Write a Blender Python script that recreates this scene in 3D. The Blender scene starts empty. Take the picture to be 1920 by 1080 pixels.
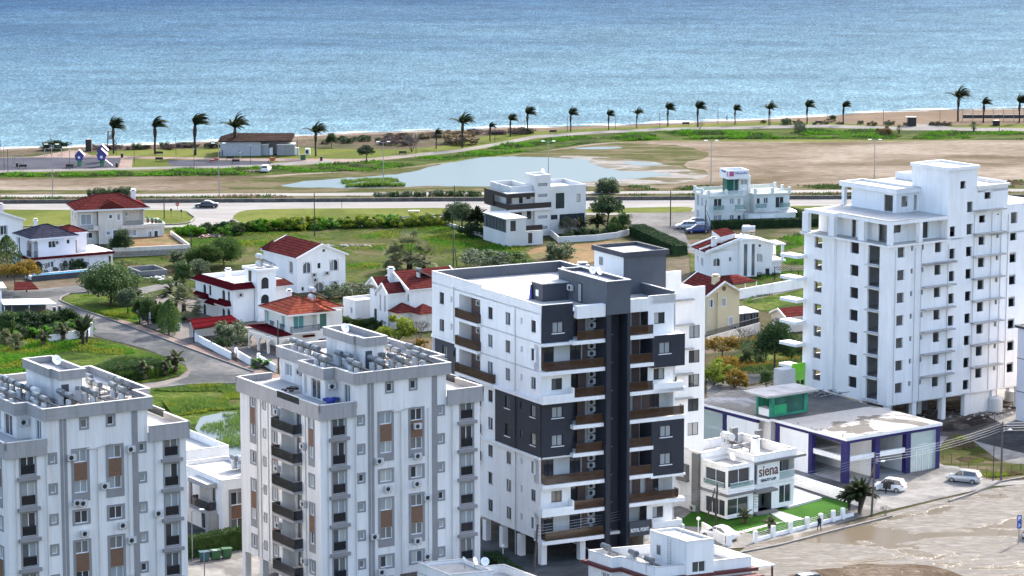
import bpy,math,random
from mathutils import Vector,Matrix,geometry,noise
random.seed(7)
S = bpy.context.scene
# ---------------- camera, world, sun, exposure ----------------
FPX,VH = 5800.0,-960.0
TH = math.atan(-VH/FPX); H = math.cos(TH)/0.0118
cd = bpy.data.cameras.new('camera'); cam = bpy.data.objects.new('camera',cd)
S.collection.objects.link(cam); S.camera = cam
cam.location = (0,0,H); cam.rotation_euler = (math.pi/2 - TH,0,0)
cd.sensor_width = 36; cd.lens = FPX/1920*36; cd.clip_start = 1; cd.clip_end = 30000
SUN_AZ,SUN_EL = math.radians(33),math.radians(33)
W = bpy.data.worlds.new('World'); S.world = W; W.use_nodes = True
nt = W.node_tree; bg = nt.nodes['Background']
sk = nt.nodes.new('ShaderNodeTexSky'); sk.sky_type = 'NISHITA'; sk.sun_disc = False
sk.sun_elevation = SUN_EL; sk.sun_rotation = SUN_AZ; sk.dust_density = 3.2; sk.ozone_density = 1.0; sk.air_density = .9
nt.links.new(sk.outputs[0],bg.inputs[0]); bg.inputs[1].default_value = 0.15
sd = Vector((math.sin(SUN_AZ)*math.cos(SUN_EL),math.cos(SUN_AZ)*math.cos(SUN_EL),math.sin(SUN_EL)))
sl = bpy.data.lights.new('sun','SUN'); sl.energy = 2.0; sl.angle = math.radians(0.5); sl.color = (1,.95,.88)
so = bpy.data.objects.new('sun',sl); S.collection.objects.link(so); so.rotation_euler = sd.to_track_quat('Z','Y').to_euler()
S.view_settings.view_transform = 'Standard'; S.view_settings.look = 'None'
S.view_settings.exposure = 1.98; S.view_settings.gamma = 1
S.render.engine = 'CYCLES'
try:
    S.cycles.max_bounces = 5; S.cycles.diffuse_bounces = 3; S.cycles.glossy_bounces = 2; S.cycles.transparent_max_bounces = 6
except Exception: pass
C = S.collection
# ---------------- measuring: a pixel of the 1920x1080 photo to a point of the place ----------------
ct,st = math.cos(TH),math.sin(TH)
def ray(p):
    x = (p[0] - 960)/FPX; y = -(p[1] - 540)/FPX
    return Vector((x,ct + y*st,-st + y*ct))
def G(px,py,z=0.0):
    d = ray((px,py)); t = (z - H)/d.z
    return Vector((d.x*t,d.y*t,z))
def Z(ox,oy,k): return lambda x,y: (ox + x/k,oy + y/k)
class Plane:
    def __init__(s,o,u,n): s.o = Vector((o[0],o[1],0)); s.u = u; s.n = n
    def P(s,a,z,d=0): return s.o + s.u*a + s.n*d + Vector((0,0,z))
    def px(s,p,d=0):
        r = ray(p); o = s.o + s.n*d; m = Vector((-s.u.y,s.u.x,0))
        t = m.dot(o)/m.dot(Vector((r.x,r.y,0))); q = r*t
        return (Vector((q.x,q.y,0)) - o).dot(s.u),q.z + H
class Frame:
    def __init__(s,p,z,RA,LA=None,z0=0):
        if LA is None: LA = RA + 90
        s.O = G(p[0],p[1],z); s.O.z = 0; s.z0 = z0
        s.R = Vector((math.cos(math.radians(RA)),math.sin(math.radians(RA)),0))
        s.L = Vector((math.cos(math.radians(LA)),math.sin(math.radians(LA)),0))
    def P(s,a,b,z=0): return s.O + s.R*a + s.L*b + Vector((0,0,z))
    def ab(s,p,z):
        d = G(p[0],p[1],z) - s.O; det = s.R.x*s.L.y - s.L.x*s.R.y
        return ((d.x*s.L.y - s.L.x*d.y)/det,(s.R.x*d.y - d.x*s.R.y)/det)
    def pr(s,b=0): return Plane(s.P(0,b),s.R,Vector((s.R.y,-s.R.x,0)))       # faces right-front
    def pl(s,a=0): return Plane(s.P(a,0),s.L,Vector((-s.L.y,s.L.x,0)))       # faces left-front
# ---------------- materials ----------------
MT = {}; GK = .47
def mat(name,col,rough=.8,var=.12,scale=.6,bump=0,metal=0,spec=.5,col2=None,detail=6,streak=0,coat=0,bscale=None,drip=0):
    m = bpy.data.materials.new(name); m.use_nodes = True; n = m.node_tree.nodes; l = m.node_tree.links
    b = n['Principled BSDF']; b.inputs['Roughness'].default_value = rough; b.inputs['Metallic'].default_value = metal
    b.inputs['Specular IOR Level'].default_value = spec
    if coat: b.inputs['Coat Weight'].default_value = coat
    c = list(col) + [1]
    b.inputs['Base Color'].default_value = c; MT[name] = m
    if var or col2:
        g = n.new('ShaderNodeNewGeometry'); t = n.new('ShaderNodeTexNoise'); t.inputs['Scale'].default_value = scale
        t.inputs['Detail'].default_value = detail; t.inputs['Roughness'].default_value = .65
        l.new(g.outputs['Position'],t.inputs['Vector'])
        if streak:
            mp = n.new('ShaderNodeMapping'); mp.inputs['Scale'].default_value = (1,1,streak)
            l.new(g.outputs['Position'],mp.inputs[0]); l.new(mp.outputs[0],t.inputs['Vector'])
        r = n.new('ShaderNodeValToRGB'); r.color_ramp.elements[0].position = .33; r.color_ramp.elements[1].position = .67
        c2 = list(col2) + [1] if col2 else [x*(1 - 2*var) for x in col] + [1]
        r.color_ramp.elements[0].color = c2; r.color_ramp.elements[1].color = c
        l.new(t.outputs['Fac'],r.inputs[0]); l.new(r.outputs[0],b.inputs['Base Color'])
        if drip:   # rain streaks and dirt runs
            td = n.new('ShaderNodeTexNoise'); td.inputs['Scale'].default_value = 1; td.inputs['Detail'].default_value = 5; td.inputs['Roughness'].default_value = .6; md = n.new('ShaderNodeMapping'); md.inputs['Scale'].default_value = (2.6,2.6,.16)
            l.new(g.outputs['Position'],md.inputs[0]); l.new(md.outputs[0],td.inputs[0]); rd = n.new('ShaderNodeValToRGB'); rd.color_ramp.elements[0].position = .30; rd.color_ramp.elements[0].color = (drip,drip*.985,drip*.96,1); rd.color_ramp.elements[1].position = .50; rd.color_ramp.elements[1].color = (1,1,1,1); l.new(td.outputs['Fac'],rd.inputs[0])
            xd = n.new('ShaderNodeMix'); xd.data_type = 'RGBA'; xd.blend_type = 'MULTIPLY'; xd.inputs[0].default_value = 1; l.new(r.outputs[0],xd.inputs[6]); l.new(rd.outputs[0],xd.inputs[7]); l.new(xd.outputs[2],b.inputs['Base Color'])
        if bump:
            bp = n.new('ShaderNodeBump'); bp.inputs['Strength'].default_value = bump; bp.inputs['Distance'].default_value = .1
            if bscale:
                t2 = n.new('ShaderNodeTexNoise'); t2.inputs['Scale'].default_value = bscale; t2.inputs['Detail'].default_value = 4
                l.new(g.outputs['Position'],t2.inputs['Vector']); l.new(t2.outputs['Fac'],bp.inputs['Height'])
            else: l.new(t.outputs['Fac'],bp.inputs['Height'])
            l.new(bp.outputs[0],b.inputs['Normal'])
    return m
def ground(name,cols,s1=.05,s2=.6,rough=.95,bump=.4,stretch=1.0,fine=.35,th=(.42,.5,.58),nd=.0):
    """three colours broken by two scales of noise, fine grain on top"""
    cols = [tuple(x*GK for x in c) for c in cols]; m = bpy.data.materials.new(name); m.use_nodes = True; n = m.node_tree.nodes; l = m.node_tree.links
    b = n['Principled BSDF']; b.inputs['Roughness'].default_value = rough; b.inputs['Specular IOR Level'].default_value = .03; MT[name] = m
    g = n.new('ShaderNodeNewGeometry'); mp = n.new('ShaderNodeMapping'); mp.inputs['Scale'].default_value = (1,stretch,1)
    l.new(g.outputs['Position'],mp.inputs[0])
    ta = n.new('ShaderNodeTexNoise'); ta.inputs['Scale'].default_value = s1; ta.inputs['Detail'].default_value = 8; ta.inputs['Roughness'].default_value = .62; ta.inputs['Distortion'].default_value = .6
    tb = n.new('ShaderNodeTexNoise'); tb.inputs['Scale'].default_value = s2; tb.inputs['Detail'].default_value = 7; tb.inputs['Roughness'].default_value = .7
    l.new(mp.outputs[0],ta.inputs[0]); l.new(mp.outputs[0],tb.inputs[0])
    r = n.new('ShaderNodeValToRGB'); e = r.color_ramp.elements
    e[0].position = th[0]; e[0].color = (*cols[0],1); e[1].position = th[2]; e[1].color = (*cols[-1],1)
    if len(cols) > 2: q = e.new(th[1]); q.color = (*cols[1],1)
    l.new(ta.outputs['Fac'],r.inputs[0])
    mx = n.new('ShaderNodeMix'); mx.data_type = 'RGBA'; mx.blend_type = 'MULTIPLY'; mx.inputs[0].default_value = 1
    r2 = n.new('ShaderNodeValToRGB'); r2.color_ramp.elements[0].position = .3; r2.color_ramp.elements[1].position = .7
    k = 1 - fine; r2.color_ramp.elements[0].color = (k,k,k,1); r2.color_ramp.elements[1].color = (1 + fine*.5,)*3 + (1,)
    l.new(tb.outputs['Fac'],r2.inputs[0]); l.new(r.outputs[0],mx.inputs[6]); l.new(r2.outputs[0],mx.inputs[7]); l.new(mx.outputs[2],b.inputs['Base Color'])
    bp = n.new('ShaderNodeBump'); bp.inputs['Strength'].default_value = bump; bp.inputs['Distance'].default_value = .3
    l.new(tb.outputs['Fac'],bp.inputs['Height']); l.new(bp.outputs[0],b.inputs['Normal'])
    return m
mat('soft_white',(.60,.60,.585),.85,.08,.4,.1,streak=.25)
mat('container_grey',(.38,.39,.41),.6,.1,2)
mat('taupe',(.13,.11,.105),.8,.25,2)
mat('white_plaster',(.84,.83,.815),.85,.07,.35,.08,streak=.25,drip=.93)
mat('tower_plaster',(.76,.735,.71),.85,.10,.55,.1,streak=.12,drip=.87)
mat('cream_plaster',(.66,.60,.53),.85,.06,.4,.1,drip=.8)
mat('yellow_plaster',(.68,.56,.36),.85,.06,.4,.1)
mat('pale_green_plaster',(.62,.66,.64),.85,.06,.4,.1)
mat('grey_plaster',(.35,.335,.33),.85,.08,.4,.1,streak=.3,drip=.8)
mat('grey_panel',(.26,.25,.25),.85,.08,.5)
mat('anthracite',(.055,.06,.075),.75,.15,.4,streak=.3)
mat('dark_tower_paint',(.018,.022,.034),.7,.15,.4)
mat('slate_paint',(.085,.095,.115),.7,.12,.4)
mat('wood_panel',(.21,.11,.065),.6,.25,3,streak=8)
mat('louvre_wood',(.20,.12,.10),.6,.3,4,streak=9)
mat('roof_screed',(.46,.45,.43),.9,.14,.25,.1)
mat('wet_screed',(.27,.28,.30),.55,.3,.25,.1)
mat('concrete',(.42,.41,.40),.9,.2,.5,.2)
mat('dark_concrete',(.20,.20,.20),.9,.2,.5,.2)
mat('coping',(.55,.54,.52),.8,.1,.6)
mat('frame_white',(.72,.72,.72),.4,0)
mat('ac_white',(.55,.55,.54),.5,.1,3)
mat('frame_black',(.02,.02,.025),.4,0)
mat('metal_black',(.025,.025,.03),.5,0)
mat('metal_grey',(.35,.36,.38),.4,.1,4,metal=.6)
mat('steel_tank',(.20,.22,.23),.4,.15,6,metal=.3)
mat('white_tank',(.55,.56,.57),.4,.08,5)
mat('blue_tarp',(.02,.05,.35),.5,.3,2)
mat('red_paint',(.42,.03,.03),.5,.1,3)
mat('dark_wood',(.021,.014,.013),.6,.3,3)
mat('lilac_paint',(.05,.04,.20),.6,.1,2)
mat('green_paint',(.02,.28,.18),.7,.3,.7)
mat('lime_paint',(.20,.60,.02),.7,.12,.7)
mat('indigo_paint',(.020,.014,.13),.7,.25,.5)
mat('rubber',(.02,.02,.02),.8,0)
mat('pool_water',(.02,.35,.60),.1,.2,1)
mat('pot',(.08,.04,.03),.8,0)
mat('lamp_glass',(.85,.85,.85),.3,0)
mat('sign_blue',(.02,.08,.35),.5,0)
mat('bin_green',(.03,.12,.05),.5,.2,3)
mat('bin_teal',(.03,.12,.14),.5,.2,3)
mat('pink_logo',(.45,.08,.20),.5,0)
mat('sign_brown',(.12,.045,.03),.5,0)
mat('skin',(.45,.27,.19),.6,0)
mat('cloth_black',(.015,.015,.02),.9,0)
mat('cloth_blue',(.03,.05,.12),.9,0)
mat('light_wood',(.45,.30,.18),.7,.2,2)
def glass_mat(name,col,rough=.06,spec=.8):
    m = mat(name,col,rough,0); b = m.node_tree.nodes['Principled BSDF']
    b.inputs['Specular IOR Level'].default_value = spec; b.inputs['IOR'].default_value = 1.5; return m
glass_mat('glass',(.035,.04,.048)); glass_mat('glass_curtain',(.30,.32,.33),.25,.6); glass_mat('glass_grey',(.10,.115,.125),.12)
glass_mat('glass_blind',(.17,.16,.15),.3,.6); glass_mat('glass_drape',(.42,.41,.38),.35,.5); glass_mat('glass_teal',(.10,.32,.32),.15); glass_mat('solar_glass',(.02,.03,.05),.1,1)
def thin(name,col,alpha,rough=.08):
    m = mat(name,col,rough,0); n = m.node_tree.nodes; b = n['Principled BSDF']; b.inputs['Alpha'].default_value = alpha; return m
thin('brown_glass',(.055,.028,.016),.74); thin('smoke_glass',(.02,.022,.028),.80); thin('green_glass',(.25,.38,.36),.45); thin('clear_glass',(.55,.66,.64),.38)
def tiles(name,c1,c2):
    m = bpy.data.materials.new(name); m.use_nodes = True; n = m.node_tree.nodes; l = m.node_tree.links; MT[name] = m
    b = n['Principled BSDF']; b.inputs['Roughness'].default_value = .8; b.inputs['Specular IOR Level'].default_value = 0
    g = n.new('ShaderNodeNewGeometry'); t = n.new('ShaderNodeTexNoise'); t.inputs['Scale'].default_value = 1.6; t.inputs['Detail'].default_value = 6
    l.new(g.outputs['Position'],t.inputs[0])
    sx = n.new('ShaderNodeSeparateXYZ'); l.new(g.outputs['Position'],sx.inputs[0])
    mm = n.new('ShaderNodeMath'); mm.operation = 'MULTIPLY'; mm.inputs[1].default_value = 3.6; l.new(sx.outputs['Z'],mm.inputs[0])
    fr = n.new('ShaderNodeMath'); fr.operation = 'FRACT'; l.new(mm.outputs[0],fr.inputs[0])
    r = n.new('ShaderNodeValToRGB'); r.color_ramp.elements[0].position = .3; r.color_ramp.elements[0].color = (*c2,1); r.color_ramp.elements[1].position = .7; r.color_ramp.elements[1].color = (*c1,1)
    l.new(t.outputs['Fac'],r.inputs[0])
    r2 = n.new('ShaderNodeValToRGB'); r2.color_ramp.elements[0].position = 0; r2.color_ramp.elements[0].color = (.35,.35,.35,1); r2.color_ramp.elements[1].position = .4; r2.color_ramp.elements[1].color = (1,1,1,1)
    l.new(fr.outputs[0],r2.inputs[0])
    mx = n.new('ShaderNodeMix'); mx.data_type = 'RGBA'; mx.blend_type = 'MULTIPLY'; mx.inputs[0].default_value = 1
    l.new(r.outputs[0],mx.inputs[6]); l.new(r2.outputs[0],mx.inputs[7]); l.new(mx.outputs[2],b.inputs['Base Color'])
    bp = n.new('ShaderNodeBump'); bp.inputs['Strength'].default_value = .7; bp.inputs['Distance'].default_value = .08; l.new(fr.outputs[0],bp.inputs['Height']); l.new(bp.outputs[0],b.inputs['Normal'])
tiles('red_tiles',(.135,.034,.030),(.075,.020,.019)); tiles('orange_tiles',(.27,.080,.048),(.17,.04,.028)); tiles('slate_tiles',(.055,.055,.075),(.03,.03,.045)); tiles('maroon_tiles',(.09,.009,.012),(.06,.007,.010)); tiles('thatch',(.08,.055,.045),(.04,.028,.023))
# ---------------- mesh building ----------------
class M:
    def __init__(s): s.v = []; s.f = []; s.m = []; s.mats = []
    def mi(s,name):
        if name not in s.mats: s.mats.append(name)
        return s.mats.index(name)
    def face(s,pts,mt):
        i = len(s.v); s.v += [Vector(p) for p in pts]; s.f.append(tuple(range(i,i + len(pts)))); s.m.append(s.mi(mt))
    def hexa(s,p,mt):   # 8 points: bottom 4, top 4
        i = len(s.v); s.v += [Vector(q) for q in p]; k = s.mi(mt)
        for f in ((3,2,1,0),(4,5,6,7),(0,1,5,4),(1,2,6,5),(2,3,7,6),(3,0,4,7)):
            s.f.append(tuple(i + j for j in f)); s.m.append(k)
    def box(s,c,sx,sy,sz,mt,rot=0):   # c = centre of the base
        c = Vector(c); ca,sa = math.cos(rot),math.sin(rot); q = []
        for z in (0,sz):
            for x,y in ((-1,-1),(1,-1),(1,1),(-1,1)):
                X,Y = x*sx/2,y*sy/2; q.append(c + Vector((X*ca - Y*sa,X*sa + Y*ca,z)))
        s.hexa(q,mt)
    def pbox(s,pl,a0,a1,z0,z1,d0,d1,mt):
        s.hexa([pl.P(a0,z0,d1),pl.P(a1,z0,d1),pl.P(a1,z0,d0),pl.P(a0,z0,d0),pl.P(a0,z1,d1),pl.P(a1,z1,d1),pl.P(a1,z1,d0),pl.P(a0,z1,d0)],mt)
    def fbox(s,fr,a0,a1,b0,b1,z0,z1,mt):
        s.hexa([fr.P(a0,b0,z0),fr.P(a1,b0,z0),fr.P(a1,b1,z0),fr.P(a0,b1,z0),fr.P(a0,b0,z1),fr.P(a1,b0,z1),fr.P(a1,b1,z1),fr.P(a0,b1,z1)],mt)
    def prism(s,pts,z0,z1,mt,top=None,bottom=True,skip=()):
        n = len(pts)
        for i in range(n):
            if i in skip: continue
            a,b = pts[i],pts[(i + 1) % n]
            s.face([(a[0],a[1],z0),(b[0],b[1],z0),(b[0],b[1],z1),(a[0],a[1],z1)],mt)
        if top is not False: s.face([(p[0],p[1],z1) for p in pts],top or mt)
        if bottom: s.face([(p[0],p[1],z0) for p in reversed(pts)],mt)
    def ring(s,pts,z0,z1,t,mt,cope=None,ct_=.07):
        q = inset(pts,t); n = len(pts)
        for i in range(n):
            j = (i + 1) % n; a,b,c,d = pts[i],pts[j],q[j],q[i]
            s.face([(a[0],a[1],z0),(b[0],b[1],z0),(b[0],b[1],z1),(a[0],a[1],z1)],mt)
            s.face([(c[0],c[1],z0),(d[0],d[1],z0),(d[0],d[1],z1),(c[0],c[1],z1)],mt)
            if not cope: s.face([(a[0],a[1],z1),(b[0],b[1],z1),(c[0],c[1],z1),(d[0],d[1],z1)],mt)
            s.face([(d[0],d[1],z0),(c[0],c[1],z0),(b[0],b[1],z0),(a[0],a[1],z0)],mt)
        if cope:
            o = inset(pts,-.04); ii = inset(pts,t + .04)
            for i in range(n):
                j = (i + 1) % n
                s.hexa([(*x,zz) for zz in (z1,z1 + ct_) for x in (o[i],o[j],ii[j],ii[i])],cope)
    def tube(s,p0,p1,r0,r1=None,n=6,mt='metal_black',cap=True):
        r1 = r0 if r1 is None else r1; p0 = Vector(p0); p1 = Vector(p1); d = (p1 - p0)
        if d.length < 1e-6: return
        d.normalize(); u = d.orthogonal().normalized(); w = d.cross(u); i = len(s.v); k = s.mi(mt)
        for p,r in ((p0,r0),(p1,r1)):
            for j in range(n): a = 2*math.pi*j/n; s.v.append(p + (u*math.cos(a) + w*math.sin(a))*r)
        for j in range(n): s.f.append((i + j,i + (j + 1) % n,i + n + (j + 1) % n,i + n + j)); s.m.append(k)
        if cap: s.f.append(tuple(i + j for j in reversed(range(n)))); s.m.append(k); s.f.append(tuple(i + n + j for j in range(n))); s.m.append(k)
    def ball(s,c,r,mt,n=8,k=5,sc=(1,1,1)):
        c = Vector(c); i = len(s.v); mi = s.mi(mt)
        for a in range(k + 1):
            ph = math.pi*a/k
            for j in range(n):
                t = 2*math.pi*j/n; s.v.append(c + Vector((math.sin(ph)*math.cos(t)*r*sc[0],math.sin(ph)*math.sin(t)*r*sc[1],math.cos(ph)*r*sc[2])))
        for a in range(k):
            for j in range(n): s.f.append((i + a*n + j,i + (a + 1)*n + j,i + (a + 1)*n + (j + 1) % n,i + a*n + (j + 1) % n)); s.m.append(mi)
    def build(s,name,parent=None,smooth=False,kind=None,label=None):
        o0 = org(parent); me = bpy.data.meshes.new(name)
        me.from_pydata([tuple(v - o0) for v in s.v],[],s.f); me.update()
        for q in s.mats: me.materials.append(MT[q])
        me.polygons.foreach_set('material_index',s.m)
        if smooth: me.polygons.foreach_set('use_smooth',[True]*len(s.f))
        o = bpy.data.objects.new(name,me); C.objects.link(o)
        if parent: o.parent = parent
        if kind: o['kind'] = kind
        if label: o['label'] = label
        return o
def org(o):
    v = Vector((0,0,0))
    while o: v += o.location; o = o.parent
    return v
def inset(pts,t):
    n = len(pts); P = [Vector((p[0],p[1])) for p in pts]
    ar = sum(P[i].x*P[(i + 1) % n].y - P[(i + 1) % n].x*P[i].y for i in range(n)); sg = 1 if ar > 0 else -1; out = []
    for i in range(n):
        a,b,c = P[i - 1],P[i],P[(i + 1) % n]; d1 = (b - a).normalized(); d2 = (c - b).normalized()
        n1 = Vector((-d1.y,d1.x))*sg; n2 = Vector((-d2.y,d2.x))*sg; m = n1 + n2; k = m.dot(n1)
        out.append(b + (m*(t/k) if abs(k) > .05 else n1*t))
    return [(p.x,p.y) for p in out]
def thing(name,label,cat,loc,group=None):
    o = bpy.data.objects.new(name,None); C.objects.link(o); o.location = Vector(loc); o.empty_display_size = .5
    o['label'] = label; o['category'] = cat
    if group: o['group'] = group
    return o
def tag(o,label,cat,group=None):
    o['label'] = label; o['category'] = cat
    if group: o['group'] = group
    return o
def dup(r,loc,rz=0,sc=1,label=None,group=None,mats=None):
    def cp(o,par):
        c = o.copy(); C.objects.link(c)
        if par: c.parent = par
        for ch in KIDS.get(o.name,[]): cp(ch,c)
        return c
    def reg(o):
        KIDS[o.name] = list(o.children)
        for ch in o.children: reg(ch)
    if r.name not in KIDS: reg(r)
    c = cp(r,None); c.location = Vector(loc); c.rotation_euler = (0,0,rz)
    c.scale = (sc,sc,sc) if not hasattr(sc,'__len__') else sc
    if label: c['label'] = label
    if group: c['group'] = group
    return c
KIDS = {}
# ---------------- facades ----------------
PN = ['glass','glass','glass_grey','glass_blind','glass_drape','glass_curtain','glass_curtain']
def ac_unit(root,pl,s,z,d=0):
    m = M(); m.pbox(pl,s - .42,s + .42,z - .3,z + .3,d + .12,d + .45,'ac_white'); m.pbox(pl,s - .3,s - .25,z - .4,z - .3,d,d + .4,'metal_grey'); m.pbox(pl,s + .25,s + .3,z - .4,z - .3,d,d + .4,'metal_grey')
    a = m.build('air_conditioner',root); m = M(); k = 14
    m.face([pl.P(s - .1 + .23*math.cos(2*math.pi*i/k),z + .23*math.sin(2*math.pi*i/k),d + .462) for i in range(k)],'frame_black'); m.build('fan_grille',a)
def railing(root,pl,s0,s1,z0,z1,d,mt='smoke_glass',top='metal_black',name='railing',sides=None,bars=False):
    m = M()
    if bars:
        k = max(2,int((s1 - s0)/.14))
        for i in range(k + 1): a = s0 + (s1 - s0)*i/k; m.pbox(pl,a - .015,a + .015,z0,z1,d - .03,d,mt)
    else: m.pbox(pl,s0,s1,z0 + .06,z1 - .04,d - .03,d,mt)
    m.pbox(pl,s0,s1,z1 - .04,z1 + .02,d - .05,d + .02,top)
    if sides:
        for a in (s0,s1):
            if bars:
                k = max(2,int(sides/.14))
                for i in range(k): e = d - sides + sides*i/k; m.pbox(pl,a - .015,a + .015,z0,z1,e - .02,e + .01,mt)
                m.pbox(pl,a - .03,a + .03,z1 - .04,z1 + .018,d - sides,d - .05,top)
            else: m.pbox(pl,a - .015,a + .015,z0 + .06,z1,d - sides,d - .04,mt)
    return m.build(name,root)
class Fac:
    def __init__(s,root,pl,s0,s1,z0,z1,mt,depth=.18,name='wall'):
        s.root = root; s.pl = pl; s.r = (s0,s1,z0,z1); s.mt = mt; s.dp = depth; s.h = []; s.ex = M(); s.name = name
    def hole(s,a0,a1,z0,z1,dp=None,rm=None): s.h.append((a0,a1,z0,z1,dp or s.dp,rm or s.mt))
    def p(s,p,w,h,**k): a,z = s.pl.px(p); s.w(a,z,w,h,**k)
    def w(s,a,z,w,h,fr='frame_white',pane=None,sur=None,sw=.14,arch=False,mull=1,sill=None,name='window',dp=None,void=False,bar=None,rm=None):
        pl = s.pl; dp = dp or s.dp; a0,a1,z0,z1 = a - w/2,a + w/2,z - h/2,z + h/2
        s.hole(a0,a1,z0,z1,dp,rm)
        if sur:
            m = s.ex; k = .035
            m.pbox(pl,a0 - sw,a0,z0 - sw,z1 + sw,.004,k,sur); m.pbox(pl,a1,a1 + sw,z0 - sw,z1 + sw,.004,k,sur)
            m.pbox(pl,a0,a1,z1,z1 + sw,.004,k,sur); m.pbox(pl,a0,a1,z0 - sw,z0,.004,k,sur)
        if sill: s.ex.pbox(pl,a0 - .12,a1 + .12,z0 - .08,z0 - .001,.003,.09,sill)
        if arch:
            r = w/2; n = 8; zc = z1 - r; m = s.ex
            for sg in (-1,1):
                pts = [(a + sg*r*math.sin(math.pi/2*i/n),zc + r*math.cos(math.pi/2*i/n)) for i in range(n + 1)]
                for i in range(n): m.face([pl.P(pts[i][0],pts[i][1],-.004),pl.P(pts[i + 1][0],pts[i + 1][1],-.004),pl.P(a + sg*r,z1,-.004)],s.mt)
        if void: return
        m = M(); t = .06; e = -dp
        m.pbox(pl,a0,a0 + t,z0,z1,e,e + .07,fr); m.pbox(pl,a1 - t,a1,z0,z1,e,e + .07,fr)
        m.pbox(pl,a0 + t,a1 - t,z0,z0 + t,e,e + .07,fr); m.pbox(pl,a0 + t,a1 - t,z1 - t,z1,e,e + .07,fr)
        for i in range(mull):
            c = a0 + w*(i + 1)/(mull + 1); m.pbox(pl,c - t*.6,c + t*.6,z0 + t,z1 - t,e,e + .072,fr)
        if bar: zz = z0 + h*bar; m.pbox(pl,a0 + t,a1 - t,zz,zz + t,e,e + .074,fr)
        o = m.build(name,s.root); m = M(); n = mull + 1; base = random.choice(PN) if not pane else pane
        for i in range(n):
            b0,b1 = a0 + w*i/n,a0 + w*(i + 1)/n; q = base
            if not pane and random.random() < .3: q = random.choice(PN)
            m.face([pl.P(b0,z0,e + .03),pl.P(b1,z0,e + .03),pl.P(b1,z1,e + .03),pl.P(b0,z1,e + .03)],q)
        m.build('pane',o)
    def done(s):
        s0,s1,z0,z1 = s.r; pl = s.pl; m = s.ex
        A = sorted({s0,s1,*[min(max(x,s0),s1) for h in s.h for x in h[:2]]}); B = sorted({z0,z1,*[min(max(x,z0),z1) for h in s.h for x in h[2:4]]})
        for i in range(len(A) - 1):
            ca = (A[i] + A[i + 1])/2; run = None
            for j in range(len(B) - 1):
                cb = (B[j] + B[j + 1])/2; inh = any(h[0] < ca < h[1] and h[2] < cb < h[3] for h in s.h)
                if not inh and run is None: run = B[j]
                if inh and run is not None: m.face([pl.P(A[i],run),pl.P(A[i + 1],run),pl.P(A[i + 1],B[j]),pl.P(A[i],B[j])],s.mt); run = None
            if run is not None: m.face([pl.P(A[i],run),pl.P(A[i + 1],run),pl.P(A[i + 1],z1),pl.P(A[i],z1)],s.mt)
        for a0,a1,b0,b1,d,rm in s.h:
            m.face([pl.P(a0,b0),pl.P(a1,b0),pl.P(a1,b0,-d),pl.P(a0,b0,-d)],rm); m.face([pl.P(a0,b1,-d),pl.P(a1,b1,-d),pl.P(a1,b1),pl.P(a0,b1)],rm)
            m.face([pl.P(a0,b0),pl.P(a0,b0,-d),pl.P(a0,b1,-d),pl.P(a0,b1)],rm); m.face([pl.P(a1,b0,-d),pl.P(a1,b0),pl.P(a1,b1),pl.P(a1,b1,-d)],rm)
        return m.build(s.name,s.root)
def FP(fr,L): return [(fr.P(a,b).x,fr.P(a,b).y) for a,b in L]
def rect(fr,a0,a1,b0,b1): return FP(fr,[(a0,b0),(a1,b0),(a1,b1),(a0,b1)])
def hip(root,fr,a0,a1,b0,b1,z,h,mt,ov=.45,fascia='white_plaster',name='roof'):
    a0 -= ov; a1 += ov; b0 -= ov; b1 += ov; m = M(); la,lb = a1 - a0,b1 - b0
    c = [fr.P(a0,b0,z),fr.P(a1,b0,z),fr.P(a1,b1,z),fr.P(a0,b1,z)]
    if la >= lb: r0 = fr.P(a0 + lb/2,(b0 + b1)/2,z + h); r1 = fr.P(a1 - lb/2,(b0 + b1)/2,z + h); m.face([c[0],c[1],r1,r0],mt); m.face([c[1],c[2],r1],mt); m.face([c[2],c[3],r0,r1],mt); m.face([c[3],c[0],r0],mt)
    else: r0 = fr.P((a0 + a1)/2,b0 + la/2,z + h); r1 = fr.P((a0 + a1)/2,b1 - la/2,z + h); m.face([c[0],c[1],r0],mt); m.face([c[1],c[2],r1,r0],mt); m.face([c[2],c[3],r1],mt); m.face([c[3],c[0],r0,r1],mt)
    for q in c[:]: m.tube(q + Vector((0,0,.03)),(r0 if (q - r0).length < (q - r1).length else r1) + Vector((0,0,.03)),.09,.09,5,mt)
    m.tube(r0,r1,.09,.09,5,mt)
    m.prism([(p.x,p.y) for p in c],z - .28,z - .004,fascia)
    return m.build(name,root)
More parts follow.
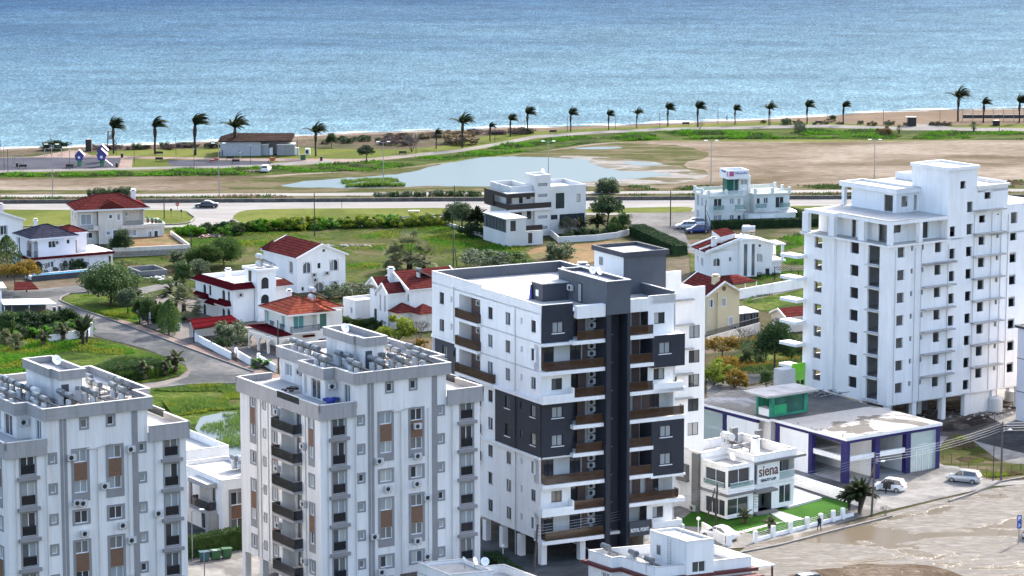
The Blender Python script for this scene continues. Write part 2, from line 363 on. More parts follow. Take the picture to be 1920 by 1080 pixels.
def gable(root,fr,a0,a1,b0,b1,z,h,mt,along='b',ov=.4,wall='white_plaster',rise=None,name='roof',th=.16,trim='white_plaster'):
    """gable roof: ridge along a or b, gable walls filled"""
    m = M(); t = M()
    if along == 'b':
        am = (a0 + a1)/2; f = lambda a,b,zz: fr.P(a,b,zz); lo0,lo1,mid,e0,e1 = a0,a1,am,b0,b1
    else:
        f = lambda b,a,zz: fr.P(a,b,zz); lo0,lo1,mid,e0,e1 = b0,b1,(b0 + b1)/2,a0,a1
    sl = h/(mid - lo0); 
    for sg,lo in ((-1,lo0),(1,lo1)):
        x = lo + sg*ov; zz = z - sl*ov
        q = [f(x,e0 - ov,zz),f(mid,e0 - ov,z + h),f(mid,e1 + ov,z + h),f(x,e1 + ov,zz)]
        m.face([p + Vector((0,0,th)) for p in q],mt)
        t.hexa([*q,*[p + Vector((0,0,th - .01)) for p in q]],trim)
        for e in (e0 - ov,e1 + ov):
            t.hexa([f(x,e - .1,zz - .05),f(mid,e - .1,z + h - .05),f(mid,e + .1,z + h - .05),f(x,e + .1,zz - .05),f(x,e - .1,zz + th + .08),f(mid,e - .1,z + h + th + .08),f(mid,e + .1,z + h + th + .08),f(x,e + .1,zz + th + .08)],trim)
    for e in (e0,e1): t.face([f(lo0,e,z),f(lo1,e,z),f(mid,e,z + h)],wall)
    m.v += []; o = m.build(name,root); t.build('roof_trim',root); return o
def chimney(root,fr,a,b,z0,z1,w=.8,mt='white_plaster'):
    m = M(); m.fbox(fr,a - w/2,a + w/2,b - w/2,b + w/2,z0,z1,mt); m.fbox(fr,a - w/2 - .1,a + w/2 + .1,b - w/2 - .1,b + w/2 + .1,z1,z1 + .12,mt)
    m.fbox(fr,a - w/3,a + w/3,b - w/3,b + w/3,z1 + .12,z1 + .3,'anthracite'); m.fbox(fr,a - w/2,a + w/2,b - w/2,b + w/2,z1 + .3,z1 + .4,mt); return m.build('chimney',root)
def parapet(root,pts,z0,z1,mt,t=.2,cope='coping',name='parapet'):
    m = M(); m.ring(pts,z0,z1,t,mt,cope); return m.build(name,root)
def slab(root,pts,z0,z1,mt,top=None,name='floor_slab'):
    m = M(); m.prism(pts,z0,z1,mt,top); return m.build(name,root)
# ---------------- the ground and the water ----------------
ground('earth',[(.14,.115,.065),(.075,.095,.028),(.24,.19,.14)],.03,.5)
ground('field_grass',[(.055,.085,.015),(.10,.145,.02),(.175,.17,.07)],.07,.8,fine=.55,bump=.8)
ground('lush_grass',[(.05,.095,.012),(.11,.20,.018),(.18,.23,.045)],.12,1.1,fine=.65,bump=1)
ground('bank_grass',[(.05,.085,.015),(.09,.145,.02),(.15,.19,.04)],.1,.9,stretch=2.5,fine=.6,bump=1)
ground('lawn',[(.14,.18,.028),(.18,.22,.035),(.22,.25,.05)],.05,.9,fine=.3,bump=.3)
ground('turf',[(.065,.20,.03),(.09,.25,.035)],.2,2,fine=.15,bump=.2)
ground('sand',[(.27,.20,.14),(.36,.27,.20),(.42,.33,.25)],.03,.6,stretch=2.5,fine=.25)
ground('beach_sand',[(.24,.17,.12),(.30,.22,.155)],.05,.6,stretch=2,fine=.15)
ground('flats',[(.17,.13,.075),(.30,.235,.17),(.26,.20,.14),(.46,.39,.31)],.022,.35,stretch=2.2,fine=.5,th=(.36,.46,.60))
ground('salt_flats',[(.30,.27,.23),(.52,.50,.48),(.19,.17,.10)],.045,.5,stretch=3,fine=.3)
ground('marsh',[(.085,.11,.022),(.14,.14,.045),(.24,.20,.12)],.06,.7,stretch=3,fine=.5)
ground('scrub_soil',[(.15,.11,.08),(.22,.17,.12),(.10,.12,.05)],.08,.7,stretch=2,fine=.5)
ground('asphalt',[(.21,.205,.20),(.27,.265,.26),(.33,.32,.31)],.09,.9,fine=.25,bump=.15)
ground('old_asphalt',[(.14,.15,.155),(.23,.235,.235),(.32,.31,.30)],.06,.7,fine=.3,bump=.15)
ground('highway',[(.44,.42,.40),(.54,.52,.49)],.05,.6,stretch=6,fine=.1,bump=.05)
ground('paving',[(.30,.27,.25),(.38,.34,.31)],.1,2,fine=.2,bump=.1)
ground('pink_paving',[(.42,.30,.25),(.52,.40,.34)],.2,2,fine=.2,bump=.1)
ground('path_paving',[(.34,.32,.30),(.42,.40,.38)],.1,1.5,fine=.12,bump=.1)
ground('playground_rubber',[(.10,.105,.14),(.13,.135,.17)],.1,1.5,fine=.15)
ground('yard_concrete',[(.40,.38,.35),(.55,.53,.50),(.30,.29,.28)],.06,.7,fine=.2,bump=.15)
ground('rubble',[(.06,.055,.055),(.20,.17,.15),(.38,.34,.30)],.15,1.6,fine=.6,bump=1)
ground('dark_lot',[(.09,.09,.095),(.13,.13,.13),(.20,.18,.16)],.08,1.0,fine=.4,bump=.5)
ground('dirt',[(.36,.23,.12),(.44,.30,.16),(.25,.22,.10)],.08,.9,fine=.35,bump=.5)
ground('brown_soil',[(.13,.09,.06),(.22,.16,.11),(.30,.24,.18)],.1,1.2,fine=.5,bump=.8)
ground('dark_water_edge',[(.12,.14,.07),(.20,.21,.10)],.2,1,fine=.5)
def watery(name,deep,shallow,y0,y1,rough,bumps,spark=0.0,stretch=1.0,spec=.5,ior=1.33):
    m = bpy.data.materials.new(name); m.use_nodes = True; n = m.node_tree.nodes; l = m.node_tree.links; MT[name] = m
    b = n['Principled BSDF']; b.inputs['Roughness'].default_value = rough; b.inputs['IOR'].default_value = ior; b.inputs['Specular IOR Level'].default_value = spec
    g = n.new('ShaderNodeNewGeometry'); sx = n.new('ShaderNodeSeparateXYZ'); l.new(g.outputs['Position'],sx.inputs[0])
    mr = n.new('ShaderNodeMapRange'); mr.inputs[1].default_value = y0; mr.inputs[2].default_value = y1
    # depth grows offshore; broken up by broad noise
    t0 = n.new('ShaderNodeTexNoise'); t0.inputs['Scale'].default_value = .008; t0.inputs['Detail'].default_value = 5
    mp0 = n.new('ShaderNodeMapping'); mp0.inputs['Scale'].default_value = (.6,2,1); l.new(g.outputs['Position'],mp0.inputs[0]); l.new(mp0.outputs[0],t0.inputs[0])
    ma = n.new('ShaderNodeMath'); ma.operation = 'MULTIPLY_ADD'; ma.inputs[1].default_value = (y1 - y0)*.45; l.new(t0.outputs['Fac'],ma.inputs[0]); l.new(sx.outputs['Y'],ma.inputs[2])
    mx_ = n.new('ShaderNodeMath'); mx_.operation = 'MULTIPLY_ADD'; mx_.inputs[1].default_value = -.6; l.new(sx.outputs['X'],mx_.inputs[0]); l.new(ma.outputs[0],mx_.inputs[2])
    l.new(mx_.outputs[0],mr.inputs[0]); r = n.new('ShaderNodeValToRGB'); e = r.color_ramp.elements
    e[0].position = .0; e[0].color = (*shallow,1); e[1].position = 1; e[1].color = (*deep,1)
    q = e.new(.45); q.color = (*[a*.5 + c*.5 for a,c in zip(deep,shallow)],1)
    l.new(mr.outputs[0],r.inputs[0])
    prev = None; col = r.outputs[0]
    for sc_,st_,dist in bumps:
        t = n.new('ShaderNodeTexNoise'); t.inputs['Scale'].default_value = sc_; t.inputs['Detail'].default_value = 5; t.inputs['Roughness'].default_value = .62
        mp = n.new('ShaderNodeMapping'); mp.inputs['Scale'].default_value = (1,stretch,1); mp.inputs['Rotation'].default_value = (0,0,.25)
        l.new(g.outputs['Position'],mp.inputs[0]); l.new(mp.outputs[0],t.inputs[0])
        bp = n.new('ShaderNodeBump'); bp.inputs['Strength'].default_value = st_; bp.inputs['Distance'].default_value = dist; l.new(t.outputs['Fac'],bp.inputs['Height'])
        if prev: l.new(prev.outputs[0],bp.inputs['Normal'])
        prev = bp
    l.new(prev.outputs[0],b.inputs['Normal'])
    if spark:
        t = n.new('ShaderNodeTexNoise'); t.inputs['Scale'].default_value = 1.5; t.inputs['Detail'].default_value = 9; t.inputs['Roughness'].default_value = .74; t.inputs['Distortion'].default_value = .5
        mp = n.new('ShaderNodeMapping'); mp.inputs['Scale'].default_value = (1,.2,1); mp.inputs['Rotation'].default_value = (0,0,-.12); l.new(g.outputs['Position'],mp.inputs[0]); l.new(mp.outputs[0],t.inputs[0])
        r3 = n.new('ShaderNodeValToRGB'); e = r3.color_ramp.elements; e[0].position = .30; e[0].color = (.38,.46,.56,1); e[1].position = .76; e[1].color = (2.9,2.5,2.2,1); q = e.new(.5); q.color = (1,1,1,1)  # sun glints and dark ripple sides painted into the water colour by noise
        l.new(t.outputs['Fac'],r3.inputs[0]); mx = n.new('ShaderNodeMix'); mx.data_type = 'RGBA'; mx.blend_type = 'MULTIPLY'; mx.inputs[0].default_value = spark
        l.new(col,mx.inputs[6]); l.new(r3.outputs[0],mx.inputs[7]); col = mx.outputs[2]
        for s_,v_,lo,hi in ((.05,(.5,1.1,1),.84,1.14),(.3,(.8,.3,1),.88,1.14)):   # wind patches and swell lines, painted as lighter and darker water colour
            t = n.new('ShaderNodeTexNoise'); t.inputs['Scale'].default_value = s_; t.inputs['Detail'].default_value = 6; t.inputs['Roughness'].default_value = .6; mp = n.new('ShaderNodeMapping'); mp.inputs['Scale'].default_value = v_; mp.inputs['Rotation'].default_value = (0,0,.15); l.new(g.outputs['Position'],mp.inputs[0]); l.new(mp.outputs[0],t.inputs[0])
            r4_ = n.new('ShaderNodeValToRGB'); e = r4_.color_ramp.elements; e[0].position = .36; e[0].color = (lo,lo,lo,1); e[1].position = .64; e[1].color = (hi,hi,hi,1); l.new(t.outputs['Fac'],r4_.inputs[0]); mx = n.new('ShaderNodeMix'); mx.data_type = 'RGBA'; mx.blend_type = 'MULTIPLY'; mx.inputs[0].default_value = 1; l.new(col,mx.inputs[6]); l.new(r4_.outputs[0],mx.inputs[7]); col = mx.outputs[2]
    df = n.new('ShaderNodeBsdfDiffuse'); gl = n.new('ShaderNodeBsdfGlossy'); gl.inputs['Roughness'].default_value = rough; ms = n.new('ShaderNodeMixShader'); ms.inputs[0].default_value = spec
    l.new(col,df.inputs[0]); l.new(prev.outputs[0],df.inputs['Normal']); l.new(prev.outputs[0],gl.inputs['Normal']); l.new(df.outputs[0],ms.inputs[1]); l.new(gl.outputs[0],ms.inputs[2]); l.new(ms.outputs[0],n['Material Output'].inputs[0])
    return m
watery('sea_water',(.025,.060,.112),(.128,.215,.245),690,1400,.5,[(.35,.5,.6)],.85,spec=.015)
watery('lagoon_water',(.10,.145,.165),(.17,.195,.20),480,640,.35,[(.5,.08,.2)],0,spec=.06)
watery('pond_water',(.06,.09,.11),(.07,.10,.11),380,480,.1,[(1,.05,.1)],0,spec=.12)
def foam():
    m = mat('foam',(.80,.80,.78),.8,0); n = m.node_tree.nodes; l = m.node_tree.links; b = n['Principled BSDF']
    g = n.new('ShaderNodeNewGeometry'); t = n.new('ShaderNodeTexNoise'); t.inputs['Scale'].default_value = .18; t.inputs['Detail'].default_value = 7
    mp = n.new('ShaderNodeMapping'); mp.inputs['Scale'].default_value = (.5,1.2,1); l.new(g.outputs['Position'],mp.inputs[0]); l.new(mp.outputs[0],t.inputs[0])
    r = n.new('ShaderNodeValToRGB'); r.color_ramp.elements[0].position = .42; r.color_ramp.elements[1].position = .6; l.new(t.outputs['Fac'],r.inputs[0])
    q = n.new('ShaderNodeMath'); q.operation = 'MULTIPLY'; q.inputs[1].default_value = .42; l.new(r.outputs[0],q.inputs[0]); l.new(q.outputs[0],b.inputs['Alpha'])
foam()
def mudroad():
    m = bpy.data.materials.new('mud_road'); m.use_nodes = True; n = m.node_tree.nodes; l = m.node_tree.links; MT['mud_road'] = m
    b = n['Principled BSDF']; b.inputs['Specular IOR Level'].default_value = .12; g = n.new('ShaderNodeNewGeometry'); mp = n.new('ShaderNodeMapping'); mp.inputs['Rotation'].default_value = (0,0,-.62); mp.inputs['Scale'].default_value = (.55,1.25,1); l.new(g.outputs['Position'],mp.inputs[0])
    t = n.new('ShaderNodeTexNoise'); t.inputs['Scale'].default_value = .10; t.inputs['Detail'].default_value = 9; t.inputs['Roughness'].default_value = .58; t.inputs['Distortion'].default_value = .7; l.new(mp.outputs[0],t.inputs[0])
    t2 = n.new('ShaderNodeTexNoise'); t2.inputs['Scale'].default_value = .9; t2.inputs['Detail'].default_value = 8; t2.inputs['Distortion'].default_value = 1.2; l.new(mp.outputs[0],t2.inputs[0])
    r = n.new('ShaderNodeValToRGB'); e = r.color_ramp.elements; e[0].position = .3; e[0].color = (.10,.095,.09,1); e[1].position = .72; e[1].color = (.20,.19,.178,1); q = e.new(.5); q.color = (.135,.122,.105,1); l.new(t2.outputs['Fac'],r.inputs[0])
    k = n.new('ShaderNodeValToRGB'); k.color_ramp.elements[0].position = .505; k.color_ramp.elements[1].position = .53; l.new(t.outputs['Fac'],k.inputs[0])
    mx = n.new('ShaderNodeMix'); mx.data_type = 'RGBA'; mx.inputs[7].default_value = (.14,.115,.082,1); l.new(k.outputs[0],mx.inputs[0]); l.new(r.outputs[0],mx.inputs[6]); l.new(mx.outputs[2],b.inputs['Base Color'])
    mr = n.new('ShaderNodeMapRange'); mr.inputs[3].default_value = .85; mr.inputs[4].default_value = .12; l.new(k.outputs[0],mr.inputs[0]); l.new(mr.outputs[0],b.inputs['Roughness'])
    inv = n.new('ShaderNodeMath'); inv.operation = 'SUBTRACT'; inv.inputs[0].default_value = 1; l.new(k.outputs[0],inv.inputs[1])
    ml = n.new('ShaderNodeMath'); ml.operation = 'MULTIPLY'; l.new(inv.outputs[0],ml.inputs[0]); l.new(t2.outputs['Fac'],ml.inputs[1])
    bp = n.new('ShaderNodeBump'); bp.inputs['Strength'].default_value = .6; bp.inputs['Distance'].default_value = .25; l.new(ml.outputs[0],bp.inputs['Height']); l.new(bp.outputs[0],b.inputs['Normal'])
mudroad()
def smooth(pts,n=4,jit=0):
    out = []; k = len(pts)
    for i in range(k):
        p0,p1,p2,p3 = pts[i - 1],pts[i],pts[(i + 1) % k],pts[(i + 2) % k]
        for j in range(n):
            t = j/n; q = []
            for a in (0,1): q.append(.5*(2*p1[a] + (p2[a] - p0[a])*t + (2*p0[a] - 5*p1[a] + 4*p2[a] - p3[a])*t*t + (3*p1[a] - p0[a] - 3*p2[a] + p3[a])*t ** 3))
            if jit and 5 < q[0] < 1915: q[0] += random.uniform(-3,3)*jit; q[1] += random.uniform(-1,1)*jit
            out.append(tuple(q))
    return out
def sheet(name,px,z,mt,sm=0,jit=0,world=False,kind='structure'):
    pts = px if world else [G(x,y,z) for x,y in (smooth(px,sm,jit) if sm else px)]
    tri = geometry.tessellate_polygon([[Vector((p[0],p[1],0)) for p in pts]])
    me = bpy.data.meshes.new(name); me.from_pydata([(p[0],p[1],z) for p in pts],[],[tuple(t) for t in tri]); me.update()
    if me.polygons and me.polygons[0].normal.z < 0: me.flip_normals()
    me.materials.append(MT[mt]); o = bpy.data.objects.new(name,me); C.objects.link(o); o['kind'] = kind; return o
sheet('ground',[(-6000,40),(6000,40),(9000,12000),(-9000,12000)],0,'earth',world=True)
shore = [(-300,292),(-80,284),(0,280),(60,278),(130,276),(200,273),(300,270),(420,264),(540,257),(640,251),(720,249),(790,246),(860,244),(920,240),(960,239),(1020,239),(1080,237),(1160,235),(1240,231),(1330,228),(1400,225),(1480,221),(1560,217),(1640,210),(1760,207),(1920,204),(2100,200),(2400,192)]
Ly = .012
sp = [G(x,y + random.uniform(-.6,.6)) for x,y in shore]
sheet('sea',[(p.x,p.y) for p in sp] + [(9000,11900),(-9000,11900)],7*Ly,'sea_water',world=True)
fo = [G(x,y + 1.6) for x,y in shore] + [G(x,y - 3.5) for x,y in reversed(shore)]
sheet('shore_foam',[(p.x,p.y) for p in fo],8*Ly,'foam',world=True)
sheet('beach',[(-300,302),(0,287),(200,282),(420,275),(560,268),(700,262),(860,253),(1000,247),(1240,240),(1480,233),(1560,236),(1700,236),(1800,236),(1920,232),(2300,225),(2300,190),(1900,196),(1600,206),(1240,222),(960,232),(640,242),(300,262),(-300,284)],1*Ly,'beach_sand')
sheet('dune_scrub',[(-60,300),(0,296),(60,292),(190,286),(430,281),(560,276),(620,278),(760,279),(830,272),(900,262),(960,256),(1010,249),(1000,243),(900,243),(760,250),(640,255),(540,264),(300,272),(100,280),(0,284),(-60,288)],2*Ly,'scrub_soil',3,.8)
sheet('promenade_lawn',[(185,284),(300,280),(560,276),(620,279),(760,280),(840,272),(900,257),(960,249),(1100,241),(1300,233),(1480,227),(1560,230),(1640,234),(1700,237),(1920,232),(2200,232),(2200,262),(1920,262),(1500,266),(1240,264),(1100,268),(900,300),(660,318),(330,326),(-200,334),(-200,300),(100,292)],3*Ly,'lawn')
sheet('grass_bank',[(-200,324),(0,324),(300,320),(560,311),(690,302),(860,286),(1000,261),(1110,250),(1240,244),(1540,240),(1700,243),(1920,247),(2200,247),(2200,264),(1920,263),(1720,262),(1640,262),(1400,261),(1240,263),(1120,268),(1040,280),(960,289),(860,300),(760,314),(700,322),(600,322),(470,330),(300,330),(150,334),(0,334),(-200,336)],4*Ly,'bank_grass',3,.8)
sheet('dry_field',[(-300,334),(0,334),(200,332),(470,329),(600,323),(700,320),(900,296),(1100,268),(1240,262),(1500,261),(1920,262),(2300,262),(2300,360),(1920,352),(1240,356),(0,362),(-300,364)],2.6*Ly,'flats')
sheet('marsh_ground',[(400,345),(470,334),(600,326),(720,318),(860,304),(960,290),(1060,280),(1160,268),(1250,270),(1300,278),(1330,292),(1280,310),(1330,322),(1250,345),(1100,354),(800,358),(500,358),(420,352)],3.4*Ly,'marsh',3,1.5)
sheet('salt_shore',[(1060,290),(1200,300),(1300,318),(1330,330),(1240,345),(1080,350),(1010,345),(1040,310)],3.8*Ly,'salt_flats',4,2)
sheet('lagoon',[(530,349),(556,342),(640,334),(700,331),(770,322),(830,308),(900,296),(960,293),(1040,296),(1100,299),(1112,308),(1150,318),(1240,324),(1255,328),(1200,334),(1100,341),(1000,346),(900,350),(800,349),(700,352),(600,352)],5*Ly,'lagoon_water',5,.9)
for q in ([(1075,277),(1150,275),(1165,278),(1100,280)],[(1170,303),(1220,305),(1240,309),(1190,310)]): sheet('puddle',q,5.2*Ly,'lagoon_water',4,.6)
sheet('path',[(-200,325),(0,319),(200,315),(420,310),(560,303),(660,298),(690,297),(780,288),(860,280),(940,266),(1000,254),(1100,247),(1240,240),(1330,238),(1540,233),(1700,238),(1920,240),(2200,240),(2200,246),(1920,246),(1700,244),(1540,239),(1330,243),(1240,245),(1110,251),(1005,259),(945,271),(862,285),(785,293),(695,303),(560,309),(420,315),(200,319),(0,324),(-200,329)],5*Ly,'path_paving')
sheet('beach_path',[(620,300),(700,298),(800,290),(820,288),(700,302),(630,304)],5.5*Ly,'pink_paving')
sheet('terrace_path',[(-100,297),(60,294),(130,282),(150,282),(172,291),(300,294),(420,296),(560,297),(660,298),(660,300),(560,303),(300,298),(170,296),(-100,302)],4.6*Ly,'pink_paving')
sheet('beach_track',[(1700,231),(1745,233),(1800,240),(1780,243),(1690,241)],5.2*Ly,'path_paving')
sheet('playground',[(-100,297),(60,295),(170,296),(227,296),(222,314),(100,317),(-100,322)],5.1*Ly,'playground_rubber')
sheet('red_path',[(227,297),(249,297),(247,314),(222,315)],5.3*Ly,'pink_paving')
sheet('play_area',[(318,300),(500,302),(512,305),(505,308),(420,311),(330,312),(314,308)],5.1*Ly,'playground_rubber')
# roads
def verge(name,px,z,mt): return sheet(name,px,z,mt)
verge('verge',[(-300,358),(0,356),(600,357),(1240,352),(1920,347),(2200,346),(2200,388),(1920,386),(1240,391),(0,396),(-300,396)],3.2*Ly,'marsh')
verge('far_road',[(-300,366),(0,365),(640,361.5),(1240,358),(1920,354),(2300,352),(2300,357),(1920,359),(1240,363),(640,367),(0,370),(-300,371)],4.2*Ly,'highway')
verge('near_road',[(-300,383.5),(0,382),(640,378.5),(1240,375),(1920,371),(2300,369),(2300,382),(1920,384),(1240,387),(640,390),(0,394),(-300,396)],4.2*Ly,'highway')
verge('verge_grass',[(-200,393),(0,393),(364,391),(640,389),(1240,386),(1920,383),(2200,382),(2200,402),(1530,402),(1290,403),(1100,403),(845,406),(420,424),(300,427),(-200,430)],3.6*Ly,'highway')
sheet('traffic_island',[(-100,395),(150,394),(330,394),(352,399),(366,409),(356,418),(330,422),(200,424),(-100,428)],5.4*Ly,'lawn',3)
sheet('traffic_island',[(437,413),(439,404),(450,397),(475,393),(560,391),(700,390.5),(852,390),(860,396),(850,403),(760,408),(640,415),(560,420),(480,422),(448,419)],5.4*Ly,'lawn',3)
sheet('traffic_island',[(1095,392),(1200,389),(1290,388),(1296,394),(1280,398),(1150,399),(1098,398)],5.4*Ly,'lawn',3)
sheet('traffic_island',[(1450,388),(1620,385),(1900,383),(1900,392),(1600,396),(1460,400)],5.4*Ly,'lawn',3)
sheet('field',[(300,432),(420,428),(560,424),(700,417),(830,408),(905,412),(1010,466),(1100,480),(1000,520),(820,540),(640,530),(480,520),(330,560),(190,560),(210,470),(330,470)],4.4*Ly,'field_grass')
sheet('bare_patch',[(640,450),(690,446),(760,452),(742,468),(700,480),(655,474)],4.8*Ly,'marsh',4,2)
sheet('lush_field',[(760,430),(905,428),(985,462),(940,480),(850,470),(790,450)],4.9*Ly,'lush_grass',4,1)
sheet('dirt_lot',[(1000,466),(1110,455),(1180,452),(1200,470),(1120,492),(1010,490)],4.9*Ly,'dirt',3,1)
sheet('side_street',[(1160,401),(1290,396),(1500,402),(1470,414),(1300,420),(1282,432),(1290,452),(1312,478),(1270,470),(1215,440),(1180,425)],5.0*Ly,'asphalt')
sheet('rear_lot_grass',[(1290,470),(1330,450),(1500,440),(1560,440),(1560,600),(1300,560)],4.6*Ly,'field_grass')
sheet('rear_lot_lush',[(1395,567),(1440,555),(1500,544),(1560,536),(1560,590),(1470,590),(1420,580)],5.0*Ly,'lush_grass',3,1)
sheet('villa_terrace',[(1400,545),(1500,522),(1540,520),(1530,536),(1410,562),(1360,560)],5.2*Ly,'paving')
sheet('backyard',[(1320,620),(1440,590),(1560,570),(1620,700),(1500,760),(1330,780)],4.8*Ly,'earth')
sheet('backyard_grass',[(1340,690),(1400,660),(1500,640),(1520,700),(1450,720),(1380,715)],5.2*Ly,'lush_grass',4,2)
sheet('back_lane',[(1325,700),(1400,690),(1490,700),(1500,722),(1400,730),(1325,745)],5.4*Ly,'old_asphalt')
# left streets
sheet('street',[(-60,548),(37,543),(80,541),(170,533),(260,540),(340,524),(345,533),(262,552),(200,549),(162,549),(130,552),(115,558),(112,565),(150,581),(212,602),(250,616),(307,637),(350,653),(475,699),(540,725),(560,760),(455,722),(362,722),(292,730),(200,745),(180,735),(275,718),(300,716),(340,706),(355,697),(350,685),(312,670),(275,655),(237,645),(185,632),(172,625),(135,600),(90,580),(37,560),(-60,560)],5.0*Ly,'old_asphalt')
sheet('sidewalk',[(225,598),(250,606),(310,628),(352,643),(480,688),(540,708),(540,722),(476,699),(350,652),(307,636),(250,615),(218,603)],5.6*Ly,'pink_paving')
sheet('roadside_grass',[(118,562),(130,553),(162,551),(220,560),(262,570),(262,604),(240,605),(212,598),(165,583),(122,570)],5.2*Ly,'lush_grass',3,.5)
sheet('villa_yard',[(262,570),(360,540),(560,560),(640,620),(640,720),(480,682),(350,642),(262,606)],5.1*Ly,'paving')
sheet('corner_lot',[(-80,640),(60,628),(172,632),(237,648),(312,672),(346,686),(350,696),(338,704),(300,713),(270,716),(180,732),(60,760),(-80,760)],5.1*Ly,'lush_grass',2,.5)
sheet('bare_patch',[(88,654),(120,648),(138,655),(110,662)],5.6*Ly,'marsh',4,1)
sheet('bare_verge',[(240,724),(290,718),(335,707),(352,694),(348,684),(360,692),(352,706),(310,722),(240,736)],5.8*Ly,'paving')
sheet('wet_lot',[(280,728),(362,724),(460,722),(560,760),(520,900),(300,900)],5.3*Ly,'lush_grass')
sheet('bare_patch',[(340,750),(380,742),(432,744),(440,762),(400,772),(350,768)],5.8*Ly,'marsh',4,1.5)
sheet('pond',[(368,795),(392,778),(440,772),(490,782),(500,850),(460,880),(400,850),(380,830)],6*Ly,'pond_water',4,1)
sheet('parking_yard',[(300,900),(480,900),(1000,960),(1120,1010),(1180,1200),(300,1200)],5.5*Ly,'old_asphalt')
sheet('light_paving',[(340,1060),(480,1032),(500,1090),(350,1140)],5.9*Ly,'yard_concrete')
# right foreground
sheet('forecourt',[(1200,940),(1440,880),(1560,800),(1800,820),(1960,860),(1960,905),(1860,912),(1650,960),(1430,1024),(1200,1040)],5.2*Ly,'yard_concrete')
sheet('muddy_road',[(1180,1200),(1330,1080),(1400,1024),(1500,1000),(1640,968),(1760,938),(1860,916),(2000,895),(2200,880),(2200,1200)],5.6*Ly,'mud_road')
sheet('soil_patch',[(1480,1078),(1600,1060),(1700,1058),(1790,1072),(1830,1110),(1500,1120)],6*Ly,'brown_soil',4,2)
sheet('building_plot',[(1560,760),(1700,720),(2000,690),(2100,900),(1900,900),(1760,855),(1640,820)],5.0*Ly,'dark_lot')
sheet('rubble_ground',[(1700,760),(1790,745),(1860,757),(1920,770),(1860,790),(1762,812),(1740,790)],5.5*Ly,'rubble',3,1)
sheet('plot_soil',[(1900,712),(2000,700),(2000,760),(1880,756)],5.3*Ly,'brown_soil')
sheet('light_paving',[(1770,735),(1850,720),(1905,726),(1900,750),(1830,752)],5.6*Ly,'yard_concrete')
sheet('dry_lot',[(1762,838),(1800,812),(1870,860),(1920,870),(2000,862),(2000,892),(1860,900),(1800,876),(1762,868)],5.8*Ly,'marsh',3,.5)
sheet('light_paving',[(1855,782),(1920,766),(1960,770),(1940,800),(1890,800)],5.9*Ly,'yard_concrete')
sheet('salon_lawn',[(1262,985),(1310,950),(1440,930),(1530,902),(1600,940),(1585,962),(1440,1005),(1345,990)],6.2*Ly,'turf')
sheet('garage_yard',[(1480,905),(1560,880),(1650,925),(1640,950),(1560,935),(1480,920)],6.6*Ly,'asphalt')
# kerbs
mat('kerb_stone',(.20,.19,.18),.9,.2,.8)
def kerb(px,w=.18,h=.13,name='kerb'):
    m = M(); P_ = [G(x,y) for x,y in px]
    for a,b in zip(P_,P_[1:]):
        d = (b - a).normalized(); nn = Vector((-d.y,d.x,0))*w/2
        m.hexa([a - nn,b - nn,b + nn,a + nn,*[q + Vector((0,0,h + .12)) for q in (a - nn,b - nn,b + nn,a + nn)]],'kerb_stone')
    o = m.build(name); o['kind'] = 'structure'
kerb([(-100,428),(200,424),(330,422),(356,418),(366,409),(352,399)],.3); kerb([(437,413),(448,419),(480,422),(560,420),(640,415),(760,408),(850,403)],.3)
kerb([(162,549),(130,552),(115,558),(112,565),(150,581),(212,602),(250,616),(307,637),(350,653),(475,699)]); kerb([(1330,1050),(1462,1024),(1500,1014),(1560,998),(1672,970)],.3)
kerb([(1780,942),(1830,925),(1876,905),(1960,890)],.3); kerb([(292,730),(362,722),(457,720)])
# ---------------- solar water heaters ----------------
def heater_proto(kind):
    r = thing('solar_water_heater','solar water heater','water heater',(0,0,0)); K = M()
    # x is the tank axis, +y the sunny side; panel slopes down towards +y
    for x in (-.5,.5):
        K.tube((x,0,0),(x,0,1.15),.028,n=4); K.tube((x,1.7,0),(x,1.7,.3),.028,n=4); K.tube((x,0,1.1),(x,1.8,.25),.025,n=4); K.tube((x,.0,.45),(x,1.0,.45),.022,n=4)
    K.tube((-.5,0,.6),(.5,0,.6),.022,n=4); K.build('stand',r)
    T = M()
    if kind == 0:
        T.tube((-.62,-.05,1.42),(.62,-.05,1.42),.27,n=12,mt='steel_tank'); t = T.build('tank',r)
    else:
        T.tube((-.6,-.05,1.42),(.6,-.05,1.42),.30,n=12,mt='white_tank'); t = T.build('tank',r)
    for x in (-.4,.4):
        B = M(); B.tube((x - .02,-.05,1.42),(x + .02,-.05,1.42),.29 if kind == 0 else .32,n=12,mt='metal_grey'); B.build('strap',t)
    p = M(); a,b = Vector((0,.12,1.12)),Vector((0,1.85,.28)); n = (b - a).cross(Vector((1,0,0))).normalized()*-.07
    if n.z < 0: n = -n
    X = Vector((.6,0,0)); p.hexa([a - X,a + X,b + X,b - X,a - X + n,a + X + n,b + X + n,b - X + n],'metal_grey'); q = p.build('collector',r)
    g = M(); X = Vector((.54,0,0)); e = (b - a).normalized()*.06; g.face([a - X + n*1.1 + e,a + X + n*1.1 + e,b + X + n*1.1 - e,b - X + n*1.1 - e],'solar_glass'); g.build('collector_glass',q)
    d = M(); d.tube((-.1,-.05,.12),(-.1,-.05,.98),.3,n=12,mt='white_tank') if kind == 0 else d.tube((-.4,-.1,.5),(.4,-.1,.5),.36,n=12,mt='white_tank'); d.build('storage_drum',r)
    return r
HP = [heater_proto(0),heater_proto(1)]; USED = [False,False]
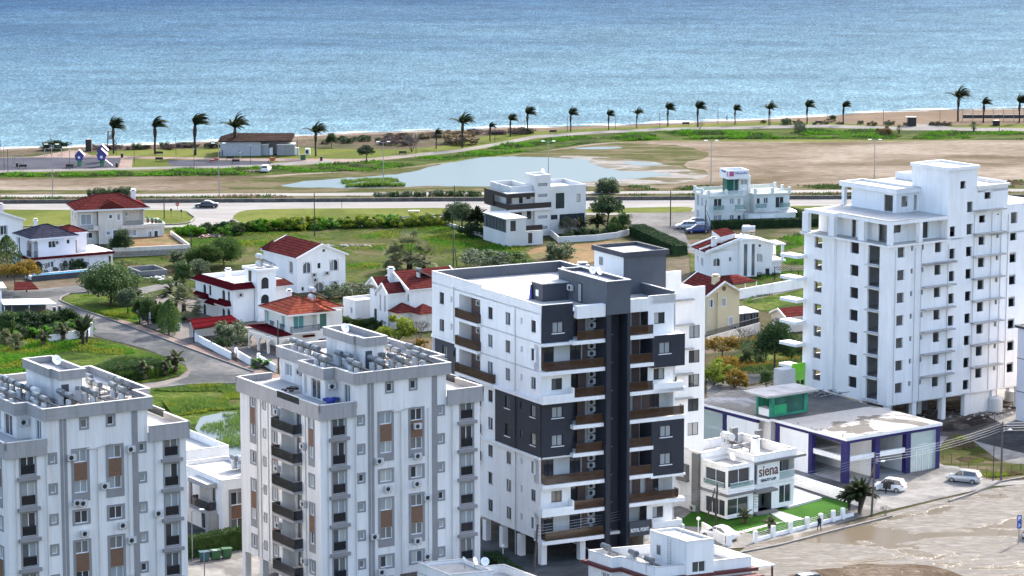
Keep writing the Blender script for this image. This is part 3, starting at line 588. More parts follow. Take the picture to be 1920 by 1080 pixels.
def heater(loc,rz,k,label,group,sc=1.0):
    if not USED[k]: o = HP[k]; USED[k] = True; o.location = loc; o.rotation_euler = (0,0,rz); o.scale = (sc,)*3; o['label'] = label; o['group'] = group; return o
    # geometry of the prototype was built at the world origin
    return dup(HP[k],loc,rz,sc,label,group)
def dish(loc,lab,az=0.0,r=.5):
    t = thing('satellite_dish',lab,'satellite dish',loc); m = M(); c = Vector(loc); m.tube(c,c + Vector((0,0,.7)),.03,mt='metal_grey'); m.build('mast',t)
    m = M(); d = Vector((math.sin(az),math.cos(az),.45)).normalized(); u = d.orthogonal().normalized(); w = d.cross(u); c2 = c + Vector((0,0,.85)); k = 14
    rim = [c2 + (u*math.cos(2*math.pi*i/k) + w*math.sin(2*math.pi*i/k))*r + d*.12 for i in range(k)]
    for i in range(k): m.face([c2,rim[i],rim[(i + 1) % k]],'lamp_glass')
    m.build('reflector',t,True); m = M(); m.tube(c2,c2 + d*.5,.02,mt='metal_grey'); m.build('feed_arm',t); return t
# ---------------- the two twin apartment towers ----------------
def tower(px,label,heaters,place,mirror_ac,dishes):
    fr = Frame(px,24.5,32,122); root = thing('apartment_tower',label,'apartment building',fr.P(5,8,0))
    WP = 'tower_plaster'; a0,a1,b1 = -3.7,15.0,17.6; FL = [3.05 + 2.98*k for k in range(6)]; cz = [4.68 + 2.98*k for k in range(6)]
    pr = fr.pr(0); F = Fac(root,pr,a0,a1,3.0,20.05,WP); R = random.Random(px[0])
    def doorwin(F,a,z):
        F.w(a,z - .22,1.45,2.2,sur='grey_panel',sw=.17,bar=.0,name='balcony_window',dp=.25)
        railing(root,F.pl,a - .72,a + .72,z - 1.34,z - .42,-.05,'smoke_glass',name='window_railing'); F.ex.pbox(F.pl,a - 1.12,a + 1.12,z - 1.86,z - 1.53,.0,.32,'grey_panel')
    for i,z in enumerate(cz):
        doorwin(F,-1.6,z + .05); doorwin(F,13.4,z + .1)
        F.w(.95,z - .02,.55,.75,sur='grey_panel',sw=.2,mull=0); F.w(10.3,z,.55,.75,sur='grey_panel',sw=.2,mull=0)
    def column(F,a,w,pat,gw=.27):
        for k0,k1 in pat:
            zl,zh = cz[k0] - .35,cz[k1] - .35
            for k in range(k0,k1 + 1): F.w(a,cz[k] - .12,w,1.2)
            m = F.ex; lo,hi = cz[k0] - .72 - (.85 if k1 > k0 else .18),cz[k1] + .48 + .18; h0 = w/2
            m.pbox(F.pl,a - h0 - gw,a - h0 - .002,lo,hi,.003,.045,'grey_panel'); m.pbox(F.pl,a + h0 + .002,a + h0 + gw,lo,hi,.003,.045,'grey_panel')
            m.pbox(F.pl,a - h0,a + h0,cz[k1] + .485,hi,.003,.045,'grey_panel'); m.pbox(F.pl,a - h0,a + h0,lo,cz[k0] - .725,.003,.045,'grey_panel')
            if k1 > k0: w_ = M(); w_.pbox(F.pl,a - h0,a + h0,cz[k0] + .485,cz[k1] - .725,.003,.055,'wood_panel'); w_.build('timber_panel',root)
    column(F,3.8,1.35,[(0,0),(1,2),(3,3),(4,5)]); column(F,7.4,1.35,[(0,0),(1,2),(3,3),(4,5)])
    for s in (1.75,2.15,9.25): F.ex.pbox(pr,s,s + (.28 if s < 9 else .6),3.0,23.3,.002,.06,'grey_panel')
    F.done()
    m = M()
    for s in (-2.9,.25,5.55,8.75,11.6): m.tube(pr.P(s,3.1,.1),pr.P(s,20,.1),.05,n=6,mt='coping')
    m.tube(pr.P(4.4,20.15,.12),pr.P(5.6,20.0,.12),.06,n=6,mt='coping'); m.tube(pr.P(5.55,20.1,.12),pr.P(7.0,20.35,.12),.06,n=6,mt='coping')
    m.build('downpipe',root)
    acs = mirror_ac
    for s,z in acs: ac_unit(root,pr,s,z)
    # left-front side
    pl = fr.pl(a0); F = Fac(root,pl,0,b1,3.0,20.05,WP)
    column(F,1.9,.95,[(0,0),(1,2),(3,3),(4,5)],.2); column(F,9.9,1.0,[(0,1),(2,2),(3,4),(5,5)],.2); column(F,14.7,1.0,[(0,0),(1,2),(3,3),(4,5)],.2)
    for z in cz: F.w(12.1,z - .05,.5,.8,sur='grey_panel',sw=.12,mull=0)
    for k in range(6):
        z0 = FL[k]; F.hole(4.1,8.4,z0 + .05,z0 + 2.55,1.5)
    F.done()
    pb = Plane(fr.P(a0 + 1.48,0),fr.L,pl.n)
    for k in range(6):
        z0 = FL[k]; f2 = Fac(root,pb,4.1,8.4,z0 + .05,z0 + 2.55,WP,.1,name='recess_wall'); f2.w(7.2,z0 + 1.15,1.5,2.1,name='balcony_door',pane='glass_grey'); f2.w(5.2,z0 + 1.15,1.1,2.1,name='balcony_door'); f2.done()
        b = M(); b.pbox(pl,3.9,8.7,z0 - .22,z0 + .04,.0,1.05,'grey_plaster'); o = b.build('balcony',root); railing(o,pl,3.9,8.7,z0 + .04,z0 + 1.05,1.04,sides=1.0)
        ac_unit(root,pl,3.3,z0 + 1.9) if k % 2 == 0 else ac_unit(root,pl,8.9 if k != 3 else 9,z0 + 1.5)
    m = M()
    for s in (11.2,12.9,13.7,3.1): m.tube(pl.P(s,3.1,.08),pl.P(s,20,.08),.05,n=6,mt='coping')
    for z in cz: m.tube(pl.P(13.0,z - .5,.1),pl.P(12.5,z + .1,.1),.04,n=5,mt='coping')
    m.build('downpipe',root)
    # hidden sides, ground-floor columns and core
    m = M(); P = rect(fr,a0,a1,0,b1); m.prism(P,3.0,20.05,WP,top=False,bottom=True,skip=(0,3)); m.build('rear_wall',root)
    for a in (a0 + .35,.6,5,10,a1 - .35):
        for b in (.35,4,9,13.3,b1 - .35):
            if 0 < a < 12 and 1 < b < 16: continue
            m = M(); m.fbox(fr,a - .35,a + .35,b - .35,b + .35,0,3.0,WP); m.build('column',root)
    m = M(); m.fbox(fr,2,10,2,15,0,3.0,'grey_plaster'); m.build('entrance_core',root)
    # terrace storey: floor, bands and penthouse
    m = M(); m.prism(FP(fr,[(a0 - .3,-.3),(.3,-.3),(.3,.02),(10.95,.02),(10.95,-.3),(a1 + .3,-.3),(a1 + .3,b1 + .3),(a0 - .3,b1 + .3)]),20.05,20.95,'grey_plaster',top='roof_screed'); m.build('terrace_slab',root)
    ob = [(a0 - .31,-.31),(.3,-.31),(.3,-.09),(a0 - .11,-.09)]
    BD = 'grey_plaster'
    def band(pts,z0,z1,t=.2):   # open polyline parapet
        m = M(); band_m(m,pts,z0,z1,t); m.build('terrace_parapet',root)
    def band_m(m,pts,z0,z1,t):
        for (p,q) in zip(pts,pts[1:]):
            P0,P1 = fr.P(*p),fr.P(*q); d = (P1 - P0).normalized(); n = Vector((-d.y,d.x,0))*t; 
            m.hexa([v + Vector((0,0,z)) for z in (z0,z1) for v in (P0,P1,P1 + n,P0 + n)],BD)
            m.hexa([v + Vector((0,0,z)) for z in (z1,z1 + .06) for v in (P0 - n*.15,P1 - n*.15,P1 + n*1.2,P0 + n*1.2)],'coping')
    L0 = a0 - .305; R0 = a1 + .305; B0 = b1 + .305
    band([(L0,3.9),(L0,-.305),(.35,-.305)],20.9,21.6); band([(L0,B0),(L0,8.7)],20.9,21.6); band([(.2,B0),(L0,B0)],20.9,21.6)
    band([(10.95,-.305),(R0,-.305),(R0,5.2)],20.9,21.6); band([(R0,12),(R0,B0),(12.9,B0)],20.9,21.6)
    railing(root,Plane(fr.P(L0,0),fr.L,pl.n),3.95,8.65,20.95,21.75,0,top='frame_white',name='terrace_railing')
    railing(root,Plane(fr.P(R0,0),fr.L,-pl.n),5.25,11.95,20.95,21.8,0,top='frame_white',name='terrace_railing')
    # penthouse walls
    F = Fac(root,pr,.3,10.95,20.052,23.31,WP); F.w(4.28,22.6,.62,.85,sur='grey_panel',sw=.2,mull=0); F.w(7.05,22.6,.62,.85,sur='grey_panel',sw=.2,mull=0); F.done()
    F = Fac(root,fr.pl(.3),0.0,3.9,20.955,23.31,WP); F.w(1.7,22.0,1.3,2.05,name='sliding_door',pane='glass_grey'); F.done()
    F = Fac(root,fr.pr(3.9),-1.0,.3,20.955,23.31,WP); F.done(); ac_unit(root,fr.pr(3.9),-.35,22.6)
    F = Fac(root,fr.pl(-1.0),3.9,8.8,20.955,23.31,WP); F.w(5.9,22.0,2.0,2.05,name='sliding_door',pane='glass'); F.w(8.1,22.1,.7,2.0,name='door',mull=0); F.done()
    F = Fac(root,fr.pl(.9),8.8,17.3,20.955,23.31,WP); F.w(15.4,22.2,1.5,1.3); F.w(10.2,22.1,1.0,1.9); F.done(); ac_unit(root,fr.pl(.9),12.6,22.5)
    m = M(); m.prism(FP(fr,[(10.95,0),(10.95,3.9),(12.7,3.9),(12.7,17.3),(.9,17.3),(.9,8.8),(-1,8.8)]),20.955,23.31,WP,top=False,bottom=False,skip=(4,5,6)); m.build('rear_wall',root)
    U = FP(fr,[(-.05,-.28),(11.4,-.28),(11.4,3.65),(13.0,3.65),(13.0,17.6),(.6,17.6),(.6,9.0),(-1.35,9.0),(-1.35,3.6),(-.05,3.6)])
    m = M(); m.prism(U,23.315,23.75,BD,top='roof_screed'); m.build('roof_slab',root); parapet(root,inset(U,.004),23.755,24.44,BD,.22)
    # stair tower on the roof
    Q = FP(fr,[(3.5,3.9),(6.3,3.9),(6.3,12.0),(3.2,12.0),(3.2,5.6),(3.5,5.6)])
    m = M(); m.prism(inset(Q,.25),23.755,26.2,WP,top=False,bottom=False); o = m.build('stair_tower',root)
    m = M(); m.prism(Q,26.2,26.5,BD,top='wet_screed'); m.ring(inset(Q,.003),26.505,27.05,.2,BD,'coping'); m.build('stair_tower_roof',o)
    d = M(); q = fr.pr(4.15); d.pbox(q,3.85,4.6,23.8,25.7,.005,.05,'anthracite'); d.build('door',o); d = M(); d.pbox(q,5.3,5.7,25.0,25.4,.004,.05,'grey_panel'); d.build('vent',o)
    # heaters: pixel of each tank on this roof
    for lst,lab in heaters:
        for i,p in enumerate(lst):
            c = G(*place(*p),25.15); heater((c.x,c.y,23.755),math.radians(-58) + random.uniform(-.05,.05),0 if (i % 5 or i == 0) else 1,lab,'solar water heaters on the twin tower roofs')
    for p,lab in dishes: c = G(*place(*p),27.2); dish((c.x,c.y,26.5),lab,2.4)
    return fr,root
za = Z(450,590,5.4); zc = Z(0,650,5.4)
frB,TB = tower(za(1137,592),'white and grey apartment tower with timber panels, in the middle of the foreground',[
    ([(555,265),(622,288),(695,312),(772,340)],'solar water heater in the row behind the left parapet of the middle tower'),
    ([(785,415),(850,448)],'solar water heater in the pair at the left roof corner of the middle tower'),
    ([(1005,388),(1098,412),(1125,468),(1192,502)],'solar water heater beside the stair box door on the middle tower'),
    ([(1345,440),(1428,400),(1425,478)],'solar water heater in front of the stair box wall on the middle tower'),
    ([(1515,330),(1588,362),(1540,415),(1622,450),(1480,290)],'solar water heater in the cluster right of the stair box on the middle tower'),
    ([(1722,318),(1800,350),(1780,392),(1870,425)],'solar water heater in the right corner of the roof of the middle tower')],
    za,[(2.9,15.2),(7.4,18.3),(7.4,15.2),(3.9,12.2),(7.3,12.3),(8.55,10.7),(2.3,7.4),(7.35,6.3),(8.5,4.5),(3.1,3.6)],[((1060,150),'white satellite dish on the stair box of the middle tower')])
frA,TA = tower(zc(425,628),'white and grey apartment tower with timber panels at the lower left corner',[
    ([(20,312),(72,330),(132,358),(202,392),(298,410),(362,440)],'solar water heater in the long back row on the leftmost tower'),
    ([(45,447),(130,482)],'solar water heater in the pair by the left parapet of the leftmost tower'),
    ([(372,492),(455,528)],'solar water heater in the pair at the front corner of the leftmost tower'),
    ([(625,458),(705,495)],'solar water heater in the pair before the stair box door of the leftmost tower'),
    ([(870,432),(948,468),(915,350),(992,382),(900,302)],'solar water heater in the cluster right of the stair box on the leftmost tower'),
    ([(1148,312),(1210,342),(1150,392),(1235,432)],'solar water heater in the right roof corner of the leftmost tower')],
    zc,[(2.8,19.5),(3.9,14.9),(6.2,16.3),(4.0,11.9),(8.0,12.2),(9.0,19.6),(8.9,10.6),(11.8,12.9),(3.3,6.9),(8.6,6.9),(3.3,15)],[((570,150),'white satellite dish lying on the stair box of the leftmost tower')])
# ---------------- the white and anthracite block with the dark lift shaft ----------------
def text_mesh(name,body,size,pl,a,z,d,mt,parent,extrude=.02,ax=1.0,shear=0,bold=0.0):
    cu = bpy.data.curves.new('t','FONT'); cu.body = body; cu.size = size; cu.extrude = extrude; cu.shear = shear; cu.offset = bold; cu.align_x = 'CENTER'; cu.align_y = 'CENTER'
    o = bpy.data.objects.new('t',cu); C.objects.link(o); dg = bpy.context.evaluated_depsgraph_get(); me = bpy.data.meshes.new_from_object(o.evaluated_get(dg))
    bpy.data.objects.remove(o); o0 = org(parent)
    for v in me.vertices: p = pl.P(a + v.co.x*ax,z + v.co.y,d + v.co.z); v.co = p - o0
    me.materials.clear(); me.materials.append(MT[mt]); ob = bpy.data.objects.new(name,me); C.objects.link(ob); ob.parent = parent; return ob
def seg_text(name,strokes,pl,a,z,w,h,d,mt,parent,t=.06):
    m = M()
    for pts in strokes:
        for (x0,y0),(x1,y1) in zip(pts,pts[1:]): m.tube(pl.P(a + x0*w,z + y0*h,d),pl.P(a + x1*w,z + y1*h,d),t,n=5,mt=mt)
    return m.build(name,parent)
def royal():
    fr = Frame((1014,1061),0,27,119.5); WP = 'white_plaster'; DK = 'dark_tower_paint'; AN = 'anthracite'
    root = thing('apartment_block','white apartment block with dark blue-black panels and a tall dark central shaft','apartment building',fr.P(8,12,0))
    fl = [2.75 + 3.07*k for k in range(9)]; cz = [4.35 + 3.07*k for k in range(8)]; TOP = 28.35; BL = 24.6
    pl = fr.pl(0); pr = fr.pr(0)
    kw = dict(fr='frame_black',sill='white_plaster')
    # left-front wall, in three bands of colour
    F = Fac(root,pl,0,18.95,fl[5],27.4,WP)
    F2 = Fac(root,pl,18.95,BL,fl[6] + .25,27.4,WP); F3 = Fac(root,fr.pl(.35),18.95,BL,fl[0],fl[6] + .25,AN)
    FD = Fac(root,fr.pl(-.05),0,9.95,fl[3] - .1,fl[5] - .02,DK); F4 = Fac(root,pl,9.95,18.95,fl[0],fl[5],WP); F5 = Fac(root,pl,0,9.95,fl[0],fl[3] - .1,WP)
    for k in range(8):
        z = cz[k]
        T = F if k > 4 else (FD if k > 2 else F5)
        T.w(7.2 if k > 2 else 7.0,z,1.05,1.35,**kw); T.w(1.65,z,1.0,1.3,**kw); T.w(4.2,z + .2,.42,.7,fr='frame_white' if T is not FD else 'frame_black',mull=0)
        (F if k > 4 else F4).w(11.1,z - (.3 if k == 5 else 0),1.2 if k == 5 else 1.05,2.1 if k == 5 else 1.35,**kw)
        if k > 5: F2.w(22.3,z,1.1,1.35,**kw); F2.w(20.0,z + .2,.42,.7,fr='frame_white',mull=0)
        else: F3.w(22.3,z,1.1,1.35,**kw); F3.w(20.0,z + .2,.42,.7,fr='frame_black',mull=0)
        Q = F if k > 4 else F4
        if k > 1: Q.hole(13.35,18.2,fl[k] + .12,fl[k + 1] - .35 if k < 7 else 26.95,1.6)
    for f in (F,F2,F3,FD,F4,F5): f.done()
    pbk = Plane(fr.P(1.58,0),fr.L,pl.n)
    for k in range(2,8):
        z0 = fl[k] + .12; z1 = fl[k + 1] - .35 if k < 7 else 26.95
        f = Fac(root,pbk,13.35,18.2,z0,z1,'taupe',.1,name='recess_wall'); f.w(14.6,z0 + 1.12,1.3,2.1,fr='frame_black',name='balcony_door',pane='glass'); f.done()
        m = M(); m.pbox(pbk,15.5,18.15,z0,z1 - .1,.02,.08,'louvre_wood'); m.build('louvre_screen',root); ac_unit(root,pbk,15.9,z0 + 1.8,.1)
        m = M(); m.pbox(pl,13.2,18.35,fl[k] - .22,fl[k] + .1,.003,.5,WP); o = m.build('balcony',root)
        e = 9.9 if k == 5 else 13.2
        if k == 5: m = M(); m.pbox(pl,9.9,13.19,fl[k] - .22,fl[k] + .1,.003,.5,WP); m.build('balcony',root)
        railing(o,pl,e,18.35,fl[k] + .1,fl[k] + 1.15,.47,'brown_glass',sides=.45,name='glass_railing')
    m = M()
    m.pbox(pl,0,9.9,fl[5] - .3,fl[5] + .05,.002,.4,WP); m.build('white_band',root); m = M(); m.pbox(pl,0,12.9,fl[3] - .38,fl[3] - .1,.002,.25,WP); m.build('white_band',root)
    m = M(); m.pbox(pl,18.9,BL + .1,fl[6] - .05,fl[6] + .24,-.3,.08,WP); m.build('white_band',root)
    for k in (6,7): m = M(); m.pbox(pl,.0,13.2,fl[k] - .12,fl[k] + .02,.002,.06,'coping'); m.build('string_course',root)
    m = M()
    for s,a,b in ((5.5,fl[5] + .1,27.2),(19.35,fl[6] + .3,27.6),(5.4,0.1,fl[3] - .4)): m.tube(pl.P(s,a,.08),pl.P(s,b,.08),.05,mt='coping')
    m.build('downpipe',root); m = M(); m.tube(pl.P(5.4,fl[3],.12),pl.P(5.4,fl[5] - .4,.12),.05,mt=DK); m.build('downpipe',root)
    # right-front wall left of the shaft (a 0..7.2)
    def lou(p,a,z,w=.95,h=2.2): m = M(); m.pbox(p,a - w/2,a + w/2,z,z + h,.15,.2,'louvre_wood'); [m.pbox(p,a - w/2,a + w/2,z + .1 + i*.2,z + .16 + i*.2,.205,.23,'metal_black') for i in range(int(h/.2))]; m.build('louvre_screen',root)
    pk = Plane(fr.P(0,1.5),fr.R,pr.n); pk.o.z = 0
    def recess(a0,a1,k,doors,z1=None):
        z0 = fl[k] + .1; z1 = z1 or fl[k + 1] - .3
        f = Fac(root,pk,a0,a1,z0,z1,'soft_white',.1,name='recess_wall')
        for a in doors: f.w(a,z0 + 1.12,1.35,2.15,fr='frame_black',name='balcony_door',pane='glass')
        f.done(); m = M(); m.fbox(fr,a0,a1,0.01,1.5,fl[k] - .2,z0 - .002,WP); m.fbox(fr,a0,a1,.01,1.5,z1,z1 + .15,WP); m.build('balcony_floor',root)
    for k in range(8):
        z = cz[k]; z0 = fl[k] + .1; dark = k in (3,4,7); full = k in (0,2,6)
        if dark:
            f = Fac(root,fr.pr(-.05 if k < 7 else -.12),.0 if k < 7 else .02,3.75,fl[k] - (.02 if k == 4 else .1) if k != 7 else 24.3,fl[k + 1] - (.02 if k == 3 else .35) if k < 7 else 28.3,DK); f.w(1.95,z,1.3,1.2,fr='frame_black',sill='white_plaster',pane='glass_curtain'); f.done()
            recess(3.78,7.2,k,[4.6],26.8 if k == 7 else None); lou(pk,5.6,z0); a_r = 3.8
            m = M(); m.fbox(fr,3.65,3.77,-.04,1.5,fl[k] - .1,fl[k + 1] - .3,DK); m.build('side_wall',root)
        elif full:
            recess(.25,7.2,k,[1.7,5.0]); lou(pk,.7,z0,.8); lou(pk,6.2,z0,.9) ; a_r = .05
            m = M(); m.fbox(fr,.0,.24,.45,1.5,z0 - .1,fl[k + 1] - .3,WP); m.build('side_wall',root)
        else:
            f = Fac(root,pr,0,3.6,fl[k] + .0,fl[k + 1] - .1,WP); f.w(1.9,z,1.3,1.25,fr='frame_black',sill='white_plaster'); f.done(); recess(3.62,7.2,k,[4.7]); lou(pk,5.7,z0,1.0); a_r = 3.5
            m = M(); m.pbox(pr,-.35,3.35,fl[k] + .12,fl[k] + .62,.85,1.0,WP); m.pbox(pr,3.35,3.5,fl[k] + .12,fl[k] + 1.2,.02,1.0,WP); m.pbox(pr,-.35,-.2,fl[k] + .12,fl[k] + .62,.0,.84,WP); m.build('planter_wall',root)
        e = 1.0 if k not in (3,4) else .75
        m = M(); m.pbox(pr,(-.35 if not dark else (3.5 if k < 7 else 3.3)),7.2,fl[k] - .3,fl[k] + .11,.003,e,WP)
        if k == 7: m.pbox(pr,0,3.3,fl[k] - .3,fl[k] - .02,.003,.5,WP)
        o = m.build('balcony',root); railing(o,pr,a_r,7.15,fl[k] + .12,fl[k] + 1.15,e - .03,'brown_glass',sides=(e - .1) if full else None,name='glass_railing')
        ac_unit(root,pk,6.75,z0 + 2.0,.1); ac_unit(root,pk,6.75,z0 + 1.2,.1)
    m = M(); m.pbox(pr,3.8,7.2,26.75,28.1,.3,1.05,WP); m.build('white_parapet_box',root)
    m = M(); m.fbox(fr,3.8,7.2,-.12,1.5,27.42,27.55,WP); m.build('roof_edge',root)
    # right of the shaft (a 10.1 .. 17)
    for k in range(8):
        z = cz[k]; z0 = fl[k] + .1
        darkr = k in (2,3,6); fullr = k in (1,4)
        end = 16.4
        if fullr:
            recess(10.1,end,k,[11.1,14.7]); lou(pk,12.5,z0); lou(pk,13.6,z0,.9) if k == 4 else lou(pk,14.1,z0,.9); r1 = 17.0 if k == 4 else 16.4
        elif darkr:
            recess(10.1,13.0,k,[10.95]); lou(pk,12.3,z0,.9); lo = fl[k] - (.02 if k == 3 else .2) if k != 6 else fl[6] - .55; hi = fl[k + 1] - (.02 if k == 2 else .25) if k != 6 else fl[7] - .1
            f = Fac(root,fr.pr(-1.0),12.95,17.0,lo,hi,DK); f.w(14.7 if k < 6 else 14.5,z - .05,1.35,1.25,fr='frame_black',sill='white_plaster',pane='glass_curtain'); f.done()
            m = M(); m.prism(FP(fr,[(12.95,-1.0),(17.0,-1.0),(17.0,1.5),(12.95,1.5)]),lo,hi,DK,top=WP,skip=(0,)); m.build('dark_box',root); r1 = 12.95
        else:
            recess(10.1,13.0,k,[10.95]); lou(pk,12.3,z0,.9) if k else None
            f = Fac(root,pr,13.0,end,fl[k] - (.1 if k else 0),fl[k + 1] - .05 if k < 7 else 28.3,WP); f.w(14.4,z,1.35,1.25,fr='frame_black',sill='white_plaster'); f.done(); r1 = 13.1
            if k in (0,5): m = M(); m.pbox(pr,13.2,16.9,fl[k] - .25,fl[k] + .75,.85,1.0,WP); m.pbox(pr,16.75,16.9,fl[k] - .25,fl[k] + .75,.0,.84,WP); m.build('planter_wall',root)
        m = M(); w1 = 17.2 if k in (1,4,5,0) else 13.2
        m.pbox(pr,10.1,w1,fl[k] - .3,fl[k] + .11,.003,1.0,WP); o = m.build('balcony',root)
        railing(o,pr,10.15,r1,fl[k] + .12,fl[k] + 1.15,.97,'brown_glass' if not (k in (1,4)) else 'brown_glass',sides=.9 if fullr else None,name='glass_railing')
    m = M(); m.pbox(pr,12.9,17.2,fl[2] - .45,fl[2] - .21,.0,1.1,WP); m.build('white_band',root)
    m = M(); m.pbox(pr,10.1,13.0,26.75,28.2,-.3,.15,WP); m.build('white_parapet_box',root)
    # central shaft
    m = M(); m.prism(FP(fr,[(7.2,-1.2),(7.75,-1.2),(7.75,.6),(9.75,.6),(9.75,-1.2),(10.1,-1.2),(10.1,6.5),(7.2,6.5)]),0.6,26.9,DK,top=False); m.build('shaft',root)
    m = M(); m.fbox(fr,7.2,10.1,-1.2,9.0,26.905,30.1,'slate_paint'); m.build('shaft_head',root)
    parapet(root,rect(fr,7.19,10.11,-1.21,9.01),30.11,30.5,'slate_paint',.2); m = M(); m.fbox(fr,7.4,9.9,-1,8.8,30.105,30.14,'roof_screed'); m.build('shaft_roof',root)
    m = M()
    for k in range(8): m.fbox(fr,7.76,8.5,-.4,.58,fl[k] + .3,fl[k] + .42,'slate_paint')
    m.build('shaft_ledge',root,label='small dark ledges inside the slot of the shaft')
    m = M(); m.fbox(fr,4.0,7.18,6.8,9.2,27.42,29.3,'anthracite'); o = m.build('plant_room',root); m = M(); m.fbox(fr,3.9,7.19,6.7,9.3,29.305,29.4,'roof_screed'); m.build('plant_room_roof',o); m = M(); m.pbox(fr.pl(4.0),7.6,8.2,27.9,28.6,.01,.06,'frame_white'); m.build('hatch',o)
    pc = fr.pl(7.2); ac_unit(root,pc,6.0,28.9); m = M(); m.pbox(pc,3.9,4.8,27.5,29.6,.01,.06,'frame_black'); m.pbox(pc,4.05,4.65,27.6,29.5,.065,.08,'glass_curtain'); m.build('door',root)
    # roof
    m = M(); m.prism(FP(fr,[(0,.0),(3.8,.0),(3.8,1.5),(13.0,1.5),(13.0,0.02),(16.4,.02),(16.4,BL),(0,BL)]),27.25,27.41,WP,top='roof_screed',skip=()); m.build('roof_slab',root)
    def wallseg(p,q,z0,z1,t,mt,cope=True):
        m = M(); P0,P1 = fr.P(*p),fr.P(*q); d = (P1 - P0).normalized(); n = Vector((-d.y,d.x,0))*t
        m.hexa([v + Vector((0,0,z)) for z in (z0,z1) for v in (P0,P1,P1 + n,P0 + n)],mt)
        if cope: m.hexa([v + Vector((0,0,z)) for z in (z1,z1 + .06) for v in (P0 - n*.15,P1 - n*.15,P1 + n*1.15,P0 + n*1.15)],'coping')
        m.build('parapet',root)
    wallseg((0,13.3),(0,0),27.412,28.3,.2,WP); wallseg((0,BL),(0,13.3),27.412,28.6,.2,WP); wallseg((.2,BL - .2),(16.4,BL - .2),27.412,28.6,.2,'slate_paint'); wallseg((.2,.0),(3.8,.0),27.56,28.3,.2,DK); wallseg((13.1,.0),(16.4,.0),27.412,28.3,.2,WP); wallseg((16.4,.2),(16.4,BL - .22),27.412,28.6,.2,'slate_paint')
    # hidden sides
    m = M(); m.prism(rect(fr,.0,16.4,1.6,BL),2.75,27.24,WP,top=False,skip=(0,3)); m.build('rear_wall',root)
    m = M(); m.fbox(fr,16.2,16.38,0,1.6,2.75,27.24,WP); m.build('side_wall',root); m = M(); m.fbox(fr,0,16.3,.1,1.5,2.45,2.74,WP); m.build('floor_slab',root)
    # ground floor
    for a,bs in ((.4,(.3,4.9,8.8,12.6,17,21)),(5.1,(.3,9,17)),(10.6,(.3,9,17)),(15.9,(.3,5,9,17))):
        for b in bs:
            if (a,b) == (10.6,.3): continue
            m = M(); m.fbox(fr,a - .32,a + .32,b - .32,b + .45,0,2.44,WP); m.build('column',root)
    m = M(); m.fbox(fr,8,12,3,12,.02,2.74,WP); m.fbox(fr,13.2,13.35,1,8,.02,2.7,'cream_plaster'); m.build('entrance_core',root); m = M(); m.fbox(fr,5.4,8,14,14.2,0.02,2.74,WP); m.build('garage_wall',root)
    # rear wing
    b0 = 17.0; pw = fr.pr(b0); F = Fac(root,pw,16.45,30.9,.02,25.3,WP)
    for p in (r2(1088,655),r2(1086,822),r2(1084,985),r4(813,45),r4(810,200),r4(808,352)): F.p(p,1.45,1.5,fr='frame_black')
    for p in (r2(957,858),r2(955,980),r4(692,40)): F.p(p,.6,.8,fr='frame_black',mull=0)
    F.done(); F = Fac(root,pw,16.45,27.7,25.3,27.7,WP); F.p(r2(942,338),1.5,1.7,fr='frame_black',pane='glass_curtain'); F.done()
    for p in (r2(1003,437),r2(1003,605),r2(1000,770),r2(998,937),r4(733,5),r4(731,155)): a,z = pw.px(p); m = M(); m.pbox(pw,a - 1.6,a + 1.4,z - .1,z + .04,.01,.55,'concrete'); m.build('ledge',root)
    m = M(); m.prism(rect(fr,16.45,30.9,b0,27),.02,25.3,WP,top='roof_screed',skip=(0,)); m.build('wing_walls',root)
    m = M(); m.fbox(fr,16.45,27.7,b0 + .003,b0 + .3,25.303,27.7,WP); m.build('parapet_wall',root); m = M(); m.fbox(fr,27.72,30.9,b0,b0 + .25,25.303,25.7,WP); m.build('parapet_wall',root)
    m = M(); m.fbox(fr,30.92,31.4,18.5,18.7,.02,24,WP)
    for k in range(2,8): m.fbox(fr,30.92,31.4,18.71,22,fl[k] - .4,fl[k] - .2,WP)
    m.build('side_balconies',root); b0 = 6.0
    q = fr
    m = M(); m.fbox(fr,14.0,19.3,b0 + .8,13.0,27.42,31.6,WP); o = m.build('roof_pavilion',root); m = M(); m.fbox(fr,14.003,19.31,b0 + .7,b0 + .798,27.42,31.6,'slate_paint'); m.build('dark_wall',o)
    m = M(); m.prism(rect(fr,13.8,19.6,b0 + .5,13.3),31.605,31.75,AN,top='roof_screed'); m.ring(rect(fr,13.8,19.6,b0 + .5,13.3),31.752,32.15,.25,AN,None); m.build('pavilion_roof',o); m = M(); m.pbox(fr.pl(14.0),11.2,11.9,30.1,31,.01,.06,'grey_panel'); m.build('window',o)
    chimney(root,fr,13.0,13.8,27.42,29.8,.9); m = M(); m.fbox(fr,13.3,13.5,b0 + .4,19,27.42,28.9,WP); m.build('low_wall',root)
    # name sign
    m = M(); m.pbox(pr,10.12,12.6,2.35,3.95,1.15,1.4,'anthracite'); o = m.build('sign_panel',root,label='dark grey panel with the name in pale letters'); m = M(); m.fbox(fr,10.12,12.6,-1.14,0,3.2,3.4,'grey_panel'); m.build('canopy',root)
    text_mesh('sign_lettering','ROYAL POINT',.56,fr.pr(-1.4),11.3,3.0,.02,'frame_white',o,bold=.018,ax=.62)
    c = G(*r2(395,265),30.6); dish((c.x,c.y,30.15),'white satellite dish, left of the two on the dark shaft roof',2.5,.45); c = G(*r2(440,270),30.6); dish((c.x,c.y,30.15),'white satellite dish, right of the two on the dark shaft roof',2.2,.45)
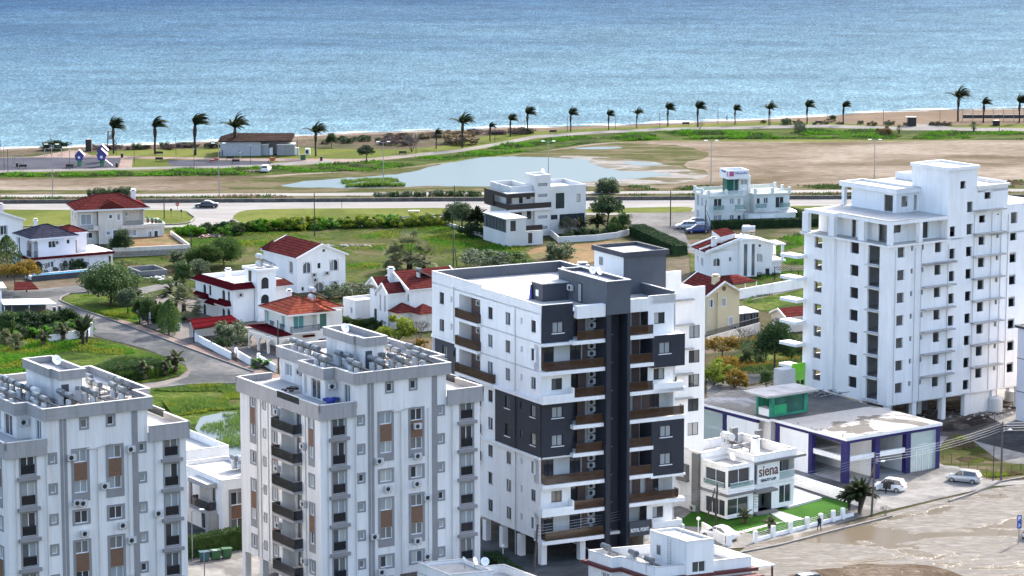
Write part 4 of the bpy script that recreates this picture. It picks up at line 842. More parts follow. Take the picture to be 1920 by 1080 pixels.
    c = fr.P(3.85,9.0,27.42); t = M(); t.v = []; t.hexa([c + Vector(v) for v in ((-.25,-.3,0),(.05,-.4,0),(.1,.3,0),(-.2,.35,0),(-.1,-.2,1.5),(.02,-.2,1.4),(.05,.1,1.6),(-.1,.15,1.5))],'blue_tarp'); tag(t.build('tarpaulin'),'blue tarpaulin hanging by the small dark plant room on the roof','tarpaulin')
    return fr
r2 = Z(1000,440,3.6); r4 = Z(1060,700,3.375)
frR = royal()
# ---------------- the unfinished white tower ----------------
def unfinished():
    fr = Frame((1662.5,762.5),3.0,35.3,126.5); WP = 'raw_white'; mat('raw_white',(.80,.80,.80),.9,.06,.5,.1,streak=.3,drip=.92); IN = 'raw_inside'; mat('raw_inside',(.50,.49,.49),.9,.15,.5)
    root = thing('unfinished_tower','unfinished white apartment tower with empty window openings and bare ledges','apartment building',fr.P(8,8,0))
    dz = 2.965; fl = [3.4 + dz*k for k in range(9)]; cz = [5.25 + dz*k for k in range(8)]; pr = fr.pr(0); pl = fr.pl(0); DP = .28
    F = Fac(root,pr,0,27.5,3.0,23.85,WP,DP)
    v = dict(void=True,rm='raw_white')
    for k in range(7):
        z = cz[k]
        F.w(2.0,z - .02,1.25,1.35,**v); F.w(3.9,z + .35,.4,.65,**v); F.w(5.75,z + .35,.4,.65,**v); F.w(8.45,z + .1,1.15,1.35,**v); F.w(10.95,z - .98 + .0,1.0,1.35,**v)
        if z + 2.1 < 23.7: F.w(13.95,z - 1.0 + .95*1 + 1.0,1.05,1.4,**v) if False else None
        F.w(13.95,z - .95,1.05,1.3,**v)
        if k < 7: F.w(16.2,z + .4,1.15,1.35,**v); F.w(19.05,z + .75,.42,.65,**v); F.w(21.95,z + .5,1.2,1.35,**v)
    F.done()
    # upper part of the same wall, right of the loggia
    F = Fac(root,pr,10.1,20.75,23.85,30.4,WP,DP)
    F.w(10.95,25.0,1.0,1.35,**v); F.w(13.95,28.0,1.05,1.4,**v); F.w(13.95,25.05,1.05,1.4,**v); F.w(16.2,26.4,1.15,1.35,**v); F.w(19.05,26.85,.42,.65,**v); F.w(17.1,29.35,1.2,1.1,**v); F.w(12.7,30.0,.01,.01,**v); F.done()
    F = Fac(root,pr,10.1,15.15,30.4,33.0,WP,DP); F.w(12.6,31.0,.95,1.0,**v); F.done()
    F = Fac(root,pr,20.75,27.5,23.85,27.6,WP,DP); F.w(22.0,25.9,1.2,1.5,**v); F.w(25.2,25.9,1.8,2.2,**v); F.done()
    for k in range(7):
        z = cz[k] - 1.45 + dz*0
        if k > 0: m = M(); m.pbox(pr,5.7,11.2,z - .6,z - .42,.005,.75,'concrete'); m.pbox(pr,5.7,11.2,z - .42,z - .36,.7,.75,'coping'); m.build('ledge',root)
        m = M(); z = cz[k] + 1.75; m.pbox(pr,14.5,20.0,z - .55,z - .38,.005,.75,'concrete'); m.pbox(pr,14.5,20.0,z - .38,z - .32,.7,.75,'coping'); m.build('ledge',root)
    m = M(); m.pbox(pr,5.7,11.2,21.1,21.27,.005,.75,'concrete'); m.build('ledge',root)
    m = M(); m.pbox(pr,14.5,19.9,27.35,27.5,.005,.75,'concrete'); m.build('ledge',root)
    m = M()
    for s,a,b in ((4.4,3.2,23.4),(5.5,3.2,23.4),(10.2,3.2,23.4),(14.75,3.2,27),(17.9,3.2,27),(19.6,3.2,27),(20.9,3.2,26.5),(1.0,3.2,23.4)): m.tube(pr.P(s,a,.07),pr.P(s,b,.07),.045,n=5,mt='coping')
    m.build('downpipe',root)
    # left-front wall
    F = Fac(root,pl,0,10.2,3.0,23.85,WP,DP)
    for k in range(7): F.w(2.95,cz[k] - .45,2.2,2.6,**v); F.w(6.6,cz[k] - .05,1.6,1.45,**v)
    F.done(); F = Fac(root,fr.pl(-.45),10.2,15.9,3.0,23.85,WP,DP)
    for k in range(7): F.w(13.1,cz[k] - .1,1.5,1.4,**v)
    F.done(); m = M(); m.fbox(fr,-.45,0,10.0,10.2,3.0,23.85,WP); m.fbox(fr,-.44,0,15.7,15.88,3,23.85,WP); m.build('side_wall',root)
    for k in range(7): m = M(); m.pbox(pl,1.75,4.15,cz[k] - 1.95,cz[k] - 1.78,.005,.5,'coping'); m.build('ledge',root)
    for k in range(1,7): m = M(); m.fbox(fr,-2.2,-.46,15.3,18.6,fl[k] - .55,fl[k] - .15,WP); m.build('side_balcony',root)
    # inner slabs and partitions seen through the openings
    for k in range(7):
        m = M(); m.prism(rect(fr,.3,27.2,.3,15.6),fl[k] - .22,fl[k] - .05,IN,top=IN); m.build('floor_slab',root)
        m = M(); m.fbox(fr,4.6,4.75,.3,6,fl[k],fl[k] + 2.7,IN); m.fbox(fr,.3,27.2,6.0,6.15,fl[k],fl[k] + 2.7,IN); m.fbox(fr,9.6,9.75,.3,6,fl[k],fl[k] + 2.7,IN); m.fbox(fr,12.6,12.75,.3,6,fl[k],fl[k] + 2.7,IN); m.fbox(fr,.3,6,9.1,9.25,fl[k],fl[k] + 2.7,IN); m.fbox(fr,18,18.15,.3,6,fl[k],fl[k] + 2.7,IN); m.build('partition',root)
    m = M(); m.prism(rect(fr,0,27.5,0,15.9),3.0,3.1,WP,top=False); m.build('soffit',root)
    F = Fac(root,Plane(fr.P(27.5,15.9),-fr.R,fr.L),0,27.5,3.1,23.85,WP,DP,name='rear_wall')
    for k in range(7):
        for a in (3,8,12,20,25): F.w(a,cz[k],1.5,1.4,**v)
    F.done(); m = M(); m.fbox(fr,27.3,27.5,.01,15.89,3.1,27.6,WP); m.build('side_wall',root)
    # loggia storey
    def fl_sl(p,z0,z1,nm='floor_slab',mt=WP,top='roof_screed'): m = M(); m.prism(FP(fr,p),z0,z1,mt,top=top); return m.build(nm,root)
    fl_sl([(-.6,-.35),(10.2,-.35),(10.2,.0),(27.5,.0),(27.5,16.2),(-1.0,16.2),(-1.0,9.8),(-.6,9.8)],23.86,24.1)
    fl_sl([(-.1,-.1),(10.1,-.1),(10.1,0.02),(20.6,.02),(20.6,15.9),(-.5,15.9),(-.5,10),(-.1,10)],26.7,27.15,'roof_slab')
    for a,b in ((.2,.2),(.2,5.1),(-.2,10.4),(-.2,15.5),(5.3,.25)): m = M(); m.fbox(fr,a - .3,a + .3,b - .3,b + .3 + (.5 if b > 4 else 0),24.1,26.7,WP); m.build('column',root)
    F = Fac(root,fr.pr(1.6),1.6,10.1,24.1,26.7,WP,.2,name='recess_wall'); F.w(2.7,25.9,1.5,1.1,**v); F.w(7.4,25.35,1.5,2.2,**v); F.done()
    F = Fac(root,fr.pl(1.6),1.6,15.4,24.1,26.7,WP,.2,name='recess_wall'); F.w(3.0,25.25,1.9,2.3,**v); F.w(8.6,25.25,.8,2.3,**v); F.w(13.2,25.3,.9,2.2,**v); F.done()
    m = M(); m.fbox(fr,3,9.9,3,3.15,24.1,26.68,IN); m.fbox(fr,3,3.15,3.2,14,24.1,26.68,IN); m.build('partition',root)
    m = M(); m.fbox(fr,-.1,6.5,-.1,.1,27.155,27.3,'coping'); m.fbox(fr,-.1,.1,.1,9.8,27.155,27.3,'coping'); m.build('kerb_upstand',root)
    # penthouse
    F = Fac(root,fr.pr(5.6),6.2,10.1,27.155,29.7,WP,.2); F.w(7.7,28.6,1.2,1.4,**v); F.w(9.6,28.3,.6,2.0,**v); F.done()
    F = Fac(root,fr.pl(6.2),5.6,14.2,27.155,29.7,WP,.2); F.w(7.1,28.3,1.7,2.2,**v); F.done()
    m = M(); m.fbox(fr,9,9.15,7,14,27.2,29.68,IN); m.build('partition',root)
    for a,b in ((6.0,15.9),(9.5,15.9)): m = M(); m.fbox(fr,a,a + .5,b - .5,b,27.155,29.7,WP); m.build('column',root)
    fl_sl([(5.8,5.2),(10.05,5.2),(10.05,6.9),(15.2,6.9),(15.2,.0),(20.75,0),(20.75,16.2),(5.8,16.2)],29.72,30.1,'roof_slab'); parapet(root,FP(fr,[(15.2,-.2),(20.95,-.2),(20.95,8),(15.2,8)]),30.405,30.6,WP,.3); fl_sl([(15.25,.05),(20.7,.05),(20.7,7.8),(15.25,7.8)],30.3,30.42,'roof_slab')
    parapet(root,FP(fr,[(5.8,5.2),(10.0,5.2),(10.0,16.2),(5.8,16.2)]),30.105,30.3,WP,.25)
    m = M(); m.prism(rect(fr,10.1,15.15,.0,6.9),24.1,33.0,WP,top=False,skip=(0,)); m.build('lift_tower',root)
    m = M(); m.prism(rect(fr,9.9,15.35,-.25,7.1),33.005,33.2,WP,top='roof_screed'); m.ring(rect(fr,9.9,15.35,-.25,7.1),33.205,33.45,.3,WP,None); m.build('lift_tower_roof',root)
    m = M(); m.prism(rect(fr,15.2,20.75,.3,15.5),24.1,30.95,WP,top=False,skip=(0,)); m.build('penthouse_wall',root)
    fl_sl([(20.8,.02),(27.5,.02),(27.5,15.9),(20.8,15.9)],27.605,27.75,'roof_slab')
    # columns under the building
    for a in (.5,5,10.2,14.3,19.3,24,27):
        for b in (.5,5,10,15.3): m = M(); m.fbox(fr,a - .35,a + .35,b - .35,b + .35,0,3.0,WP); m.build('column',root)
    m = M(); m.fbox(fr,14.7,19.3,.6,.8,0,3.0,WP); m.build('ground_floor_wall',root); m = M(); m.fbox(fr,9,13,6,6.2,0,3,'dark_concrete'); m.build('ground_floor_wall',root); m = M(); m.fbox(fr,2,8,7,7.2,0,3,'dark_concrete'); m.build('ground_floor_wall',root)
    return fr
frK = unfinished()
# ---------------- smaller buildings ----------------
v2 = Z(0,350,6); v3 = Z(110,340,7.714); v4 = Z(340,470,4.697); v9 = Z(1290,300,8.309); v10 = Z(1280,410,4.696); lh = Z(340,790,3.724); si = Z(1240,790,4.319)
v8 = Z(820,310,5.0526); v7 = Z(620,420,4.909); bh = Z(1060,940,4.3636); v5 = Z(330,420,3.857); ga = Z(1430,700,4.694); z2 = Z(1240,660,2.572); sh = Z(1320,560,4)
def bx(root,fr,a0,a1,b0,b1,z0,z1,mt,name='wall',top=None,skip=()):
    m = M(); m.prism(rect(fr,a0,a1,b0,b1),z0,z1,mt,top=top,skip=skip); return m.build(name,root)
def post(root,fr,a,b,z0,z1,w=.3,mt='white_plaster',name='column'):
    m = M(); m.fbox(fr,a - w/2,a + w/2,b - w/2,b + w/2,z0,z1,mt); return m.build(name,root)
def rail(root,pl,a0,a1,z0,h=.95,d=0,mt='metal_black'): return railing(root,pl,a0,a1,z0,z0 + h,d,mt,mt,bars=True)
def arches(root,pl,a0,a1,n,z0,z1,mt,t=.3,name='arcade'):
    m = M(); w = (a1 - a0)/n; p = .18; r = w/2 - p; zc = z1 - .35 - r
    for i in range(n):
        c = a0 + w*(i + .5)
        for s in (-1,1):
            x0,x1 = sorted((c + s*w/2,c + s*r)); m.pbox(pl,x0,x1,z0,z1,-t,0,mt)
        k = 10
        for j in range(k):
            b0,b1 = math.pi*j/k,math.pi*(j + 1)/k; pa,pb = (c - r*math.cos(b0),zc + r*math.sin(b0)),(c - r*math.cos(b1),zc + r*math.sin(b1))
            m.hexa([pl.P(pa[0],pa[1],0),pl.P(pb[0],pb[1],0),pl.P(pb[0],pb[1],-t),pl.P(pa[0],pa[1],-t),pl.P(pa[0],z1,0),pl.P(pb[0],z1,0),pl.P(pb[0],z1,-t),pl.P(pa[0],z1,-t)],mt)
    return m.build(name,root)
def villa2():   # white villa with slate hip roof
    fr = Frame(v2(355,1000),0,31,121); WP = 'lilac_white'; mat('lilac_white',(.76,.73,.76),.85,.05,.5)
    r = thing('villa','two-storey white villa with a blue-grey tiled hip roof and red-edged lower roof','house',fr.P(5,4))
    F = Fac(r,fr.pr(0),2.2,14.2,0,2.7,WP); F.p(v2(573,875),1.1,1.0); F.p(v2(738,862),.9,1.0,arch=True,mull=0); F.p(v2(792,858),.5,.9,mull=0); F.p(v2(905,855),1.4,1.5,name='door'); F.done()
    arches(r,fr.pr(0),0.0,2.2,1,0,2.7,WP); arches(r,fr.pr(-.1),10.5,14.9,3,0,2.7,WP); arches(r,fr.pl(0),0,2.4,1,0,2.7,WP)
    F = Fac(r,fr.pl(0),2.4,8.6,0,2.7,WP); F.p(v2(200,850),1.0,1.2); F.done(); bx(r,fr,2.2,10.4,1.5,8.6,.02,2.7,WP,skip=(0,)); bx(r,fr,0.2,10.4,8.4,8.6,.02,2.7,WP)
    m = M(); m.prism(rect(fr,-.2,15,-.2,8.8),2.7,2.85,WP,top='roof_screed'); m.build('terrace',r)
    m = M(); m.ring(rect(fr,-.35,15.15,-.35,8.95),2.705,3.0,.35,WP,None); m.build('eaves',r)
    for i,(pl,L) in enumerate(((fr.pr(-.35),15.15),(fr.pl(-.35),8.95))):
        m = M(); m.face([pl.P(-.35,2.7,.35),pl.P(L,2.7,.35),pl.P(L,3.1,.002),pl.P(-.35,3.1,.002)],'maroon_tiles'); m.build('tiled_eave',r)
    F = Fac(r,fr.pr(1.0),1.9,8.6,2.86,6.0,WP); F.p(v2(587,650),1.35,1.15,pane='glass'); F.p(v2(768,618),.6,.75,mull=0,pane='glass'); F.done(); ac_unit(r,fr.pr(1.0),5.1,5.2)
    arches(r,fr.pr(1.0),.6,1.9,1,2.86,6.0,WP); arches(r,fr.pl(.6),1.0,3.6,1,2.86,6.0,WP); rail(r,fr.pl(.6),1.2,3.4,2.9); rail(r,fr.pr(1),.8,1.7,2.9)
    F = Fac(r,fr.pl(.6),3.6,8.2,2.86,6.0,WP); F.p(v2(205,610),.9,1.1); F.done(); bx(r,fr,1.9,8.6,2.6,8.2,2.86,6.0,WP)
    hip(r,fr,.6,8.6,1.0,8.2,6.15,1.75,'slate_tiles',fascia=WP)
    bx(r,fr,8.62,11.5,3.0,8.2,2.86,6.2,WP); hip(r,fr,8.0,11.4,3.4,8.0,6.3,.9,'red_tiles',fascia=WP); rail(r,fr.pr(.2),8.8,11.5,2.9,.9,0,'frame_white')
    m = M(); m.pbox(fr.pr(1.0),8.7,9.6,2.9,5.0,-2.2,-1.95,'louvre_wood'); m.build('door',r)
    chimney(r,fr,4.0,7.4,7.0,8.2,.5)
    p = thing('swimming_pool','narrow blue swimming pool with pale paving in front of the slate-roofed villa','swimming pool',fr.P(4,-4)); m = M(); m.ring(rect(fr,-2.2,9.5,-5.6,-2.6),0.12,.75,.5,'coping',None); m.build('pool_surround',p); m = M(); m.face([(*q,.62) for q in rect(fr,-1.8,9.2,-5.2,-3)],'pool_water'); m.build('pool_water',p); m = M(); m.fbox(fr,-2.3,9.6,-5.9,-5.62,0,.9,'anthracite'); m.build('pool_wall',p)
    m = M(); m.fbox(fr,-1.5,12,-2.4,0,.08,.14,'light_paving_mat' if 'light_paving_mat' in MT else 'yard_concrete'); o = m.build('terrace_paving'); o['kind'] = 'structure'
villa2()
def villa3():
    fr = Frame(v3(1520,870),0,17,107); WP = 'cream_plaster'; r = thing('villa','large cream two-storey villa with a wide dark red hip roof and roof terrace','house',fr.P(-7,4))
    pr = fr.pr(0); tr = dict(sur='frame_white',sw=.16)
    F = Fac(r,pr,-3.4,.1,0,2.75,WP); F.p(v3(1318,765),.7,1.1,**tr); F.p(v3(1412,790),.75,1.9,name='door',mull=0,pane='glass',**tr); F.done(); bx(r,fr,-3.4,.1,0,7,0,2.75,WP,top='roof_screed',skip=(0,))
    parapet(r,rect(fr,-3.4,.3,-.2,7.1),2.752,3.3,WP,.25)
    F = Fac(r,pr,-11.9,-3.4,0,6.3,WP)
    F.p(v3(720,752),.7,.7,mull=0,**tr); F.p(v3(818,780),.8,1.9,name='door',mull=0,**tr); F.p(v3(1075,745),1.3,1.1,**tr); F.p(v3(752,512),.6,.7,mull=0,**tr); F.p(v3(868,518),.6,1.1,mull=0,**tr)
    F.hole(-7.4,-3.7,3.2,6.0,1.4); F.done(); F = Fac(r,fr.pr(1.39),-7.4,-3.7,3.2,6.0,'sun_cream'  if 'sun_cream' in MT else WP,name='recess_wall'); F.w(-6.5,5.1,.5,.7,mull=0,**tr); F.done(); rail(r,pr,-7.0,-4.3,3.2,.8,.05)
    m = M(); m.fbox(fr,-7.8,-3.4,-.5,-.002,2.7,3.3,WP); m.build('balcony',r)
    F = Fac(r,fr.pr(.8),-15.6,-11.9,0,6.3,WP); F.p(v3(398,555),1.9,1.9,name='sliding_door',**tr); F.p(v3(430,785),1.5,1.0,**tr); F.done(); m = M(); m.fbox(fr,-15.2,-12.0,-.6,.78,2.6,2.8,WP); m.fbox(fr,-12.9,-12.0,-.6,-.45,2.8,3.5,WP); m.build('balcony',r); rail(r,fr.pr(-.5),-15.2,-12.9,2.8,.8)
    F = Fac(r,fr.pl(-15.6),.8,8.2,0,6.3,WP); F.w(2.5,5,.8,1.2,**tr); F.w(5.5,5,.8,1.2,**tr); F.done(); bx(r,fr,-15.6,-3.4,1.4,8.2,0,6.3,WP,skip=(0,3))
    hip(r,fr,-15.6,-3.3,-.1,8.3,6.45,2.2,'red_tiles',.7,'frame_white')
    m = M(); g = fr
    m.face([g.P(-12.2,-.9,6.5),g.P(-6.9,-.9,6.5),g.P(-9.55,-.7,8.0)],'red_tiles'); m.face([g.P(-12.2,-.95,6.52),g.P(-9.55,-.75,8.05),g.P(-9.55,2.6,8.05)],'red_tiles'); m.face([g.P(-9.55,-.75,8.05),g.P(-6.9,-.95,6.52),g.P(-9.55,2.6,8.05)],'red_tiles'); m.build('roof_gablet',r)
    m = M(); m.fbox(fr,-12.1,-7.0,-.85,-.1,6.2,6.48,'frame_white'); m.build('roof_trim',r)
    chimney(r,fr,-4.3,6.4,6.3,8.6,.8); 
    for i,(a,b) in enumerate(((-1.8,5.8),(-1.2,4.7),(-.7,3.6),(-.3,2.4),(-.2,1.3))):
        t = thing('potted_plant',['dark potted plant furthest back on the cream villa terrace','second dark potted plant from the back on the cream villa terrace','middle dark potted plant on the cream villa terrace','second potted plant from the front corner of the cream villa terrace','dark potted plant at the front corner of the cream villa terrace'][i],'potted plant',fr.P(a,b,2.76)); m = M(); c = fr.P(a,b,2.76); m.tube(c,c + Vector((0,0,.5)),.2,.28,8,'pot'); m.build('pot',t); m = M(); m.ball(c + Vector((0,0,.75)),.35,'bin_green',7,4); m.build('leaves',t)
    w = thing('garden_wall','beige boundary wall below the cream villa','wall',fr.P(-6,-4)); m = M(); P0,P1,P2 = G(212,483),G(357,476),G(322,450)
    for a,b in ((P0,P1),(P1,P2)):
        d = (b - a).normalized(); n = Vector((-d.y,d.x,0))*.25; m.hexa([v + Vector((0,0,z)) for z in (0,1.7) for v in (a,b,b + n,a + n)],WP)
    m.build('wall',w)
    yd = M(); yd.prism([(p.x,p.y) for p in (P0,P1,P2,G(240,446))],.1,1.0,'dirt',top='dirt'); o = yd.build('raised_yard'); o['kind'] = 'structure'
villa3()
def villa1():
    fr = Frame((0,470),0,31,121); r = thing('villa','white gabled villa with a red roof, cut by the left edge of the photo','house',fr.P(0,4)); WP = 'white_plaster'
    F = Fac(r,fr.pr(0),-6,4.5,0,5.3,WP); F.p((7,432),1.2,1.6,sur='grey_panel',sw=.08); F.p((5,462),1.8,1.3,pane='glass'); F.done(); bx(r,fr,-6,4.5,0,8,0,5.3,WP,skip=(0,))
    gable(r,fr,-6,4.5,0,8,5.3,1.9,'red_tiles','b'); chimney(r,fr,3.0,6.5,5.3,7.2,.6)
villa1()
def villa4():
    fr = Frame(v4(460,640),0,32,123); WP = 'white_plaster'; r = thing('villa','white villa with maroon tiled eaves, arched windows and a square stair tower','house',fr.P(3,5))
    F = Fac(r,fr.pl(0),0,12.6,0,5.1,WP); kw = dict(fr='dark_wood',arch=True,sur=None,pane='glass')
    for p in ((205,345),(253,348),(372,395),(418,405)): F.p(v4(*p),1.0 if p[0] not in (253,418) else .75,1.7,mull=1 if p[0] not in (253,418) else 0,**kw)
    for p in ((205,520),(372,560),(417,565)): F.p(v4(*p),1.0,1.8,**kw)
    F.done(); F = Fac(r,fr.pr(0),0,3.6,0,5.1,WP); F.done(); ac_unit(r,fr.pr(0),1.2,4.4)
    bx(r,fr,0,9.8,.5,12.6,0,5.1,WP,skip=(0,3)); bx(r,fr,6.9,9.8,.3,.5,0,5.1,WP)
    m = M(); m.prism(rect(fr,-.1,9.9,-.1,12.7),5.102,5.3,WP,top='roof_screed'); m.build('roof_slab',r); m = M(); m.ring(rect(fr,.5,9.3,.5,12.1),5.302,6.05,.2,WP,None); m.build('parapet',r)
    o = [fr.P(-.7,-.7,5.3),fr.P(10.4,-.7,5.3),fr.P(10.4,13.2,5.3),fr.P(-.7,13.2,5.3)]; q = [fr.P(.48,.48,6.15),fr.P(9.32,.48,6.15),fr.P(9.32,12.12,6.15),fr.P(.48,12.12,6.15)]
    for i in range(4):
        if i == 0: continue
        m = M(); j = (i + 1) % 4; m.face([o[i],o[j],q[j],q[i]],'maroon_tiles'); m.face([v - Vector((0,0,.12)) for v in (o[i],o[j],q[j],q[i])],WP); m.build('tiled_eave',r)
    for a0,a1 in ((-.7,3.5),(6.9,10.4)):
        m = M(); A,B,Cc,D = fr.P(a0,-.7,5.3),fr.P(a1,-.7,5.3),fr.P(min(a1,9.32),.48,6.15),fr.P(max(a0,.48),.48,6.15); m.face([A,B,Cc,D],'maroon_tiles' if a0 < 0 else 'red_tiles'); m.face([v - Vector((0,0,.12)) for v in (A,B,Cc,D)],WP); m.build('tiled_eave',r)
    for b0,b1,z in ((8.0,12.8,2.7),(4.6,8.2,2.2),(.6,4.8,2.6)):
        m = M(); pl = fr.pl(0); m.face([pl.P(b0,z,1.0),pl.P(b1,z,1.0),pl.P(b1 - .3,z + .75,.01),pl.P(b0 + .3,z + .75,.01)],'maroon_tiles'); m.pbox(pl,b0 + .1,b1 - .1,z - .2,z - .02,.01,.9,WP); m.face([pl.P(b0,z,1.0),pl.P(b0 + .3,z + .75,.01),pl.P(b0,z,.01)],'maroon_tiles'); m.build('tiled_canopy',r)
    S_ = bx(r,fr,3.7,6.9,-1.1,3.2,0,7.9,WP,'stair_tower',skip=(0,)); F = Fac(r,fr.pr(-1.1),3.7,6.9,0,7.9,WP,name='stair_tower_wall'); F.p(v4(737,285),1.3,1.8,**kw); F.p(v4(737,425),1.4,1.4,**kw); F.done()
    m = M(); m.prism(rect(fr,3.4,7.2,-1.4,3.5),7.905,8.1,WP,top='wet_screed'); m.ring(rect(fr,3.4,7.2,-1.4,3.5),8.102,8.3,.25,WP,None); m.build('tower_roof',r)
    m = M(); m.pbox(fr.pl(3.7),.9,1.8,6.1,7.8,.01,.06,'dark_wood'); m.build('door',r); chimney(r,fr,3.0,7.3,5.3,7.1,.7)
    heater((fr.P(5.2,.9).x,fr.P(5.2,.9).y,8.15),math.radians(-58),1,'large white solar water heater on the stair tower of the maroon-eaved villa','solar water heaters on villas',1.3)
    # garage canopy
    t = thing('carport','open carport with a long maroon tiled roof beside the arched-window villa','carport',G(435,630)); f2 = Frame(v4(110,690),2.2,25,115)
    m = M(); A = [G(*v4(75,600),2.9),G(*v4(110,690),2.2),G(*v4(525,625),2.2),G(*v4(440,565),2.9)]; m.face(A,'maroon_tiles'); m.face([v - Vector((0,0,.15)) for v in A],'dark_wood'); m.build('roof',t)
    for v in (A[1],A[2],A[1].lerp(A[2],.5),A[0],A[3]): m = M(); m.tube((v.x,v.y,0),v - Vector((0,0,.1)),.1,mt='dark_wood'); m.build('post',t)
    m = M(); m.prism([(v.x,v.y) for v in (A[0] - Vector((0,.3,0)),A[3] - Vector((0,.3,0)),A[3],A[0])],0,2.3,WP); m.build('back_wall',t)
villa4()
def villa6():
    fr = Frame(v4(1000,880),0,30,121); WP = 'ivory'; mat('ivory',(.74,.71,.66),.85,.05,.5); r = thing('villa','ivory villa with an orange-red tiled hip roof and teal balcony doors','house',fr.P(3,4))
    F = Fac(r,fr.pl(-1.0),-.4,6.5,0,5.5,WP); F.p(v4(757,580),1.0,1.9,pane='glass_teal',name='balcony_door'); F.p(v4(898,625),1.0,1.9,pane='glass_teal',name='balcony_door'); F.done()
    rail(r,fr.pl(-1.0),4.6,5.9,2.9,.85,.15); rail(r,fr.pl(-1.0),1.2,2.6,2.9,.85,.15)
    F = Fac(r,fr.pr(-.4),-1.0,5.6,0,5.5,WP); F.hole(-.4,3.5,2.9,5.2,1.2); F.w(4.5,4.1,1.1,2.3,pane='glass_grey',fr='green_paint',mull=3,name='lattice_window'); F.done()
    F = Fac(r,fr.pr(.79),-.4,3.5,2.9,5.2,WP,name='recess_wall'); F.w(1.1,4.0,1.7,2.0,pane='glass_teal',name='balcony_door'); F.done()
    m = M(); m.fbox(fr,-.9,3.6,-1.2,-.405,2.65,2.85,WP); o = m.build('balcony',r); railing(o,fr.pr(-1.15),-.9,3.6,2.85,3.75,0,'metal_black','metal_black',bars=True,sides=.7)
    for s,z in ((2.0,2.0),(4.6,1.2)): m = M(); m.pbox(fr.pr(-.4),s - .9,s + .9,z,z + .25,.01,.5,'maroon_tiles'); m.build('tiled_hood',r)
    bx(r,fr,-1.0,5.6,-.4 + 1.3,7.8,0,5.5,WP,skip=(0,3)); bx(r,fr,5.65,8.3,.8,7.5,0,5.3,WP); hip(r,fr,-1.0,5.6,-.4,7.8,5.6,1.75,'orange_tiles',.7,WP); hip(r,fr,2.0,8.3,2.0,7.5,5.62,1.35,'orange_tiles',.6,WP,'side_roof')
    m = M(); g = fr; m.face([g.P(2.4,-1.25,5.62),g.P(4.0,-1.2,6.15),g.P(4.0,1.5,6.75)],'orange_tiles'); m.face([g.P(4.0,-1.2,6.15),g.P(5.5,-1.25,5.62),g.P(4.0,1.5,6.75)],'orange_tiles'); m.face([g.P(2.4,-1.25,5.62),g.P(5.5,-1.25,5.62),g.P(4.0,-1.2,6.15)],'orange_tiles'); m.build('roof_gablet',r)
    chimney(r,fr,2.6,6.8,5.5,7.6,.6); c = fr.P(4.6,3.2); heater((c.x,c.y,6.6),math.radians(-58),1,'white solar water heater on the orange tiled roof','solar water heaters on villas',1.2)
    t = thing('arcaded_porch','arcaded porch with a dark maroon roof beside the ivory villa','porch',G(500,660)); 
    P = [G(*v4(560,660),2.95),G(*v4(860,765),2.7),G(*v4(985,745),2.75),G(*v4(745,645),3.1)]
    m = M(); m.face([v + Vector((0,0,.1)) for v in P],'maroon_tiles'); m.prism([(v.x,v.y) for v in P],2.55,2.72,'cream_plaster'); m.build('roof',t)
    P0,P1 = G(*v4(590,860)),G(*v4(845,935)); d = (P1 - P0); L = d.length; d.normalize(); arches(t,Plane(P0,d,Vector((d.y,-d.x,0))),0,L,3,0,2.6,'cream_plaster')
    P2 = P1 + Vector((2.6,1.3,0)); d = (P2 - P1); L = d.length; d.normalize(); arches(t,Plane(P1 + d*.02,d,Vector((d.y,-d.x,0))),0.05,L,1,0,2.6,'cream_plaster')
    m = M(); m.prism([(v.x + .3,v.y + .5) for v in (P0,P1,P2,P0 + (P2 - P1))],.07,.2,'pink_paving'); m.build('floor',t)
villa6()
def villa5():
    fr = Frame(v5(880,500),0,30,124); WP = 'white_plaster'; r = thing('villa','white villa with a red gabled roof and four arched windows on its gable wall','house',fr.P(4,5)); kw = dict(arch=True,sur='grey_panel',sw=.05)
    F = Fac(r,fr.pr(0),0,8.8,0,5.8,WP)
    for p,w,h in (((948,318),1.4,1.8),((1143,298),1.5,1.8),((1143,452),1.5,1.7),((1035,468),1.7,2.0)): F.p(v5(*p),w,h,**kw)
    F.p(v5(1036,302),.65,1.0,arch=True,mull=0); F.p(v5(918,470),.5,.7,mull=0); F.done()
    for p in ((995,365),(1002,402),(1088,352)): a,z = fr.pr(0).px(v5(*p)); ac_unit(r,fr.pr(0),a,z)
    F = Fac(r,fr.pl(0),0,11.2,0,5.8,WP); F.p(v5(832,315),1.1,1.9,**kw); F.done(); bx(r,fr,0,8.8,0,11.2,0,5.8,WP,skip=(0,3)); gable(r,fr,0,8.8,0,11.2,5.8,1.9,'red_tiles','b',.35)
    m = M(); g = fr; q = [g.P(-.3,9.0,5.85),g.P(-.3,12.2,5.85),g.P(3.2,12.2,5.85),g.P(3.2,9.0,5.85)]; ap = g.P(1.4,10.8,7.3)
    for i in range(4): m.face([q[i],q[(i + 1) % 4],ap],'red_tiles')
    m.build('roof_turret',r); m = M(); m.ball(ap + Vector((0,0,.1)),.15,'pot'); m.build('finial',r); m = M(); m.pbox(fr.pr(0),4.6,5.0,6.5,6.9,.01,.08,'anthracite'); m.build('gable_vent',r)
villa5()
